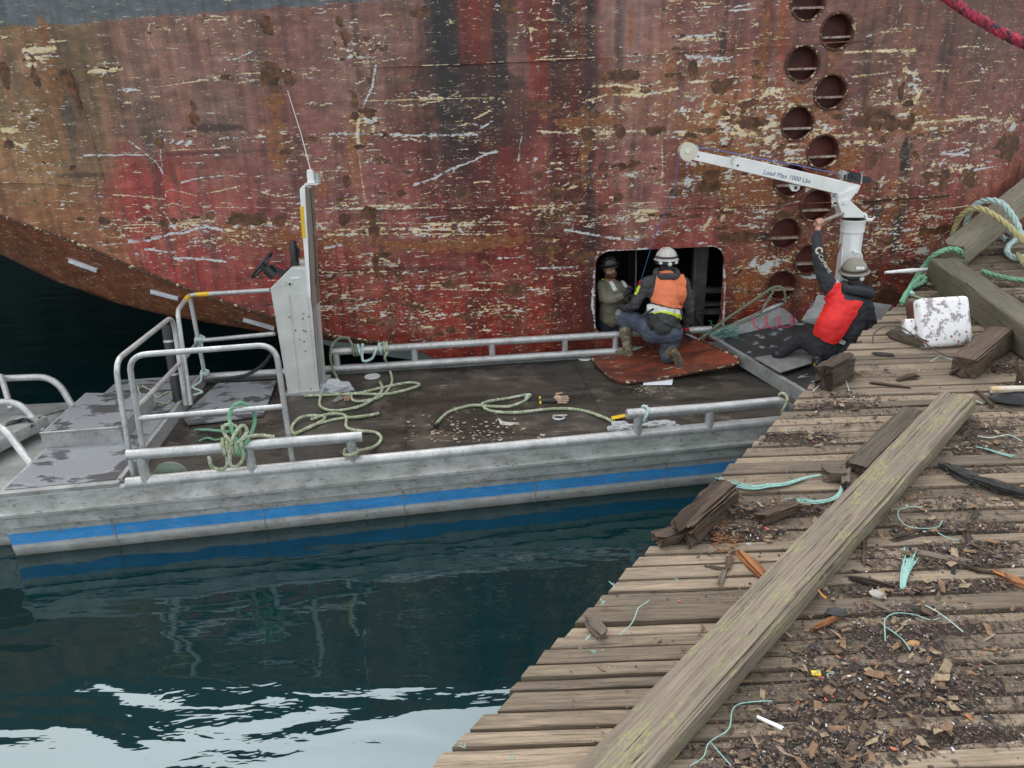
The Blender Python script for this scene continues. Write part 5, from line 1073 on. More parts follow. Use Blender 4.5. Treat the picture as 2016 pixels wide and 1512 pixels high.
# rotten fibres under the dock corner
# ================================================================ davit crane on the foredeck
CY = 8.32
def c5(x, y, Y=CY): return PY(1316+x/4.032, 250+y/4.032, Y)
top = c5(1468, 740); base = V((top.x, CY, .74))
crane = thing('davit_crane', base, 'white davit crane on the bow with a long boom marked Load Max 1000 Lbs', 'crane')
R_c = .115
def octo(z, r): return [(top.x+r*math.cos(math.pi*(2*k+1)/8), CY+r*math.sin(math.pi*(2*k+1)/8), z) for k in range(8)]
mb = MB(); mb.add(octo(base.z, R_c)+octo(top.z-.03, R_c), [(k, (k+1) % 8, 8+(k+1) % 8, 8+k) for k in range(8)]+[tuple(range(8, 16))]); mb.build('column', MT['wpaint'], crane)
mb = MB(); mb.lathe([(0, 0), (.2, 0), (.2, .015), (0, .015)], 24, Matrix.Translation(base+V((0, 0, -.01)))); mb.build('base_plate', MT['wpaint'], crane)
mb = MB(); mb.lathe([(0, -.12), (R_c+.01, -.12), (R_c+.01, -.01), (R_c+.016, .0), (R_c+.016, .012), (0, .012)], 26, Matrix.Translation(V((top.x, CY, top.z)))); mb.build('collar', MT['wpaint'], crane, True)
mb = MB(); mb.lathe([(0, -.002), (R_c+.012, -.002), (R_c+.012, -.008), (0, -.008)], 26, Matrix.Translation(V((top.x, CY, top.z+.016)))); mb.build('bearing_ring', MT['black'], crane)
def slab(name, pts, Y0, th, mat='wpaint', par=None):
    return MB().prism([c5(x, y, Y0) for x, y in pts], (0, 1, 0), th).build(name, MT[mat], par or crane)
head = slab('head', [(1392, 722), (1345, 600), (1335, 545), (1500, 470), (1525, 480), (1445, 585), (1548, 680), (1556, 722)], CY-.085, .17)
bv = head.modifiers.new('b', 'BEVEL'); bv.width = .008; bv.segments = 2
boom = slab('boom', [(512, 335), (522, 238), (545, 235), (1530, 462), (1500, 530), (1340, 532)], CY-.065, .13)
bv = boom.modifiers.new('b', 'BEVEL'); bv.width = .006; bv.segments = 2
jib = slab('inner_boom', [(200, 262), (206, 188), (560, 258), (540, 338)], CY-.048, .096)
slab('cheek_plate', [(1330, 600), (1345, 575), (1300, 560), (1296, 600), (1310, 625), (1340, 625)], CY-.07, .02)
lug = slab('lug', [(958, 470), (965, 452), (1045, 466), (1042, 490), (1020, 510), (985, 510)], CY-.02, .04)
MB().lathe([(0, 0), (.018, 0), (.018, .045), (0, .045)], 12, Matrix.Translation(c5(1000, 480, CY+.018)) @ Matrix.Rotation(math.pi/2, 4, 'X')).build('hole', MT['black'], lug)
sc_ = c5(152, 195)
for o in (-.055, .035): MB().lathe([(0, 0), (.088, 0), (.092, .004), (.092, .018), (0, .02)], 28, Matrix.Translation(sc_+V((0, o+.02, 0))) @ Matrix.Rotation(math.pi/2, 4, 'X')).build('sheave_cheek', simple('cream_plastic', (.66, .62, .50), (.58, .54, .43), 9, .45), crane, True)
MB().lathe([(0, 0), (.075, 0), (.06, .02), (.075, .04), (0, .04)], 24, Matrix.Translation(sc_+V((0, .02, 0))) @ Matrix.Rotation(math.pi/2, 4, 'X')).build('sheave', MT['black'], crane, True)
def bolt(x, y, r, mat='steel', Y=CY-.07, par=None, h=.012): return MB().lathe([(0, h), (r, h), (r, 0)], 10, Matrix.Translation(c5(x, y, Y)) @ Matrix.Rotation(math.pi/2, 4, 'X')).build('bolt', MT[mat], par or crane)
bolt(152, 195, .02, 'wpaint', CY-.056); bolt(236, 233, .009, 'black', CY-.05, jib, .004); bolt(550, 305, .010, 'steel', CY-.067, boom); bolt(1400, 597, .024, 'wpaint', CY-.087, head, .02); bolt(1320, 605, .014, 'black', CY-.071)
MB().tube([c5(*p, CY-.07) for p in ((505, 300), (497, 265), (515, 238), (545, 235))], .004, 5).build('wire_clip', MT['pipe'], boom)
MB().tube([c5(1320+26*math.cos(a), 552+28*math.sin(a), CY-.09) for a in np.linspace(0, 2*math.pi, 14)], .005, 6).build('ring_pin', MT['pipe'], crane)
# lettering on the boom
def lettering(txt, a, b, off, mat, par, name='lettering', sx=1.0, bold=0.):
    cu = bpy.data.curves.new(name, 'FONT'); cu.body = txt; cu.size = 1; cu.extrude = .004; cu.offset = bold
    t = bpy.data.objects.new('tmp', cu); COL.objects.link(t); bpy.context.view_layer.update()
    me = bpy.data.meshes.new_from_object(t.evaluated_get(bpy.context.evaluated_depsgraph_get())); bpy.data.objects.remove(t)
    xs = [v.co.x for v in me.vertices]; w = max(xs)-min(xs); d = (b-a); s = d.length/w; x = d.normalized(); n_ = V(off).normalized(); y_ = n_.cross(x)
    for v in me.vertices: v.co = V(a)+x*(v.co.x-min(xs))*s+y_*v.co.y*s*sx+V(off)+n_*v.co.z*s*.3
    M = WM[par.name]; Mi = M.inverted()
    for v in me.vertices: v.co = Mi @ v.co
    me.materials.clear(); me.materials.append(mat); me.name = name
    return link(name, me, par, M.copy())
MT['ink'] = simple('grey_blue_ink', (.10, .12, .20), (.13, .15, .24), 30, .6)
lettering('Load Max 1000 Lbs', c5(753, 372, CY-.066), c5(1122, 448, CY-.066), V((0, -.002, 0)), MT['ink'], boom)
# winch
slab('winch_frame', [(1376, 375), (1395, 345), (1440, 365), (1420, 425), (1385, 415)], CY-.05, .1, 'pipe')
slab('winch_motor', [(1430, 372), (1465, 352), (1530, 366), (1525, 440), (1425, 428)], CY-.075, .12, 'rubber')
slab('red_cap', [(1465, 352), (1480, 342), (1505, 345), (1502, 366)], CY-.08, .06, 'red'); bolt(1470, 388, .018, 'black', CY-.077)
slab('motor_block', [(1536, 390), (1600, 398), (1618, 425), (1590, 450), (1532, 440)], CY-.05, .09, 'black'); MB().tube([c5(1535, 370, CY-.05), c5(1528, 450, CY-.06)], .01, 6).build('strap', MT['pipe'], crane)
slab('winch_frame', [(1396, 380), (1412, 378), (1408, 420), (1394, 416)], CY-.06, .02, 'black')
MB().tube(spline([c5(1610, 425), c5(1640, 440), c5(1655, 480), c5(1640, 560), c5(1620, 700), c5(1608, 740), c5(1605, 860), c5(1560, 905), c5(1535, 930), c5(1540, 1010)], .05), .006, 6).build('power_cable', MT['black'], crane, True)
MB().tube(spline([c5(1540, 450), c5(1520, 520), c5(1480, 590)], .05), .005, 5).build('red_cable', MT['red'], crane, True)
MB().tube(bend([c5(1540, 690), c5(1565, 700), c5(1568, 738), c5(1612, 738)], .03), .022, 10).build('crank_arm', MT['wpaint'], crane, True)
MB().tube([c5(1612, 738), c5(1655, 695)], .012, 8).build('crank_link', MT['wpaint'], crane, True); MB().tube([c5(1640, 710), c5(1690, 652)], .017, 8).build('crank_grip', MT['black'], crane, True)
MB().tube(bend([c5(1475, 985, CY-.11), c5(1475, 992, CY-.17), c5(1530, 1000, CY-.17), c5(1536, 1060, CY-.17), c5(1536, 1062, CY-.11)], .04), .012, 8).build('handle', MT['wpaint'], crane, True)
slab('side_flange', [(1362, 1210), (1378, 960), (1388, 960), (1376, 1215)], CY-.11, .02)
LV0, LV1 = c5(1212, 752, CY-.15), c5(1388, 684, CY-.08)
tag(MB().tube([LV0-(LV1-LV0)*.15, LV1], .019, 10).build('turning_bar', simple('worn_bar', (.34, .30, .26), (.22, .19, .17), 20, .5), smooth=True), 'short brownish bar gripped by the raised hand to turn the crane', 'bar')
P = [c5(165, 148), c5(420, 190), c5(700, 245), c5(1050, 310), c5(1375, 378)]
tag(MB().tube(spline(P, .1), .004, 6).build('winch_cable', MT['blueline']), 'blue winch line running along the top of the crane boom', 'line')
e_ = PY(1262, 552, 8.86); tag(MB().tube([sc_+V((-.085, .02, 0)), sc_+V((-.10, .06, -.4)), PY(1287, 470, 8.62), e_], .0035, 6).build('load_line', MT['blueline']), 'blue line slanting from the boom tip down into the cut opening', 'line')
MB().tube([e_, e_+V((-.03, .02, -.12))], .02, 8).build('hook', MT['red'], bpy.data.objects['load_line'])
# ================================================================ things on the boat deck
PT = [(1165, 702, .53), (1172, 715, .53), (1200, 742, .53), (1216, 750, .53), (1238, 753, .53), (1300, 745, .54), (1440, 719, .60), (1456, 712, .62), (1452, 704, .64), (1420, 689, .68), (1388, 673, .71), (1372, 668, .71), (1350, 668, .70), (1200, 690, .56), (1176, 696, .54)]
m = NM('cut_plate_paint'); n = m.noise(3.0, m.vec((.6, 2, 1)), 8, .7, .5); n2 = m.noise(9, m.vec((.5, 1.6, 1)), 6, .7); n3 = m.noise(22, None, 5, .7)
col = m.ramp(n, [(.32, (.035, .016, .012)), (.46, (.11, .03, .016)), (.6, (.22, .045, .02)), (.72, (.38, .065, .022))])
col = m.mix(m.ramp(n2, [(.60, 0.), (.64, 1.)]), col, (.42, .33, .22)); col = m.mix(m.ramp(n3, [(.62, 0.), (.66, .9)]), col, (.05, .022, .014))
m.out(col, m.ramp(n3, [(.3, .3), (.7, .7)]), 0, m.bump(m.math('ADD', n2, n3), .005)); MT['cutplate'] = m.m
top_ = [Pz(*p) for p in PT]; cp = MB().add(top_+[p-V((0, 0, .022)) for p in top_], [tuple(range(14, -1, -1)), tuple(range(15, 30))]+[(k, (k+1) % 15, 15+(k+1) % 15, 15+k) for k in range(15)]).build('cut_plate', MT['cutplate'])
tag(cp, 'rusty red steel plate cut from the ship lying on the deck under the kneeling man', 'plate')
q = Pz(1278, 690, .60); MB().tube([q+V((.045*math.cos(a), 0, .055+.055*math.sin(a))) for a in np.linspace(0, 2*math.pi, 18)[:-1]], .012, 7, closed=True).build('ring', MT['steel'], cp, True)
MB().tube([top_[k] for k in range(15)], .014, 6, closed=True).build('cut_edge', MT['rim'], cp, True)
m = NM('scribbled_paper'); n = m.noise(60, m.vec((1, 3, 1)), 3); m.out(m.mix(m.ramp(n, [(.60, 0.), (.63, .8)]), (.75, .76, .80), (.25, .27, .45)), .8)
tag(MB().prism([Pz(x, y, DZ+.008) for x, y in ((1267, 752.5), (1325, 746), (1323, 758), (1266, 758.5))], (0, 0, 1), .003).build('paper_sheet', m.m), 'white sheet of paper with scribbles beside the rusty plate', 'paper')
# glove
def capsule(mb, p0, r0, p1, r1, n=12):
    p0, p1 = V(p0), V(p1); d = p1-p0
    d = d.normalized() if d.length > 1e-6 else V((0, 0, 1))
    P, R = [], []
    for k in range(1, 5): a = math.pi/2*k/4; P.append(p0-d*r0*math.cos(a)); R.append(max(r0*math.sin(a), .0008))
    for k in range(4): a = math.pi/2*k/4; P.append(p1+d*r1*math.sin(a)); R.append(max(r1*math.cos(a), .0008))
    P.append(p1+d*r1); R.append(.0006)
    return mb.tube(P, R, n)
GL = thing('work_glove', Pz(1088, 794, DZ), 'tan and black work glove lying palm down near the middle of the deck', 'glove')
def gp(x, y, z): return Pz(x, y, DZ+z)
mb = MB(); capsule(mb, gp(1066, 789, .02), .028, gp(1088, 789, .025), .032); mb.build('cuff', MT['rubber'], GL, True)
mb = MB(); capsule(mb, gp(1063, 782, .035), .012, gp(1064, 794, .012), .012); mb.build('cuff_trim', MT['yellow'], GL, True)
MT['tan'] = simple('tan_leather', (.46, .33, .24), (.33, .22, .16), 16, .8)
mb = MB(); capsule(mb, gp(1096, 785, .03), .038, gp(1100, 785, .03), .036)
for dx, dy in ((117, 781), (119, 785), (118, 789), (115, 793)): capsule(mb, gp(1100, 780+(dy-781)*.9+2, .02), .014, gp(1000+dx, dy, .012), .011)
capsule(mb, gp(1096, 776, .03), .015, gp(1106, 774, .03), .012); mb.build('fingers', MT['tan'], GL, True)
SH = thing('bow_shackle', gp(1100, 825, 0), 'galvanised bow shackle lying on the deck below the work glove', 'shackle')
c = gp(1100, 822, .014); MB().tube([c+V((.055*math.sin(a)*1.0, .05*-math.cos(a), 0)) for a in np.linspace(-2.5, 2.5, 18)], .012, 8).build('bow', MT['pipe'], SH, True)
MB().tube([c+V((-.055, .048, 0)), c+V((.085, .045, 0))], .010, 8).build('pin', MT['pipe'], SH, True)
# crumpled plastic bags
m = NM('clear_plastic_bag'); m.out((.70, .72, .74), .25, 0, m.bump(m.noise(16, None, 5), .01), Transmission_Weight=.35, IOR=1.2, Alpha=.72); MT['bag'] = m.m
def bag(px, py, rx, ry, rz, lab, seed):
    c = Pz(px, py, DZ+.01); mb = MB(); n1, n2 = 16, 24
    for i in range(n1+1):
        th = math.pi/2*i/n1
        for j in range(n2):
            ph = 2*math.pi*j/n2; v = V((math.sin(th)*math.cos(ph), math.sin(th)*math.sin(ph), math.cos(th))); f = 1+.5*mn.noise(v*1.7+V((seed, 0, 0)))+.22*mn.noise(v*5+V((0, seed, 0)))
            mb.v.append(c+V((v.x*rx*f, v.y*ry*f, v.z*rz*f)))
    mb.f = [(i*n2+j, i*n2+(j+1) % n2, (i+1)*n2+(j+1) % n2, (i+1)*n2+j) for i in range(n1) for j in range(n2)]
    return tag(mb.build('plastic_bag', MT['bag']), lab, 'plastic bag')
bag(662, 768, .19, .11, .10, 'crumpled clear plastic bag at the foot of the steering console', 1.3); bag(1222, 843, .12, .08, .05, 'small clear plastic bag left of the front rail stub', 4.1); bag(1300, 838, .16, .07, .045, 'flat clear plastic bag under the front gunwale rail', 7.7)
def slat(name, P, h, mat, lab, cat): return tag(MB().prism(P, (0, 0, 1), h).build(name, mat), lab, cat)
slat('yellow_strap', [gp(1203, 821, .02), gp(1230, 816, .04), gp(1232, 821, .04), gp(1205, 827, .02)], .006, MT['yellow'], 'short yellow strap poking out from the end of the front rail', 'strap')
MT['card'] = simple('brown_card', (.30, .17, .10), (.2, .12, .07), 12, .9)
slat('cardboard_scrap', [gp(676, 780, .01), gp(690, 779, .03), gp(688, 789, .01), gp(678, 790, .01)], .006, MT['card'], 'small brown cardboard scrap under the clear bag by the console', 'cardboard')
slat('grey_scrap', [gp(654, 790, .01), gp(668, 779, .02), gp(678, 784, .01), gp(660, 793, .01)], .006, simple('grey_card', (.2, .19, .17), None, 12, .9), 'small grey scrap beside the brown cardboard by the console', 'scrap')
rg = random.Random(11); mb = MB()
for k in range(150):
    p = Pz(rg.choice([rg.gauss(860, 34), rg.gauss(935, 60), rg.gauss(960, 30)]), rg.gauss(848, 17), DZ+.006)
    if p.y < yn(p.x)+.08: continue
    a = rg.uniform(0, 6.28); L = rg.lognormvariate(-4.3, .5); d = V((math.cos(a), math.sin(a), 0))*L; e = V((-d.y, d.x, 0))*rg.uniform(.3, .7); mb.prism([p-d, p-e, p+d, p+e*1.3], (0, 0, 1), .003)
for k in range(90):
    p = Pz(rg.gauss(1280, 18), rg.gauss(768, 5), DZ+.006); a = rg.uniform(0, 6.28); L = rg.lognormvariate(-4.6, .4); d = V((math.cos(a), math.sin(a), 0))*L; e = V((-d.y, d.x, 0))*.5; mb.prism([p-d, p-e, p+d, p+e], (0, 0, 1), .003)
tag(mb.build('paint_scrapings', simple('scrapings', (.36, .30, .23), (.28, .23, .17), 20, .8)), 'pale paint scrapings on the boat deck', kind='stuff')
slat('white_scuff', [gp(980, 822, .006), gp(990, 830, .006), gp(1010, 832, .006), gp(1022, 832, .006), gp(1005, 838, .006), gp(985, 836, .006)], .002, simple('white_powder', (.50, .46, .40), (.4, .37, .3), 20, .9), 'splash of white powder in the middle of the deck near the gunwale', 'powder')
# light pointed tool by the kneeling man's right hand
timber('scraper', PY(1350, 658, 8.55), PY(1372, 667, 8.5), .035, .012, MT['pipe'], 'shiny scraper tool in the glove beside the rusty plate', 'tool', ns=6, N=10, rnd=.2, rough=0, groove=0, ends=0, taper=.3)
# ================================================================ people
DG = bpy.context.evaluated_depsgraph_get
MT['hood'] = simple('charcoal_fleece', (.040, .042, .048), (.028, .029, .034), 14, .9, 0, .006)
MT['hood_g'] = simple('grey_fleece', (.060, .060, .060), (.040, .040, .042), 14, .9, 0, .006)
MT['jeans'] = simple('faded_work_trousers', (.085, .10, .14), (.050, .060, .085), 9, .85, 0, .006)
MT['trou'] = simple('black_work_trousers', (.018, .019, .021), (.03, .031, .034), 9, .85, 0, .006)
MT['navy'] = simple('navy_cloth', (.02, .024, .04), (.012, .014, .022), 9, .85, 0, .005)
MT['skin'] = simple('skin', (.50, .27, .19), (.42, .21, .15), 30, .5, 0, .0008)
MT['beard'] = simple('brown_beard', (.10, .045, .022), (.05, .024, .013), 60, .9, 0, .006)
MT['boot_o'] = simple('muddy_olive_boot', (.17, .145, .085), (.10, .085, .05), 12, .6, 0, .003, c3=(.24, .20, .14), s3=20, t3=.58)
MT['sole'] = simple('brown_sole', (.18, .13, .10), (.10, .07, .055), 20, .8, 0, .003)
MT['glove'] = simple('black_glove', (.022, .023, .026), (.04, .04, .044), 20, .75, 0, .003)
MT['glove_r'] = simple('red_cuff', (.45, .03, .05), None, 20, .7)
MT['v_or'] = simple('orange_vest_cloth', (.74, .20, .085), (.66, .16, .065), 5, .65, 0, .004)
MT['v_red'] = simple('red_vest_cloth', (.78, .022, .018), (.66, .015, .014), 5, .6, 0, .004)
MT['hiv'] = simple('hi_vis_yellow', (.62, .78, .06), None, 20, .6); MT['hiw'] = simple('reflective_white', (.70, .70, .66), (.5, .5, .48), 20, .4)
MT['jack'] = simple('olive_jacket', (.20, .185, .13), (.125, .115, .085), 8, .85, 0, .006)
MT['hh_w'] = simple('scuffed_white_helmet', (.60, .58, .55), (.46, .44, .41), 8, .35, 0, .0008, c3=(.12, .09, .08), s3=22, t3=.66)
MT['hh_g'] = simple('olive_grey_helmet', (.30, .275, .22), (.22, .20, .16), 7, .4, 0, .001)
MT['hh_b'] = simple('black_helmet', (.015, .015, .016), None, 8, .18); MT['band'] = simple('brown_band', (.06, .04, .03), None, 20, .8)
MT['camo'] = simple('camo_cloth', (.16, .13, .10), (.07, .055, .05), 18, .9)
class Fig:
    def __init__(s, name, loc, label): s.root = thing(name, loc, label, 'person'); s.c = []
    def cap(s, t, p0, r0, p1, r1): s.c.append((t, V(p0), r0, V(p1), r1)); return s
    def chain(s, t, pts):
        for (a, ra), (b, rb) in zip(pts[:-1], pts[1:]): s.cap(t, a, ra, b, rb)
        return s
    def build(s, mats, voxel=.011, fold=.007, name='body'):
        mb = MB()
        for t, a, ra, b, rb in s.c: capsule(mb, a, ra, b, rb, 14)
        me = bpy.data.meshes.new('t'); me.from_pydata([tuple(v) for v in mb.v], [], mb.f); o = bpy.data.objects.new('t', me); COL.objects.link(o)
        r = o.modifiers.new('r', 'REMESH'); r.mode = 'VOXEL'; r.voxel_size = voxel
        sm = o.modifiers.new('s', 'SMOOTH'); sm.factor = .5; sm.iterations = 3
        bpy.context.view_layer.update(); m2 = bpy.data.meshes.new_from_object(o.evaluated_get(DG())); bpy.data.objects.remove(o)
        tags = list(mats); nv = len(m2.vertices); co = np.empty(nv*3); m2.vertices.foreach_get('co', co); co = co.reshape(-1, 3)
        no = np.array([v.normal[:] for v in m2.vertices])
        def near(P):
            best = np.full(len(P), 9.); ti = np.zeros(len(P), int); kk = np.zeros(len(P), int)
            for ci, (t, a, ra, b, rb) in enumerate(s.c):
                A, B = np.array(a), np.array(b); d = B-A; L = d@d+1e-9; u = np.clip((P-A)@d/L, 0, 1); D = np.linalg.norm(P-A-u[:, None]*d, axis=1)-(ra+(rb-ra)*u)
                w = D < best; best[w] = D[w]; ti[w] = tags.index(t); kk[w] = ci
            return ti, kk
        ti, kk = near(co)
        cl = np.array([1. if mats[t] not in (MT['skin'], MT['beard']) else 0. for t in tags])[ti]
        for i in range(nv):
            p = V(co[i]); f = 1.5*mn.noise(V((p.x*11, p.y*11, p.z*22)))+.7*mn.noise(V((p.x*30, p.y*30, p.z*42)))
            co[i] += no[i]*f*fold*cl[i]
        m2.vertices.foreach_set('co', co.ravel()); nf = len(m2.polygons)
        fc = np.array([p.center[:] for p in m2.polygons]); ft, fk = near(fc)
        m2.materials.clear()
        for t in tags: m2.materials.append(mats[t])
        m2.polygons.foreach_set('material_index', ft.astype(np.int32)); m2.polygons.foreach_set('use_smooth', [True]*nf); m2.update()
        s.co, s.fc, s.ft, s.tags, s.me = co, fc, ft, tags, m2
        s.fn = np.array([p.normal[:] for p in m2.polygons]); s.no = np.array([v.normal[:] for v in m2.vertices])
        M = WM[s.root.name].copy(); Mi = M.inverted(); m3 = m2.copy()
        for v in m3.vertices: v.co = Mi @ v.co
        m3.name = name; s.body = link(name, m3, s.root, M); return s
    def shell(s, name, poly, mat, off=.012, th=.008, tags=None, side=-1.1, back=True, solid=True, it=4):
        """clothing piece lying on the body: the faces whose view from the dock falls inside the outline"""
        P = np.array([pr(c) for c in s.fc]); n = len(poly); ins = np.zeros(len(P), bool); j = n-1
        for i in range(n):
            xi, yi = poly[i]; xj, yj = poly[j]
            c = ((yi > P[:, 1]) != (yj > P[:, 1])) & (P[:, 0] < (xj-xi)*(P[:, 1]-yi)/((yj-yi) or 1e-9)+xi); ins ^= c; j = i
        if back: ins &= (s.fn @ np.array((0, -1, .25))) > -.15
        if tags: ins &= np.isin(s.ft, [s.tags.index(t) for t in tags])
        vid = {}; vs = []; fs = []
        for fi in np.nonzero(ins)[0]:
            f = []
            for v in s.me.polygons[fi].vertices:
                if v not in vid: vid[v] = len(vs); vs.append(V(s.co[v])+V(s.no[v])*off)
                f.append(vid[v])
            fs.append(f)
        if not fs: return None
        mb = MB(); mb.v = vs; mb.f = [tuple(f) for f in fs]; o = mb.build(name, mat, s.root, True)
        sm = o.modifiers.new('m', 'SMOOTH'); sm.iterations = it; sm.factor = .5
        if solid: k = o.modifiers.new('s', 'SOLIDIFY'); k.thickness = th; k.offset = 0
        return o
def helmet(fig, c, up, fwd, mats, brim=.035, w=.128, l=.152, h=.135, lamp_at=-1, ridge=True):
    up = V(up).normalized(); fwd = V(fwd); fwd = (fwd-up*fwd.dot(up)).normalized(); sd = fwd.cross(up)
    M = Matrix(((sd.x, fwd.x, up.x, c[0]), (sd.y, fwd.y, up.y, c[1]), (sd.z, fwd.z, up.z, c[2]), (0, 0, 0, 1)))
    S = Matrix.Diagonal((w, l, 1, 1)); mb = MB(); pf = [(math.cos(a), h*math.sin(a)) for a in np.linspace(math.pi/2, 0, 12)]
    pf = [(max(x, .001), z) for x, z in pf]; mb.lathe(pf, 28, M @ S)
    R0 = [M @ S @ V((math.cos(a), math.sin(a), 0)) for a in np.linspace(0, 2*math.pi, 29)[:-1]]
    R1 = [M @ S @ V((math.cos(a)*(1+brim/w), math.sin(a)*(1+brim/l+(.12 if math.sin(a) > .3 else 0)), -.018)) for a in np.linspace(0, 2*math.pi, 29)[:-1]]
    b = len(mb.v); mb.v += R0+R1; mb.f += [(b+k, b+(k+1) % 28, b+28+(k+1) % 28, b+28+k) for k in range(28)]
    o = mb.build('helmet', mats[0], fig.root, True); k = o.modifiers.new('s', 'SOLIDIFY'); k.thickness = .005
    if ridge:
        for x in (-.035, 0, .035): MB().tube([M @ V((x*.9, l*1.0*math.cos(a)*.98, h*math.sin(a)*1.01)) for a in np.linspace(.25, math.pi-.25, 14)], .006, 6).build('ridge', mats[0], o, True)
    MB().tube([M @ S @ V((1.02*math.cos(a), 1.02*math.sin(a), .022)) for a in np.linspace(0, 2*math.pi, 29)[:-1]], .011, 6, closed=True).build('strap', mats[1], o, True)
    return o, M
def lathe_at(name, p, d, prof, mat, par, n=16): return MB().lathe(prof, n, Matrix.Translation(V(p)) @ V(d).to_track_quat('Z', 'Y').to_matrix().to_4x4()).build(name, mat, par, True)
def fist(mb_fig, tag_, c, ax, palm, r=.013):
    """hand closed round a bar: palm plus four bent fingers and a thumb. ax: bar direction, palm: from palm to bar"""
    ax = V(ax).normalized(); palm = V(palm).normalized(); d = ax.cross(palm).normalized()
    for k, L in enumerate((.95, 1.08, 1.0, .8)):
        o = V(c)+ax*(k-1.5)*.0205
        a = o-palm*.03+d*.032; b_ = o+palm*.012+d*.040; e = o+palm*.034+d*.008*L; f = o+palm*.024-d*.022*L
        mb_fig.chain(tag_, [(a, .0125), (b_, .0115), (e, .0105), (f, .0095)])
    mb_fig.chain(tag_, [(V(c)-palm*.032-d*.03, .021), (V(c)-palm*.034+d*.022, .021)]); mb_fig.cap(tag_, V(c)-palm*.03+ax*.022-d*.02, .019, V(c)-palm*.03-ax*.022-d*.02, .018)
    mb_fig.chain(tag_, [(V(c)-palm*.03+ax*.028-d*.035, .014), (V(c)+palm*.002+ax*.04-d*.025, .012), (V(c)+palm*.028+ax*.028-d*.006, .010)])
# ---- kneeling man in the orange vest
Y = PY
A = Fig('person', Pz(1300, 720, DZ+.03), 'person kneeling on the rusty plate in an orange vest and scuffed white helmet, back turned')
pel, mid, che = Y(1303, 640, 8.36), Y(1305, 612, 8.42), Y(1309, 575, 8.5)
shL, shR = Y(1277, 556, 8.53), Y(1345, 558, 8.53)
A.cap('shirt', pel, .150, mid, .150).cap('shirt', mid, .150, che, .155).cap('shirt', Y(1294, 575, 8.52), .125, Y(1330, 577, 8.52), .125).cap('shirt', shL, .078, shR, .078).cap('shirt', Y(1290, 615, 8.42), .12, Y(1322, 618, 8.42), .12)
A.cap('trousers', Y(1284, 655, 8.38), .125, Y(1322, 657, 8.36), .125)
A.cap('shirt', che, .12, Y(1312, 543, 8.56), .075); A.cap('head', Y(1312, 538, 8.58), .062, Y(1312, 512, 8.62), .088)
A.chain('shirt', [(shL, .080), (Y(1262, 580, 8.52), .066), (Y(1250, 600, 8.5), .060), (Y(1235, 606, 8.62), .045)])
A.chain('glove', [(Y(1231, 607, 8.64), .040), (Y(1224, 604, 8.70), .034)])
for k in range(4): A.chain('glove', [(Y(1224, 601+k*2.4, 8.70), .013), (Y(1218, 601+k*3, 8.74), .012), (Y(1216, 605+k*2.6, 8.72), .010)])
A.chain('glove', [(Y(1229, 602, 8.68), .014), (Y(1225, 597, 8.72), .012)])
A.chain('shirt', [(shR, .080), (Y(1354, 585, 8.5), .066), (Y(1357, 612, 8.5), .060), (Y(1350, 640, 8.58), .046)])
A.chain('cuff', [(Y(1350, 643, 8.58), .043), (Y(1350, 648, 8.58), .042)]); A.chain('glove', [(Y(1351, 652, 8.58), .040), (Y(1354, 659, 8.58), .036)])
for k in range(4): A.chain('glove', [(Y(1350+k*2.6, 660, 8.57), .013), (Y(1353+k*2.6, 667, 8.56), .012), (Y(1356+k*2.4, 670, 8.60), .010)])
A.chain('glove', [(Y(1358, 654, 8.56), .014), (Y(1363, 661, 8.55), .012)])
A.chain('trousers', [(Y(1284, 650, 8.40), .125), (Y(1255, 633, 8.56), .105), (Y(1228, 622, 8.72), .082), (Y(1231, 642, 8.66), .070)])
A.cap('pad', Y(1221, 616, 8.735), .062, Y(1222, 628, 8.74), .055)
A.chain('boot', [(Y(1232, 648, 8.65), .076), (Y(1236, 692, 8.60), .058)]); A.chain('boot', [(Y(1238, 701, 8.58), .050), (Y(1217, 695, 8.66), .042)]); A.cap('boot', Y(1240, 703, 8.56), .045, Y(1238, 695, 8.60), .05)
A.chain('trousers', [(Y(1322, 655, 8.36), .130), (Y(1318, 680, 8.40), .108), (Y(1312, 697, 8.42), .088), (Y(1314, 704, 8.25), .072), (Y(1317, 703, 8.19), .066)])
A.chain('boot', [(Y(1320, 696, 8.17), .062), (Y(1324, 692, 8.10), .056)]); A.chain('boot', [(Y(1324, 690, 8.13), .052), (Y(1341, 718, 8.15), .046)])
A.build({'shirt': MT['hood_g'], 'head': MT['hood'], 'glove': MT['glove'], 'cuff': MT['glove_r'], 'trousers': MT['jeans'], 'pad': simple('grey_knee_pad', (.22, .22, .20), None, 20, .7), 'boot': MT['boot_o']})
z4b = lambda P: [(1130+x/5.04, 460+y/5.04) for x, y in P]
A.shell('orange_vest', z4b([(840, 345), (930, 330), (1050, 375), (1095, 430), (1112, 480), (1108, 620), (1088, 752), (960, 742), (782, 690), (775, 650), (800, 560), (808, 430), (825, 370)]), MT['v_or'], .020, .01, ['shirt'], it=8)
A.shell('reflective_band', z4b([(725, 705), (780, 700), (1060, 758), (1058, 850), (960, 800), (880, 775), (800, 790), (730, 790)]), MT['hiw'], .008, .004, ['shirt', 'trousers'])
A.shell('yellow_band', z4b([(780, 775), (900, 765), (1060, 800), (1060, 850), (960, 805), (860, 790), (790, 800)]), MT['hiv'], .014, .004, ['shirt', 'trousers'])
A.shell('yellow_patch', z4b([(760, 372), (830, 355), (850, 425), (790, 400)]), MT['hiv'], .008, .004, ['shirt']); A.shell('yellow_patch', z4b([(580, 590), (630, 505), (668, 520), (625, 615)]), MT['hiv'], .008, .004, ['shirt'])
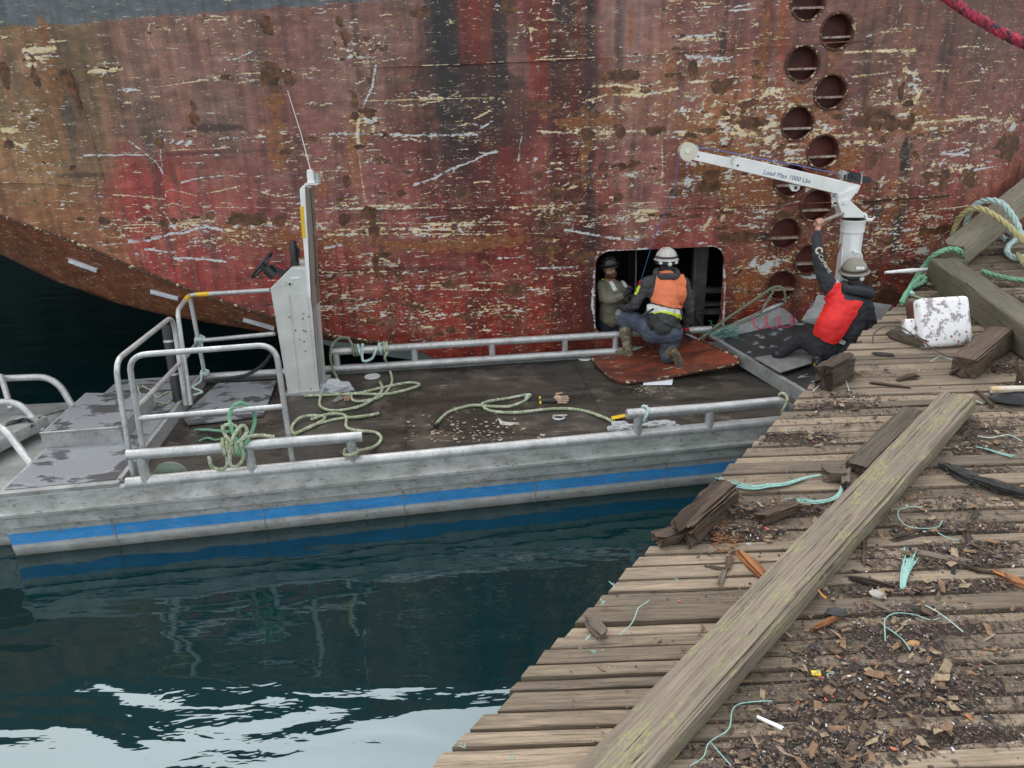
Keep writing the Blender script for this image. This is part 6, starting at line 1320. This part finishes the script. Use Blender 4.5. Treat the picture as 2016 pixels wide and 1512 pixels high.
A.shell('shirt_tail', z4b([(800, 795), (900, 780), (1060, 845), (1060, 950), (960, 925), (850, 860)]), MT['hood_g'], .010, .006, ['shirt', 'trousers'])
for a, b in (((790, 745), (650, 830)), ((700, 830), (790, 980)), ((1060, 760), (1085, 840))):
    p, q = z4b([a, b]); 
    MB().tube(spline([Y(*p, 8.27), Y((p[0]+q[0])/2, (p[1]+q[1])/2, 8.25), Y(*q, 8.30)], .05), .014, 6).build('harness_strap', MT['black'], A.root, True)
hc = Y(1312, 508, 8.62); hl, HM = helmet(A, hc, (0, .05, 1), (0, 1, -.05), (MT['hh_w'], MT['band']), .022, .116, .142, .118)
MB().tube([HM @ V((.112*math.cos(a), .132*math.sin(a), -.045)) for a in np.linspace(0, 2*math.pi, 25)[:-1]], .018, 6, closed=True).build('headlamp_strap', MT['black'], hl, True)
lathe_at('headlamp', HM @ V((.01, -.15, -.045)), (0, -1, .1), [(0, .016), (.016, .016), (.024, .008), (.024, 0)], MT['hiw'], hl)
for s_ in (-1, 1): lathe_at('buckle', HM @ V((s_*.085, -.115, -.03)), (s_*.5, -1, .1), [(0, .010), (.020, .010), (.022, 0)], MT['hiw'], hl)
# rolled hood round the neck
MB().tube([Y(1312, 545, 8.55)+V((.115*math.cos(a), .10*math.sin(a), .035+.02*math.sin(a)+.01*math.sin(3*a))) for a in np.linspace(0, 2*math.pi, 22)[:-1]], .042, 9, closed=True).build('hood', MT['hood_g'], A.root, True)
# tread of the upturned sole
sc0, sc1 = Y(1322, 687, 8.085), Y(1341, 722, 8.085); ax_ = (sc1-sc0).normalized(); sdv = V((0, -1, .12)).cross(ax_).normalized(); out = ax_.cross(sdv).normalized(); out = out if out.y < 0 else -out
mb = MB(); prof = [(0, .030), (.15, .042), (.38, .036), (.55, .040), (.78, .050), (.93, .038), (1, .018)]; L = (sc1-sc0).length+.06; o_ = sc0-ax_*.03
up_ = [o_+ax_*t*L+sdv*w for t, w in prof]; dn = [o_+ax_*t*L-sdv*w for t, w in reversed(prof)]
so = mb.prism([p+out*.0 for p in up_+dn], out, .022).build('boot_sole', MT['sole'], A.root)
mb = MB()
for t in np.linspace(.06, .94, 9):
    w = np.interp(t, [a for a, b in prof], [b for a, b in prof])
    for s_ in (-.62, 0, .62):
        c = o_+ax_*t*L+sdv*w*s_*1.02+out*.026; e = ax_*.0105; g = sdv*w*.26
        mb.prism([c-e-g, c+e-g, c+e+g, c-e+g], out, .010)
t_ = mb.build('tread', MT['sole'], so); t_['kind'] = 'stuff'
# ---- man in the red vest
B = Fig('person', Pz(1640, 715, .72), 'person crouching on the bow in a red vest, one arm raised to the crane bar')
B.cap('shirt', Y(1632, 680, 7.74), .165, Y(1643, 645, 7.74), .175).cap('shirt', Y(1660, 690, 7.70), .15, Y(1668, 650, 7.74), .17).cap('shirt', Y(1643, 645, 7.74), .175, Y(1664, 605, 7.82), .165).cap('shirt', Y(1672, 650, 7.74), .16, Y(1676, 605, 7.80), .15).cap('shirt', Y(1640, 572, 7.90), .088, Y(1700, 602, 7.80), .092).cap('shirt', Y(1655, 595, 7.84), .13, Y(1685, 615, 7.8), .13)
B.cap('shirt', Y(1675, 590, 7.85), .11, Y(1684, 565, 7.9), .075).cap('head', Y(1684, 560, 7.92), .060, Y(1682, 536, 7.95), .090)
B.chain('shirt', [(Y(1640, 574, 7.9), .092), (Y(1622, 545, 7.95), .078), (Y(1612, 515, 8.0), .066), (Y(1608, 480, 8.06), .054), (Y(1609, 460, 8.10), .043)])
hp = c5(1190, 755, CY-.15); B.chain('skin', [(Y(1609, 458, 8.10), .030), (hp+V((.0, -.01, -.045)), .030)])
fist(B, 'skin', hp, LV1-LV0, V((0, -.35, .9)))
B.chain('shirt', [(Y(1703, 604, 7.8), .090), (Y(1711, 632, 7.76), .080), (Y(1709, 660, 7.76), .072), (Y(1694, 684, 7.86), .050)]); B.chain('glove', [(Y(1690, 690, 7.9), .04), (Y(1686, 696, 7.95), .035)])
B.chain('trousers', [(Y(1622, 690, 7.76), .130), (Y(1596, 672, 7.90), .105), (Y(1576, 670, 8.0), .088), (Y(1553, 683, 7.97), .074), (Y(1538, 692, 7.95), .068)])
B.chain('boot', [(Y(1532, 697, 7.95), .060), (Y(1526, 704, 8.0), .048)]); B.cap('boot', Y(1527, 705, 7.98), .045, Y(1520, 701, 8.12), .04)
B.chain('trousers', [(Y(1658, 700, 7.74), .135), (Y(1672, 706, 7.98), .10), (Y(1640, 722, 7.80), .085), (Y(1616, 726, 7.62), .066)])
B.chain('boot', [(Y(1614, 722, 7.62), .056), (Y(1609, 712, 7.56), .052)]); B.chain('boot', [(Y(1609, 710, 7.57), .050), (Y(1606, 738, 7.57), .045)])
B.build({'shirt': MT['hood'], 'head': MT['camo'], 'skin': MT['skin'], 'glove': MT['glove'], 'trousers': MT['trou'], 'boot': MT['black']}, .0095)
z6b = lambda P: [(1466+x/5.04, 480+y/5.04) for x, y in P]
B.shell('red_vest', z6b([(885, 400), (950, 405), (960, 480), (1000, 560), (1165, 575), (1105, 720), (1040, 800), (960, 930), (925, 985), (880, 1000), (800, 970), (590, 825), (600, 790), (740, 610), (860, 450)]), MT['v_red'], .024, .012, ['shirt', 'trousers'], it=9)
B.shell('shoulder_patch', z6b([(885, 425), (905, 360), (955, 360), (950, 430)]), MT['hiw'], .012, .006, ['shirt'])
B.shell('reflective_tab', z6b([(925, 955), (950, 935), (1010, 965), (985, 1005), (930, 990)]), MT['hiw'], .022, .005, ['shirt'])
hl, HM = helmet(B, Y(1682, 533, 7.95)+V((0, 0, .005)), (-.10, -.06, 1), (.15, 1, .0), (MT['hh_g'], MT['band']), .032, .122, .142, .130, ridge=False)
MB().tube([HM @ V((.108*math.cos(a), .12*math.sin(a), -.050)) for a in np.linspace(0, 2*math.pi, 25)[:-1]], .022, 6, closed=True).build('headlamp_strap', MT['black'], hl, True)
lathe_at('headlamp', HM @ V((.035, -.14, -.05)), (.25, -1, .1), [(0, .010), (.010, .012), (.018, .018), (.024, .016), (.024, 0)], MT['hiw'], hl)
q = HM @ V((.02, -.128, .058)); MB().prism([q+V((-.045, -.004, -.012)), q+V((.045, -.002, -.014)), q+V((.045, .006, .016)), q+V((-.045, .004, .018))], (0, -1, .2), .003).build('sticker', MT['hiw'], hl)
MB().tube([Y(1686, 574, 7.86)+V((.135*math.cos(a), .115*math.sin(a), .02-.035*math.cos(a)+.012*math.sin(3*a))) for a in np.linspace(0, 2*math.pi, 22)[:-1]], .050, 9, closed=True).build('hood', MT['hood'], B.root, True)
MB().hexa([Y(*p, 7.53+d) for d in (0, .03) for p in ((1599, 706), (1618, 705), (1617, 742), (1597, 743))]).build('boot_sole', MT['rubber'], B.root)
MB().hexa([Y(*p, 7.525+d) for d in (0, .01) for p in ((1602, 715), (1609, 715), (1609, 720), (1602, 720))]).build('yellow_mark', MT['yellow'], B.root)
# emblem and lettering down the raised sleeve
MT['print'] = simple('cream_print', (.62, .58, .46), None, 20, .8)
e0, e1 = Y(1612, 502, 7.92), Y(1634, 536, 7.85)
dv = (e1-e0).normalized(); cen = Y(1612.5, 494, 7.925); rt = dv.cross(V((0, 1, 0))).normalized()
MB().tube([cen+dv*.03*math.cos(a)+rt*.03*math.sin(a) for a in np.linspace(.5, 5.6, 14)], .010, 6).build('sleeve_emblem', MT['print'], B.root, True)
lettering('Carhartt', e0-rt*.015, e1-rt*.015, V((0, -.012, 0)), MT['print'], B.root, 'sleeve_lettering', 1.0, .01)
# ---- bearded man inside the opening
Y = lambda x, y, d: PY(x, y, d-.13)
C = Fig('person', Y(1196, 655, 9.25), 'bearded person in a black helmet and olive jacket standing inside the opening')
C.cap('jacket', Y(1203, 625, 9.3), .15, Y(1204, 572, 9.3), .145).cap('jacket', Y(1186, 562, 9.3), .075, Y(1222, 566, 9.32), .075).cap('jacket', Y(1203, 570, 9.3), .11, Y(1201, 553, 9.3), .06)
C.chain('skin', [(Y(1201, 552, 9.29), .055), (Y(1200, 538, 9.28), .062)]); C.cap('skin', Y(1198, 524, 9.29), .082, Y(1201, 536, 9.255), .064); C.cap('skin', Y(1205, 530, 9.185), .012, Y(1206, 535, 9.165), .014)
C.cap('skin', Y(1190, 531, 9.27), .016, Y(1190, 535, 9.27), .013)
C.cap('beard', Y(1201, 543, 9.22), .042, Y(1206, 543, 9.21), .042); C.cap('beard', Y(1195, 537, 9.25), .035, Y(1199, 544, 9.22), .035); C.cap('beard', Y(1210, 537, 9.24), .03, Y(1208, 544, 9.22), .035)
C.chain('jacket', [(Y(1186, 566, 9.28), .078), (Y(1188, 585, 9.2), .066), (Y(1200, 591, 9.12), .060), (Y(1226, 583, 9.05), .045)]); C.chain('glove', [(Y(1232, 580, 9.03), .038), (Y(1238, 573, 9.01), .036)])
for k in range(4): C.chain('glove', [(Y(1236+k*2.2, 570-k*.5, 9.0), .013), (Y(1239+k*2.0, 564+k*1.2, 8.99), .012), (Y(1242+k*1.4, 566+k*1.4, 8.97), .010)])
C.chain('glove', [(Y(1233, 573, 9.0), .014), (Y(1236, 567, 8.98), .011)])
C.chain('jacket', [(Y(1222, 570, 9.32), .074), (Y(1232, 588, 9.3), .062), (Y(1240, 588, 9.15), .045)]); C.chain('glove', [(Y(1242, 587, 9.1), .038), (Y(1245, 584, 9.06), .034)])
C.chain('trousers', [(Y(1196, 635, 9.3), .125), (Y(1192, 680, 9.3), .10)]); C.chain('trousers', [(Y(1212, 635, 9.3), .125), (Y(1214, 690, 9.3), .10)])
C.build({'jacket': MT['jack'], 'skin': MT['skin'], 'beard': MT['beard'], 'glove': MT['glove'], 'trousers': MT['navy']}, .0085, .006)
C.shell('hi_vis_collar', z4b([(255, 440), (290, 400), (340, 430), (350, 470), (270, 465)]), MT['hiv'], .010, .005, ['jacket'], back=False)
C.shell('vest_edge', z4b([(340, 450), (380, 470), (430, 560), (395, 580), (350, 500)]), MT['hiw'], .010, .005, ['jacket'], back=False); C.shell('vest_edge', z4b([(430, 410), (470, 430), (530, 530), (500, 540)]), MT['hiw'], .010, .005, ['jacket'], back=False)
hl, HM = helmet(C, Y(1197, 522, 9.285), (-.12, .05, 1), (.35, -1, .0), (MT['hh_b'], MT['black']), .016, .120, .146, .145)
for dx in (1200.5, 1207.5): lathe_at('eye', Y(dx, 528.5, 9.192), (.2, -1, 0), [(0, .006), (.006, .004), (.008, 0)], MT['black'], C.root, 8)
MB().tube([Y(1202, 540.5, 9.178), Y(1205, 541, 9.168), Y(1208.5, 540, 9.178)], .004, 5).build('mouth', simple('lips', (.30, .10, .08), None, 20, .6), C.root)
for a, b in ((1198.5, 1203), (1205.5, 1210)): MB().tube([Y(a, 526, 9.185), Y((a+b)/2, 525, 9.172), Y(b, 526, 9.185)], .005, 5).build('eyebrow', MT['beard'], C.root)
Y = PY
# ================================================================ ropes
def rope(name, P, r, mat, lab, step=.02, cat='rope', strands=3, ends=None):
    o = rope_mb(spline(P, step), r, n=5, strands=strands).build(name, MT[mat], smooth=True); tag(o, lab, cat); return o
def dk(P, z=.016): return [Pz(x, y, DZ+z+(.012 if i % 3 == 1 else 0)) for i, (x, y) in enumerate(P)]
fr = lambda x, y: nearp(x, y, 1.)
def wraps(c, ax, rad, turns, adv, n=10):   # turns of rope round a pipe: c start centre, ax pipe direction
    ax = V(ax).normalized(); a1 = ax.orthogonal().normalized(); a2 = ax.cross(a1)
    return [V(c)+ax*adv*k/n+(a1*math.cos(2*math.pi*k/n)+a2*math.sin(2*math.pi*k/n))*rad for k in range(int(turns*n)+1)]
pd = (fr(900, 677)-fr(650, 693)).normalized(); nd = (nearp(713, 859)-nearp(250, 896)).normalized()
rope('rail_rope', [Pz(664, 745, DZ+.02), fr(658, 722)+V((0, -.07, 0)), fr(653, 700)+V((0, -.07, 0)), fr(655, 682)+V((0, -.03, .02)), fr(668, 673)+V((0, 0, .04)), fr(685, 674)+V((0, 0, .05))]+wraps(fr(694, 690), pd, .058, 1.6, .035), .017, 'rope_d', 'dull green rope arching over the far rail beside the console')
rope('rail_rope', wraps(fr(705, 689), pd, .060, 1.2, .05)+[fr(716, 706)+V((0, -.06, 0)), fr(733, 703)+V((0, -.06, 0)), fr(741, 688)+V((0, -.06, 0))]+wraps(fr(747, 686), pd, .058, 1.1, .03), .016, 'rope_w', 'pale aqua rope hanging in a small loop from the far rail')
rope('deck_rope', wraps(fr(756, 684), pd, .060, 1.5, .03)+[fr(759, 700)+V((0, -.07, 0))]+dk([(765, 722), (772, 746), (767, 763), (749, 781), (718, 789), (696, 788), (693, 776), (715, 772), (767, 760), (808, 753), (826, 758), (794, 769), (756, 776), (704, 775), (652, 777), (600, 779)]), .016, 'rope_g', 'long pale green rope dropping from the far rail and looping across to the console')
rope('deck_rope', dk([(633, 775), (630, 798), (652, 808), (687, 805), (718, 796), (745, 778), (753, 764), (748, 752)]), .016, 'rope_g', 'short rope loop on the deck in front of the clear plastic bag')
rope('deck_rope', dk([(746, 814), (710, 820), (669, 824), (620, 836), (590, 850), (577, 852), (576, 838), (592, 822), (620, 818), (640, 822), (625, 834), (600, 846), (578, 856)]), .016, 'rope_g', 'rope with doubled bights ending at a taped tip right of the near railing')
rope('deck_rope', dk([(612, 826), (649, 815), (680, 818), (683, 841), (708, 848), (739, 851), (751, 864), (736, 880)])+wraps(V((nearp(690, 880).x, nearp(690, 880).y, .66)), (0, 0, 1), .058, 1.4, .02), .016, 'rope_g', 'rope curving over the deck to a hitch on the rail stub')
rope('deck_rope', dk([(858, 836), (870, 822), (888, 809), (930, 798), (968, 800), (1003, 800), (1031, 790), (1042, 780), (1038, 777), (1000, 784), (958, 791), (950, 798), (968, 809), (1017, 812), (1086, 805), (1142, 807), (1190, 822), (1210, 834)]), .016, 'rope_g', 'long pale rope across the middle of the deck with one narrow loop')
for (x, y) in ((858, 836), (747, 814)): MB().tube([Pz(x-3, y+4 if x > 800 else y, DZ+.016), Pz(x+2 if x < 800 else x+4, y-2, DZ+.018)], .017, 8).build('taped_end', MT['black'], bpy.data.objects['deck_rope.004' if x > 800 else 'deck_rope.002'], True)
MB().tube([Pz(1043, 778, DZ+.02), Pz(1036, 783, DZ+.02)], .022, 8).build('seized_eye', MT['rope_w'], bpy.data.objects['deck_rope.004'], True)
# knot on the near rail
K = nearp(463, 880)
kp = [nearp(415, 895)+V((0, -.04, 0)), nearp(420, 916)+V((0, -.03, 0)), nearp(440, 920)+V((0, -.03, 0)), nearp(452, 905)+V((0, -.05, 0))]+wraps(nearp(440, 881), nd, .066, 2.2, .035)+wraps(nearp(458, 880), nd, .072, 2., .03)+[nearp(470, 850)+V((0, .02, 0)), nearp(455, 838)+V((0, .02, 0)), nearp(437, 842)+V((0, .02, 0)), nearp(445, 858)+V((0, 0, 0)), nearp(470, 866)+V((0, -.06, 0)), nearp(486, 850), nearp(476, 838), nearp(462, 860)+V((0, -.07, 0)), nearp(458, 905)+V((0, -.07, 0)), nearp(470, 912)+V((0, -.05, 0)), nearp(484, 893)+V((0, -.07, 0)), nearp(480, 866)+V((0, -.05, .02)), nearp(505, 862)+V((0, .05, 0)), nearp(535, 868)+V((0, .08, 0))]
rope('knotted_rope', kp, .017, 'rope_g', 'big tangled knot of pale green rope round the near gunwale rail')
rope('knotted_rope', [nearp(470, 868)+V((0, -.05, 0)), nearp(455, 840), onB(454, 812)+V((0, -.03, 0)), onB(466, 799)+V((0, 0, .02)), onB(482, 800)+V((0, .04, 0)), onB(497, 814)+V((0, .03, 0)), onB(499, 840)+V((0, .02, 0)), nearp(486, 868)+V((0, -.04, 0))]+wraps(nearp(470, 880), nd, .07, 2.1, .03), .017, 'rope_gr', 'greener rope looped over the mid bar of the near railing down to the big knot')
fe = rope('loose_tail', dk([(452, 850), (430, 848), (410, 846), (392, 846)], .03), .014, 'rope_gr', 'green rope tail with a frayed tip lying behind the big knot'); 
def fray(P, r0, n, spread, mat, name, par=None, lab=None, th=.0016, seed=1, cat='rope'):
    rg = random.Random(seed); path = [V(p) for p in P]; mb = MB()
    for k in range(n):
        a = rg.uniform(0, 6.28); q = []; L = rg.uniform(.75, 1.05)
        for i, p in enumerate(path):
            t = i/(len(path)-1)
            if t > L: break
            rr_ = r0+spread*t**1.6*rg.uniform(.3, 1); a += rg.uniform(-.5, .5); q.append(p+V((math.cos(a), math.sin(a), abs(math.sin(a*1.7))*.4))*rr_)
        if len(q) > 2: mb.tube(spline(q, .02), th, 4)
    o = mb.build(name, MT[mat], par)
    if lab: tag(o, lab, cat)
    return o
fray(dk([(392, 846), (388, 845), (384, 847), (380, 849)], .03), .004, 22, .03, 'rope_gr', 'frayed_end', fe)
rope('loose_tail', dk([(440, 862), (425, 866), (408, 862), (392, 868)], .02), .010, 'rope_gr', 'thin green rope tail lying nearest the gunwale behind the big knot')
# ties on the helm railing and the platform
tp = onC(391, 671); rope('tie', wraps(tp+V((-.03, 0, 0)), (1, 0, -.1), .040, 3.2, .022)+wraps(tp+V((.02, 0, .0)), (.2, 0, 1), .045, 2.2, .02)+[tp+V((.05, -.05, -.05)), tp+V((.03, -.05, -.10))], .012, 'rope_w', 'pale aqua lashing round the joint of the helm railing')
b_ = Pz(404, 738, ZP+.03); rope('tie', wraps(b_, (0, 0, 1), .042, 2.3, .02)+[Pz(395, 750, ZP+.03), Pz(380, 762, ZP+.02), Pz(392, 768, ZP+.02), Pz(398, 772, ZP+.02), Pz(380, 778, ZP+.02)], .012, 'rope_w', 'pale rope tied round the foot of the helm railing post')
rope('platform_line', [Pz(x, y, ZP+.015) for x, y in ((272, 762), (276, 774), (300, 786), (322, 795), (335, 790), (345, 776), (330, 772), (310, 782), (296, 768), (280, 760))], .009, 'rope_g', 'thin yellowish line in angular loops on the stern platform')
# loops on the front rail
for (x, y), lab in (((1270, 811), 'pale aqua loop hanging round the front rail near its open end'), ((1541, 790), 'dull rope loop hanging round the far end of the front rail')):
    c = nearp(x, y); r_ = .085 if x < 1400 else .11
    rope('loop', [c+V((.02*math.sin(2*a), -r_*.62*math.cos(a), r_*.9*math.sin(a)-.02)) for a in np.linspace(0, 2*math.pi*1.25, 22)], .013, 'rope_w' if x < 1400 else 'rope_g', lab)
# mooring lines from the bow into the opening
rope('bow_line', [PY(1370, 673, 8.75), PY(1430, 628, 8.75), PY(1480, 594, 8.75), PY(1520, 567, 8.75), PY(1523, 573, 8.72), PY(1516, 584, 8.72), PY(1500, 612, 8.72), PY(1496, 628, 8.72)], .016, 'rope_d', 'taut dull green rope rising from the opening sill to a bight at the bow')
rope('bow_line', [PY(1518, 568, 8.78), PY(1530, 564, 8.75), PY(1540, 567, 8.7), PY(1545, 577, 8.7), PY(1546, 594, 8.72)], .016, 'rope_d', 'short rope arch hooked over the bow bulwark')
rope('bow_line', [PY(1372, 677, 8.8), PY(1410, 650, 8.8), PY(1460, 632, 8.82), PY(1500, 612, 8.82)], .010, 'rope_d', 'thinner dull rope running just above the bow bulwark pipe')
# green net
rg = random.Random(4); mb = MB()
for k in range(46):
    p = PY(1424+rg.gauss(0, 12), 656+rg.gauss(0, 4.5), 8.72); q = [p]
    for j in range(5): q.append(q[-1]+V((rg.uniform(-.05, .05), rg.uniform(-.03, .03), rg.uniform(-.025, .03))))
    mb.tube(spline(q, .02), .0035, 4)
MT['net'] = simple('green_net', (.12, .34, .27), (.07, .22, .18), 40, .8)
tag(mb.build('net_clump', MT['net']), 'small tangle of green net at the corner of the foredeck', 'net')
# coiled red and black leads
P = []
for k in range(90):
    t = k/89; px = 1478+90*t; a = 2*math.pi*3.6*t; P.append(PY(px, 637-4*t, 8.45)+V((.045*math.cos(a), .04*math.sin(a), .055*math.sin(a))))
tag(MB().tube(P, .0065, 6).build('coiled_lead', simple('pink_red_lead', (.55, .04, .10), None, 20, .45), smooth=True), 'coiled pinkish red electric lead on the foredeck beside the bulwark', 'cable')
P2 = spline([PY(1564, 634, 8.45), PY(1562, 618, 8.45), PY(1575, 611, 8.42), PY(1592, 608, 8.35), PY(1604, 590, 8.3), PY(1608, 560, 8.2), PY(1640, 520, 8.3), PY(1655, 480, 8.3)], .03)
tag(MB().tube(P2, .006, 6).build('power_lead', simple('dark_red_lead', (.20, .02, .04), None, 20, .45), smooth=True), 'dark red lead running from the coil up to the crane column', 'cable')
# heavy ropes over the dock timbers
T1a = PD(1930, 480); 
def tm(px, py, h=.0): return PD(px, py, .27+h)
rope('mooring_rope', [PY(1900, 450, 9.30), PY(1907, 424, 9.28), PY(1916, 406, 9.18), PY(1932, 397, 9.08), PY(1950, 394, 8.96), PY(1972, 400, 8.84), PY(1990, 420, 8.76), PY(2004, 446, 8.70), PY(2014, 470, 8.62), PY(2040, 500, 8.5)], .036, 'rope_w', 'thick pale aqua rope passing over the upper square timber', .03)
rope('mooring_rope', [PY(1876, 462, 9.15), PY(1883, 440, 9.12), PY(1893, 424, 9.03), PY(1908, 413, 8.93), PY(1926, 410, 8.82), PY(1948, 418, 8.70), PY(1976, 437, 8.60), PY(1999, 458, 8.50), PY(2020, 478, 8.40), PY(2060, 520, 8.2)], .036, 'rope_y', 'thick yellow rope passing over the upper square timber', .03)
rope('mooring_rope', [PD(1892, 503, .22), PD(1889, 494, .30), PD(1874, 490, .31), PD(1850, 496, .30), PD(1832, 508, .22), PD(1820, 524, .12), PD(1808, 541, .06), PD(1800, 554, .04), PD(1792, 568, .04), PD(1783, 582, .04), PD(1776, 596, .04)], .030, 'rope_gr', 'thick green rope wrapped round the end of the slanting timber', .03)
rope('mooring_rope', [PD(1800, 560, .05), PD(1812, 545, .10), PD(1822, 548, .09), PD(1814, 558, .05), PD(1796, 566, .04)], .026, 'rope_gr', 'green rope bight beside the end of the slanting timber', .03)
rope('mooring_rope', [PD(1933, 533, .05), PD(1950, 539, .04), PD(1975, 545, .04), PD(2000, 550, .04), PD(2050, 552, .04)], .026, 'rope_gr', 'green rope running flat over the planks to the right edge behind the timber', .03)
rope('mooring_rope', [PD(1978, 470, .05), PD(1968, 460, .06), PD(1976, 450, .08), PD(1990, 458, .07), PD(2000, 470, .06), PD(1986, 484, .05), PD(1984, 498, .05), PD(2000, 508, .05), PD(2016, 505, .05), PD(2040, 495, .05)], .034, 'rope_w', 'heap of thick pale aqua rope on the planks at the right edge', .03)
rope('mooring_rope', [PD(2004, 500, .09), PD(2012, 512, .08), PD(2018, 520, .05), PD(2040, 530, .05)], .028, 'rope_y', 'short stretch of yellow rope below the aqua heap at the right edge', .03)
rope('thin_rope', [PD(x, y, .02) for x, y in ((1793, 578), (1806, 585), (1830, 590), (1856, 595), (1888, 604))], .012, 'rope_g', 'thin pale rope with an aqua knot running under the slanting timber')
MB().lathe([(0, -.03), (.03, -.02), (.035, .01), (0, .035)], 10, Matrix.Translation(PD(1794, 578, .03))).build('end_knot', MT['rope_a'], bpy.data.objects['thin_rope'], True)
# red line high up at the right
a, b = PY(1830, -28, 6.2), PY(2070, 110, 5.4); rope('red_mooring_line', [a, a.lerp(b, .3)+V((0, 0, -.02)), a.lerp(b, .6)+V((0, 0, -.03)), b], .036, 'rope_r', 'thick red mooring line crossing the top right corner in the air', .03, strands=4)
# aqua strands on the dock
def bundle(name, px, lab, seed, n=34, r0=.006, spread=.035, h=.02, th=.0022): return fray([PD(x, y, h) for x, y in px], r0, n, spread, 'fray', name, None, lab, th, seed)
bundle('aqua_strand', [(1614, 936), (1590, 940), (1565, 948), (1540, 955), (1510, 958), (1488, 962), (1465, 960), (1440, 955), (1418, 948)], 'longer frayed aqua rope strand leading from the small wooden block', 1, 36, .008, .05)
bundle('aqua_strand', [(1657, 958), (1654, 970), (1642, 982), (1622, 988), (1600, 990), (1575, 988), (1553, 986)], 'shorter frayed aqua rope strand below the small wooden block', 2, 32, .008, .035)
bundle('aqua_tuft', [(1777, 1158), (1779, 1140), (1783, 1122), (1790, 1105), (1796, 1088)], 'bushy aqua tuft standing up the planks beside the grey slat', 3, 44, .012, .035)
bundle('aqua_strand', [(1922, 880), (1945, 885), (1970, 893), (1995, 900), (2020, 902)], 'frayed aqua strand above the black bark sheet', 4, 16, .004, .02)
def thread(px, lab, mat='fray', r=.0028, h=.028, name='aqua_thread'):
    return tag(MB().tube(spline([PD(x, y, h+(.015 if i % 2 else 0)) for i, (x, y) in enumerate(px)], .015), r, 5).build(name, MT[mat], smooth=True), lab, 'thread')
thread([(1219, 1250), (1240, 1232), (1250, 1215), (1256, 1198), (1270, 1188), (1279, 1181)], 'aqua thread lying alone on the clean planks near the small offcut')
thread([(1520, 1380), (1490, 1381), (1455, 1386), (1441, 1400), (1438, 1425), (1430, 1440), (1405, 1455), (1392, 1468), (1385, 1490), (1358, 1508)], 'long aqua thread creeping along the lower side of the long timber')
thread([(1400, 1462), (1415, 1480), (1440, 1508)], 'thin aqua thread branching toward the bottom of the frame'); thread([(1852, 1217), (1830, 1220), (1800, 1210), (1765, 1207), (1743, 1218), (1742, 1240), (1743, 1262)], 'curved aqua thread lying right of the round pale stone')
thread([(1740, 1232), (1760, 1245), (1780, 1262), (1792, 1280)], 'short aqua thread crossing the amber stone corner'); thread([(1822, 1192), (1845, 1204), (1870, 1222), (1896, 1244)], 'pale thread slanting down right of the curved aqua thread', 'rope_w')
thread([(1815, 999), (1790, 998), (1770, 1004), (1770, 1020), (1785, 1035), (1810, 1040), (1845, 1038), (1855, 1025)], 'looped aqua thread above the brown split stick'); thread([(1845, 1048), (1865, 1058), (1895, 1066)], 'short aqua thread right of the brown split stick')
thread([(1925, 858), (1950, 862), (1985, 856), (2012, 868)], 'pale thread above the frayed aqua strand at the right', 'rope_w'); thread([(1600, 770), (1640, 738), (1662, 745), (1672, 770)], 'pale wire like thread over the rotten stump', 'rope_w')
thread([(1832, 712), (1850, 702), (1868, 706), (1890, 712)], 'white thread at the foot of the enamel block', 'rope_w'); thread([(1868, 820), (1890, 782), (1915, 786), (1935, 795)], 'white arc of cord left of the black rubber lump', 'rope_w', .003)
for i, (x, y) in enumerate(((1330, 1142), (1188, 1186), (1205, 1150), (1160, 1256), (910, 1468), (1168, 1280), (1010, 1490), (1610, 1325), (1635, 1330), (1760, 850), (1545, 848))):
    rg = random.Random(i); thread([(x+rg.uniform(-7, 7), y+rg.uniform(-7, 7)) for _ in range(5)], ['curl of aqua thread on a clean plank left of the long timber', 'curl of aqua thread at the notch in the dock edge', 'tangle of aqua thread on the plank tips above the notch', 'aqua scrap beside the small offcut', 'aqua thread on the bottom left plank tips', 'short aqua scrap below the small offcut', 'aqua curl beside the bottom left planks', 'blue green scrap among the chips near the yellow scrap', 'pale scrap beside the yellow scrap', 'aqua scrap at the top end of the short grey board', 'pale thread across the planks above the short grey board'][i], r=.0022)
# orange pin stuck in the long timber
q = PD(1619, 1172, .13); tag(MB().tube([q+V((-.01, .03, .01)), q, q+V((.012, -.02, -.004))], [.003, .004, .008], 7).build('bent_nail', simple('orange_rust_nail', (.55, .22, .04), None, 20, .6), smooth=True), 'small orange nail head stuck in the side of the long timber', 'nail')
tag(MB().prism([PD(1596, 1322, .02), PD(1614, 1322, .025), PD(1616, 1332, .02), PD(1600, 1330, .02)], (0, 0, 1), .006).build('yellow_scrap', MT['yellow']), 'bright yellow plastic scrap among the chips near the bottom', 'scrap')
timber('white_stub', PD(1490, 1413, .02), PD(1540, 1437, .02), .014, .012, MT['wpaint'], 'white chipped stick lying below the long timber near the bottom', 'stick', ns=10, N=10, rnd=.6, rough=.002, groove=.003, ends=.004, seed=4)
# twig
tag(MB().tube(spline([PD(1718, 676, .02), PD(1722, 655, .10), PD(1745, 642, .16), PD(1775, 645, .16), PD(1805, 665, .10), PD(1835, 685, .04), PD(1860, 700, .02)], .03), .006, 6).build('twig', MT['wood_g'], smooth=True), 'thin arching twig behind the wedge of grey wood', 'twig')
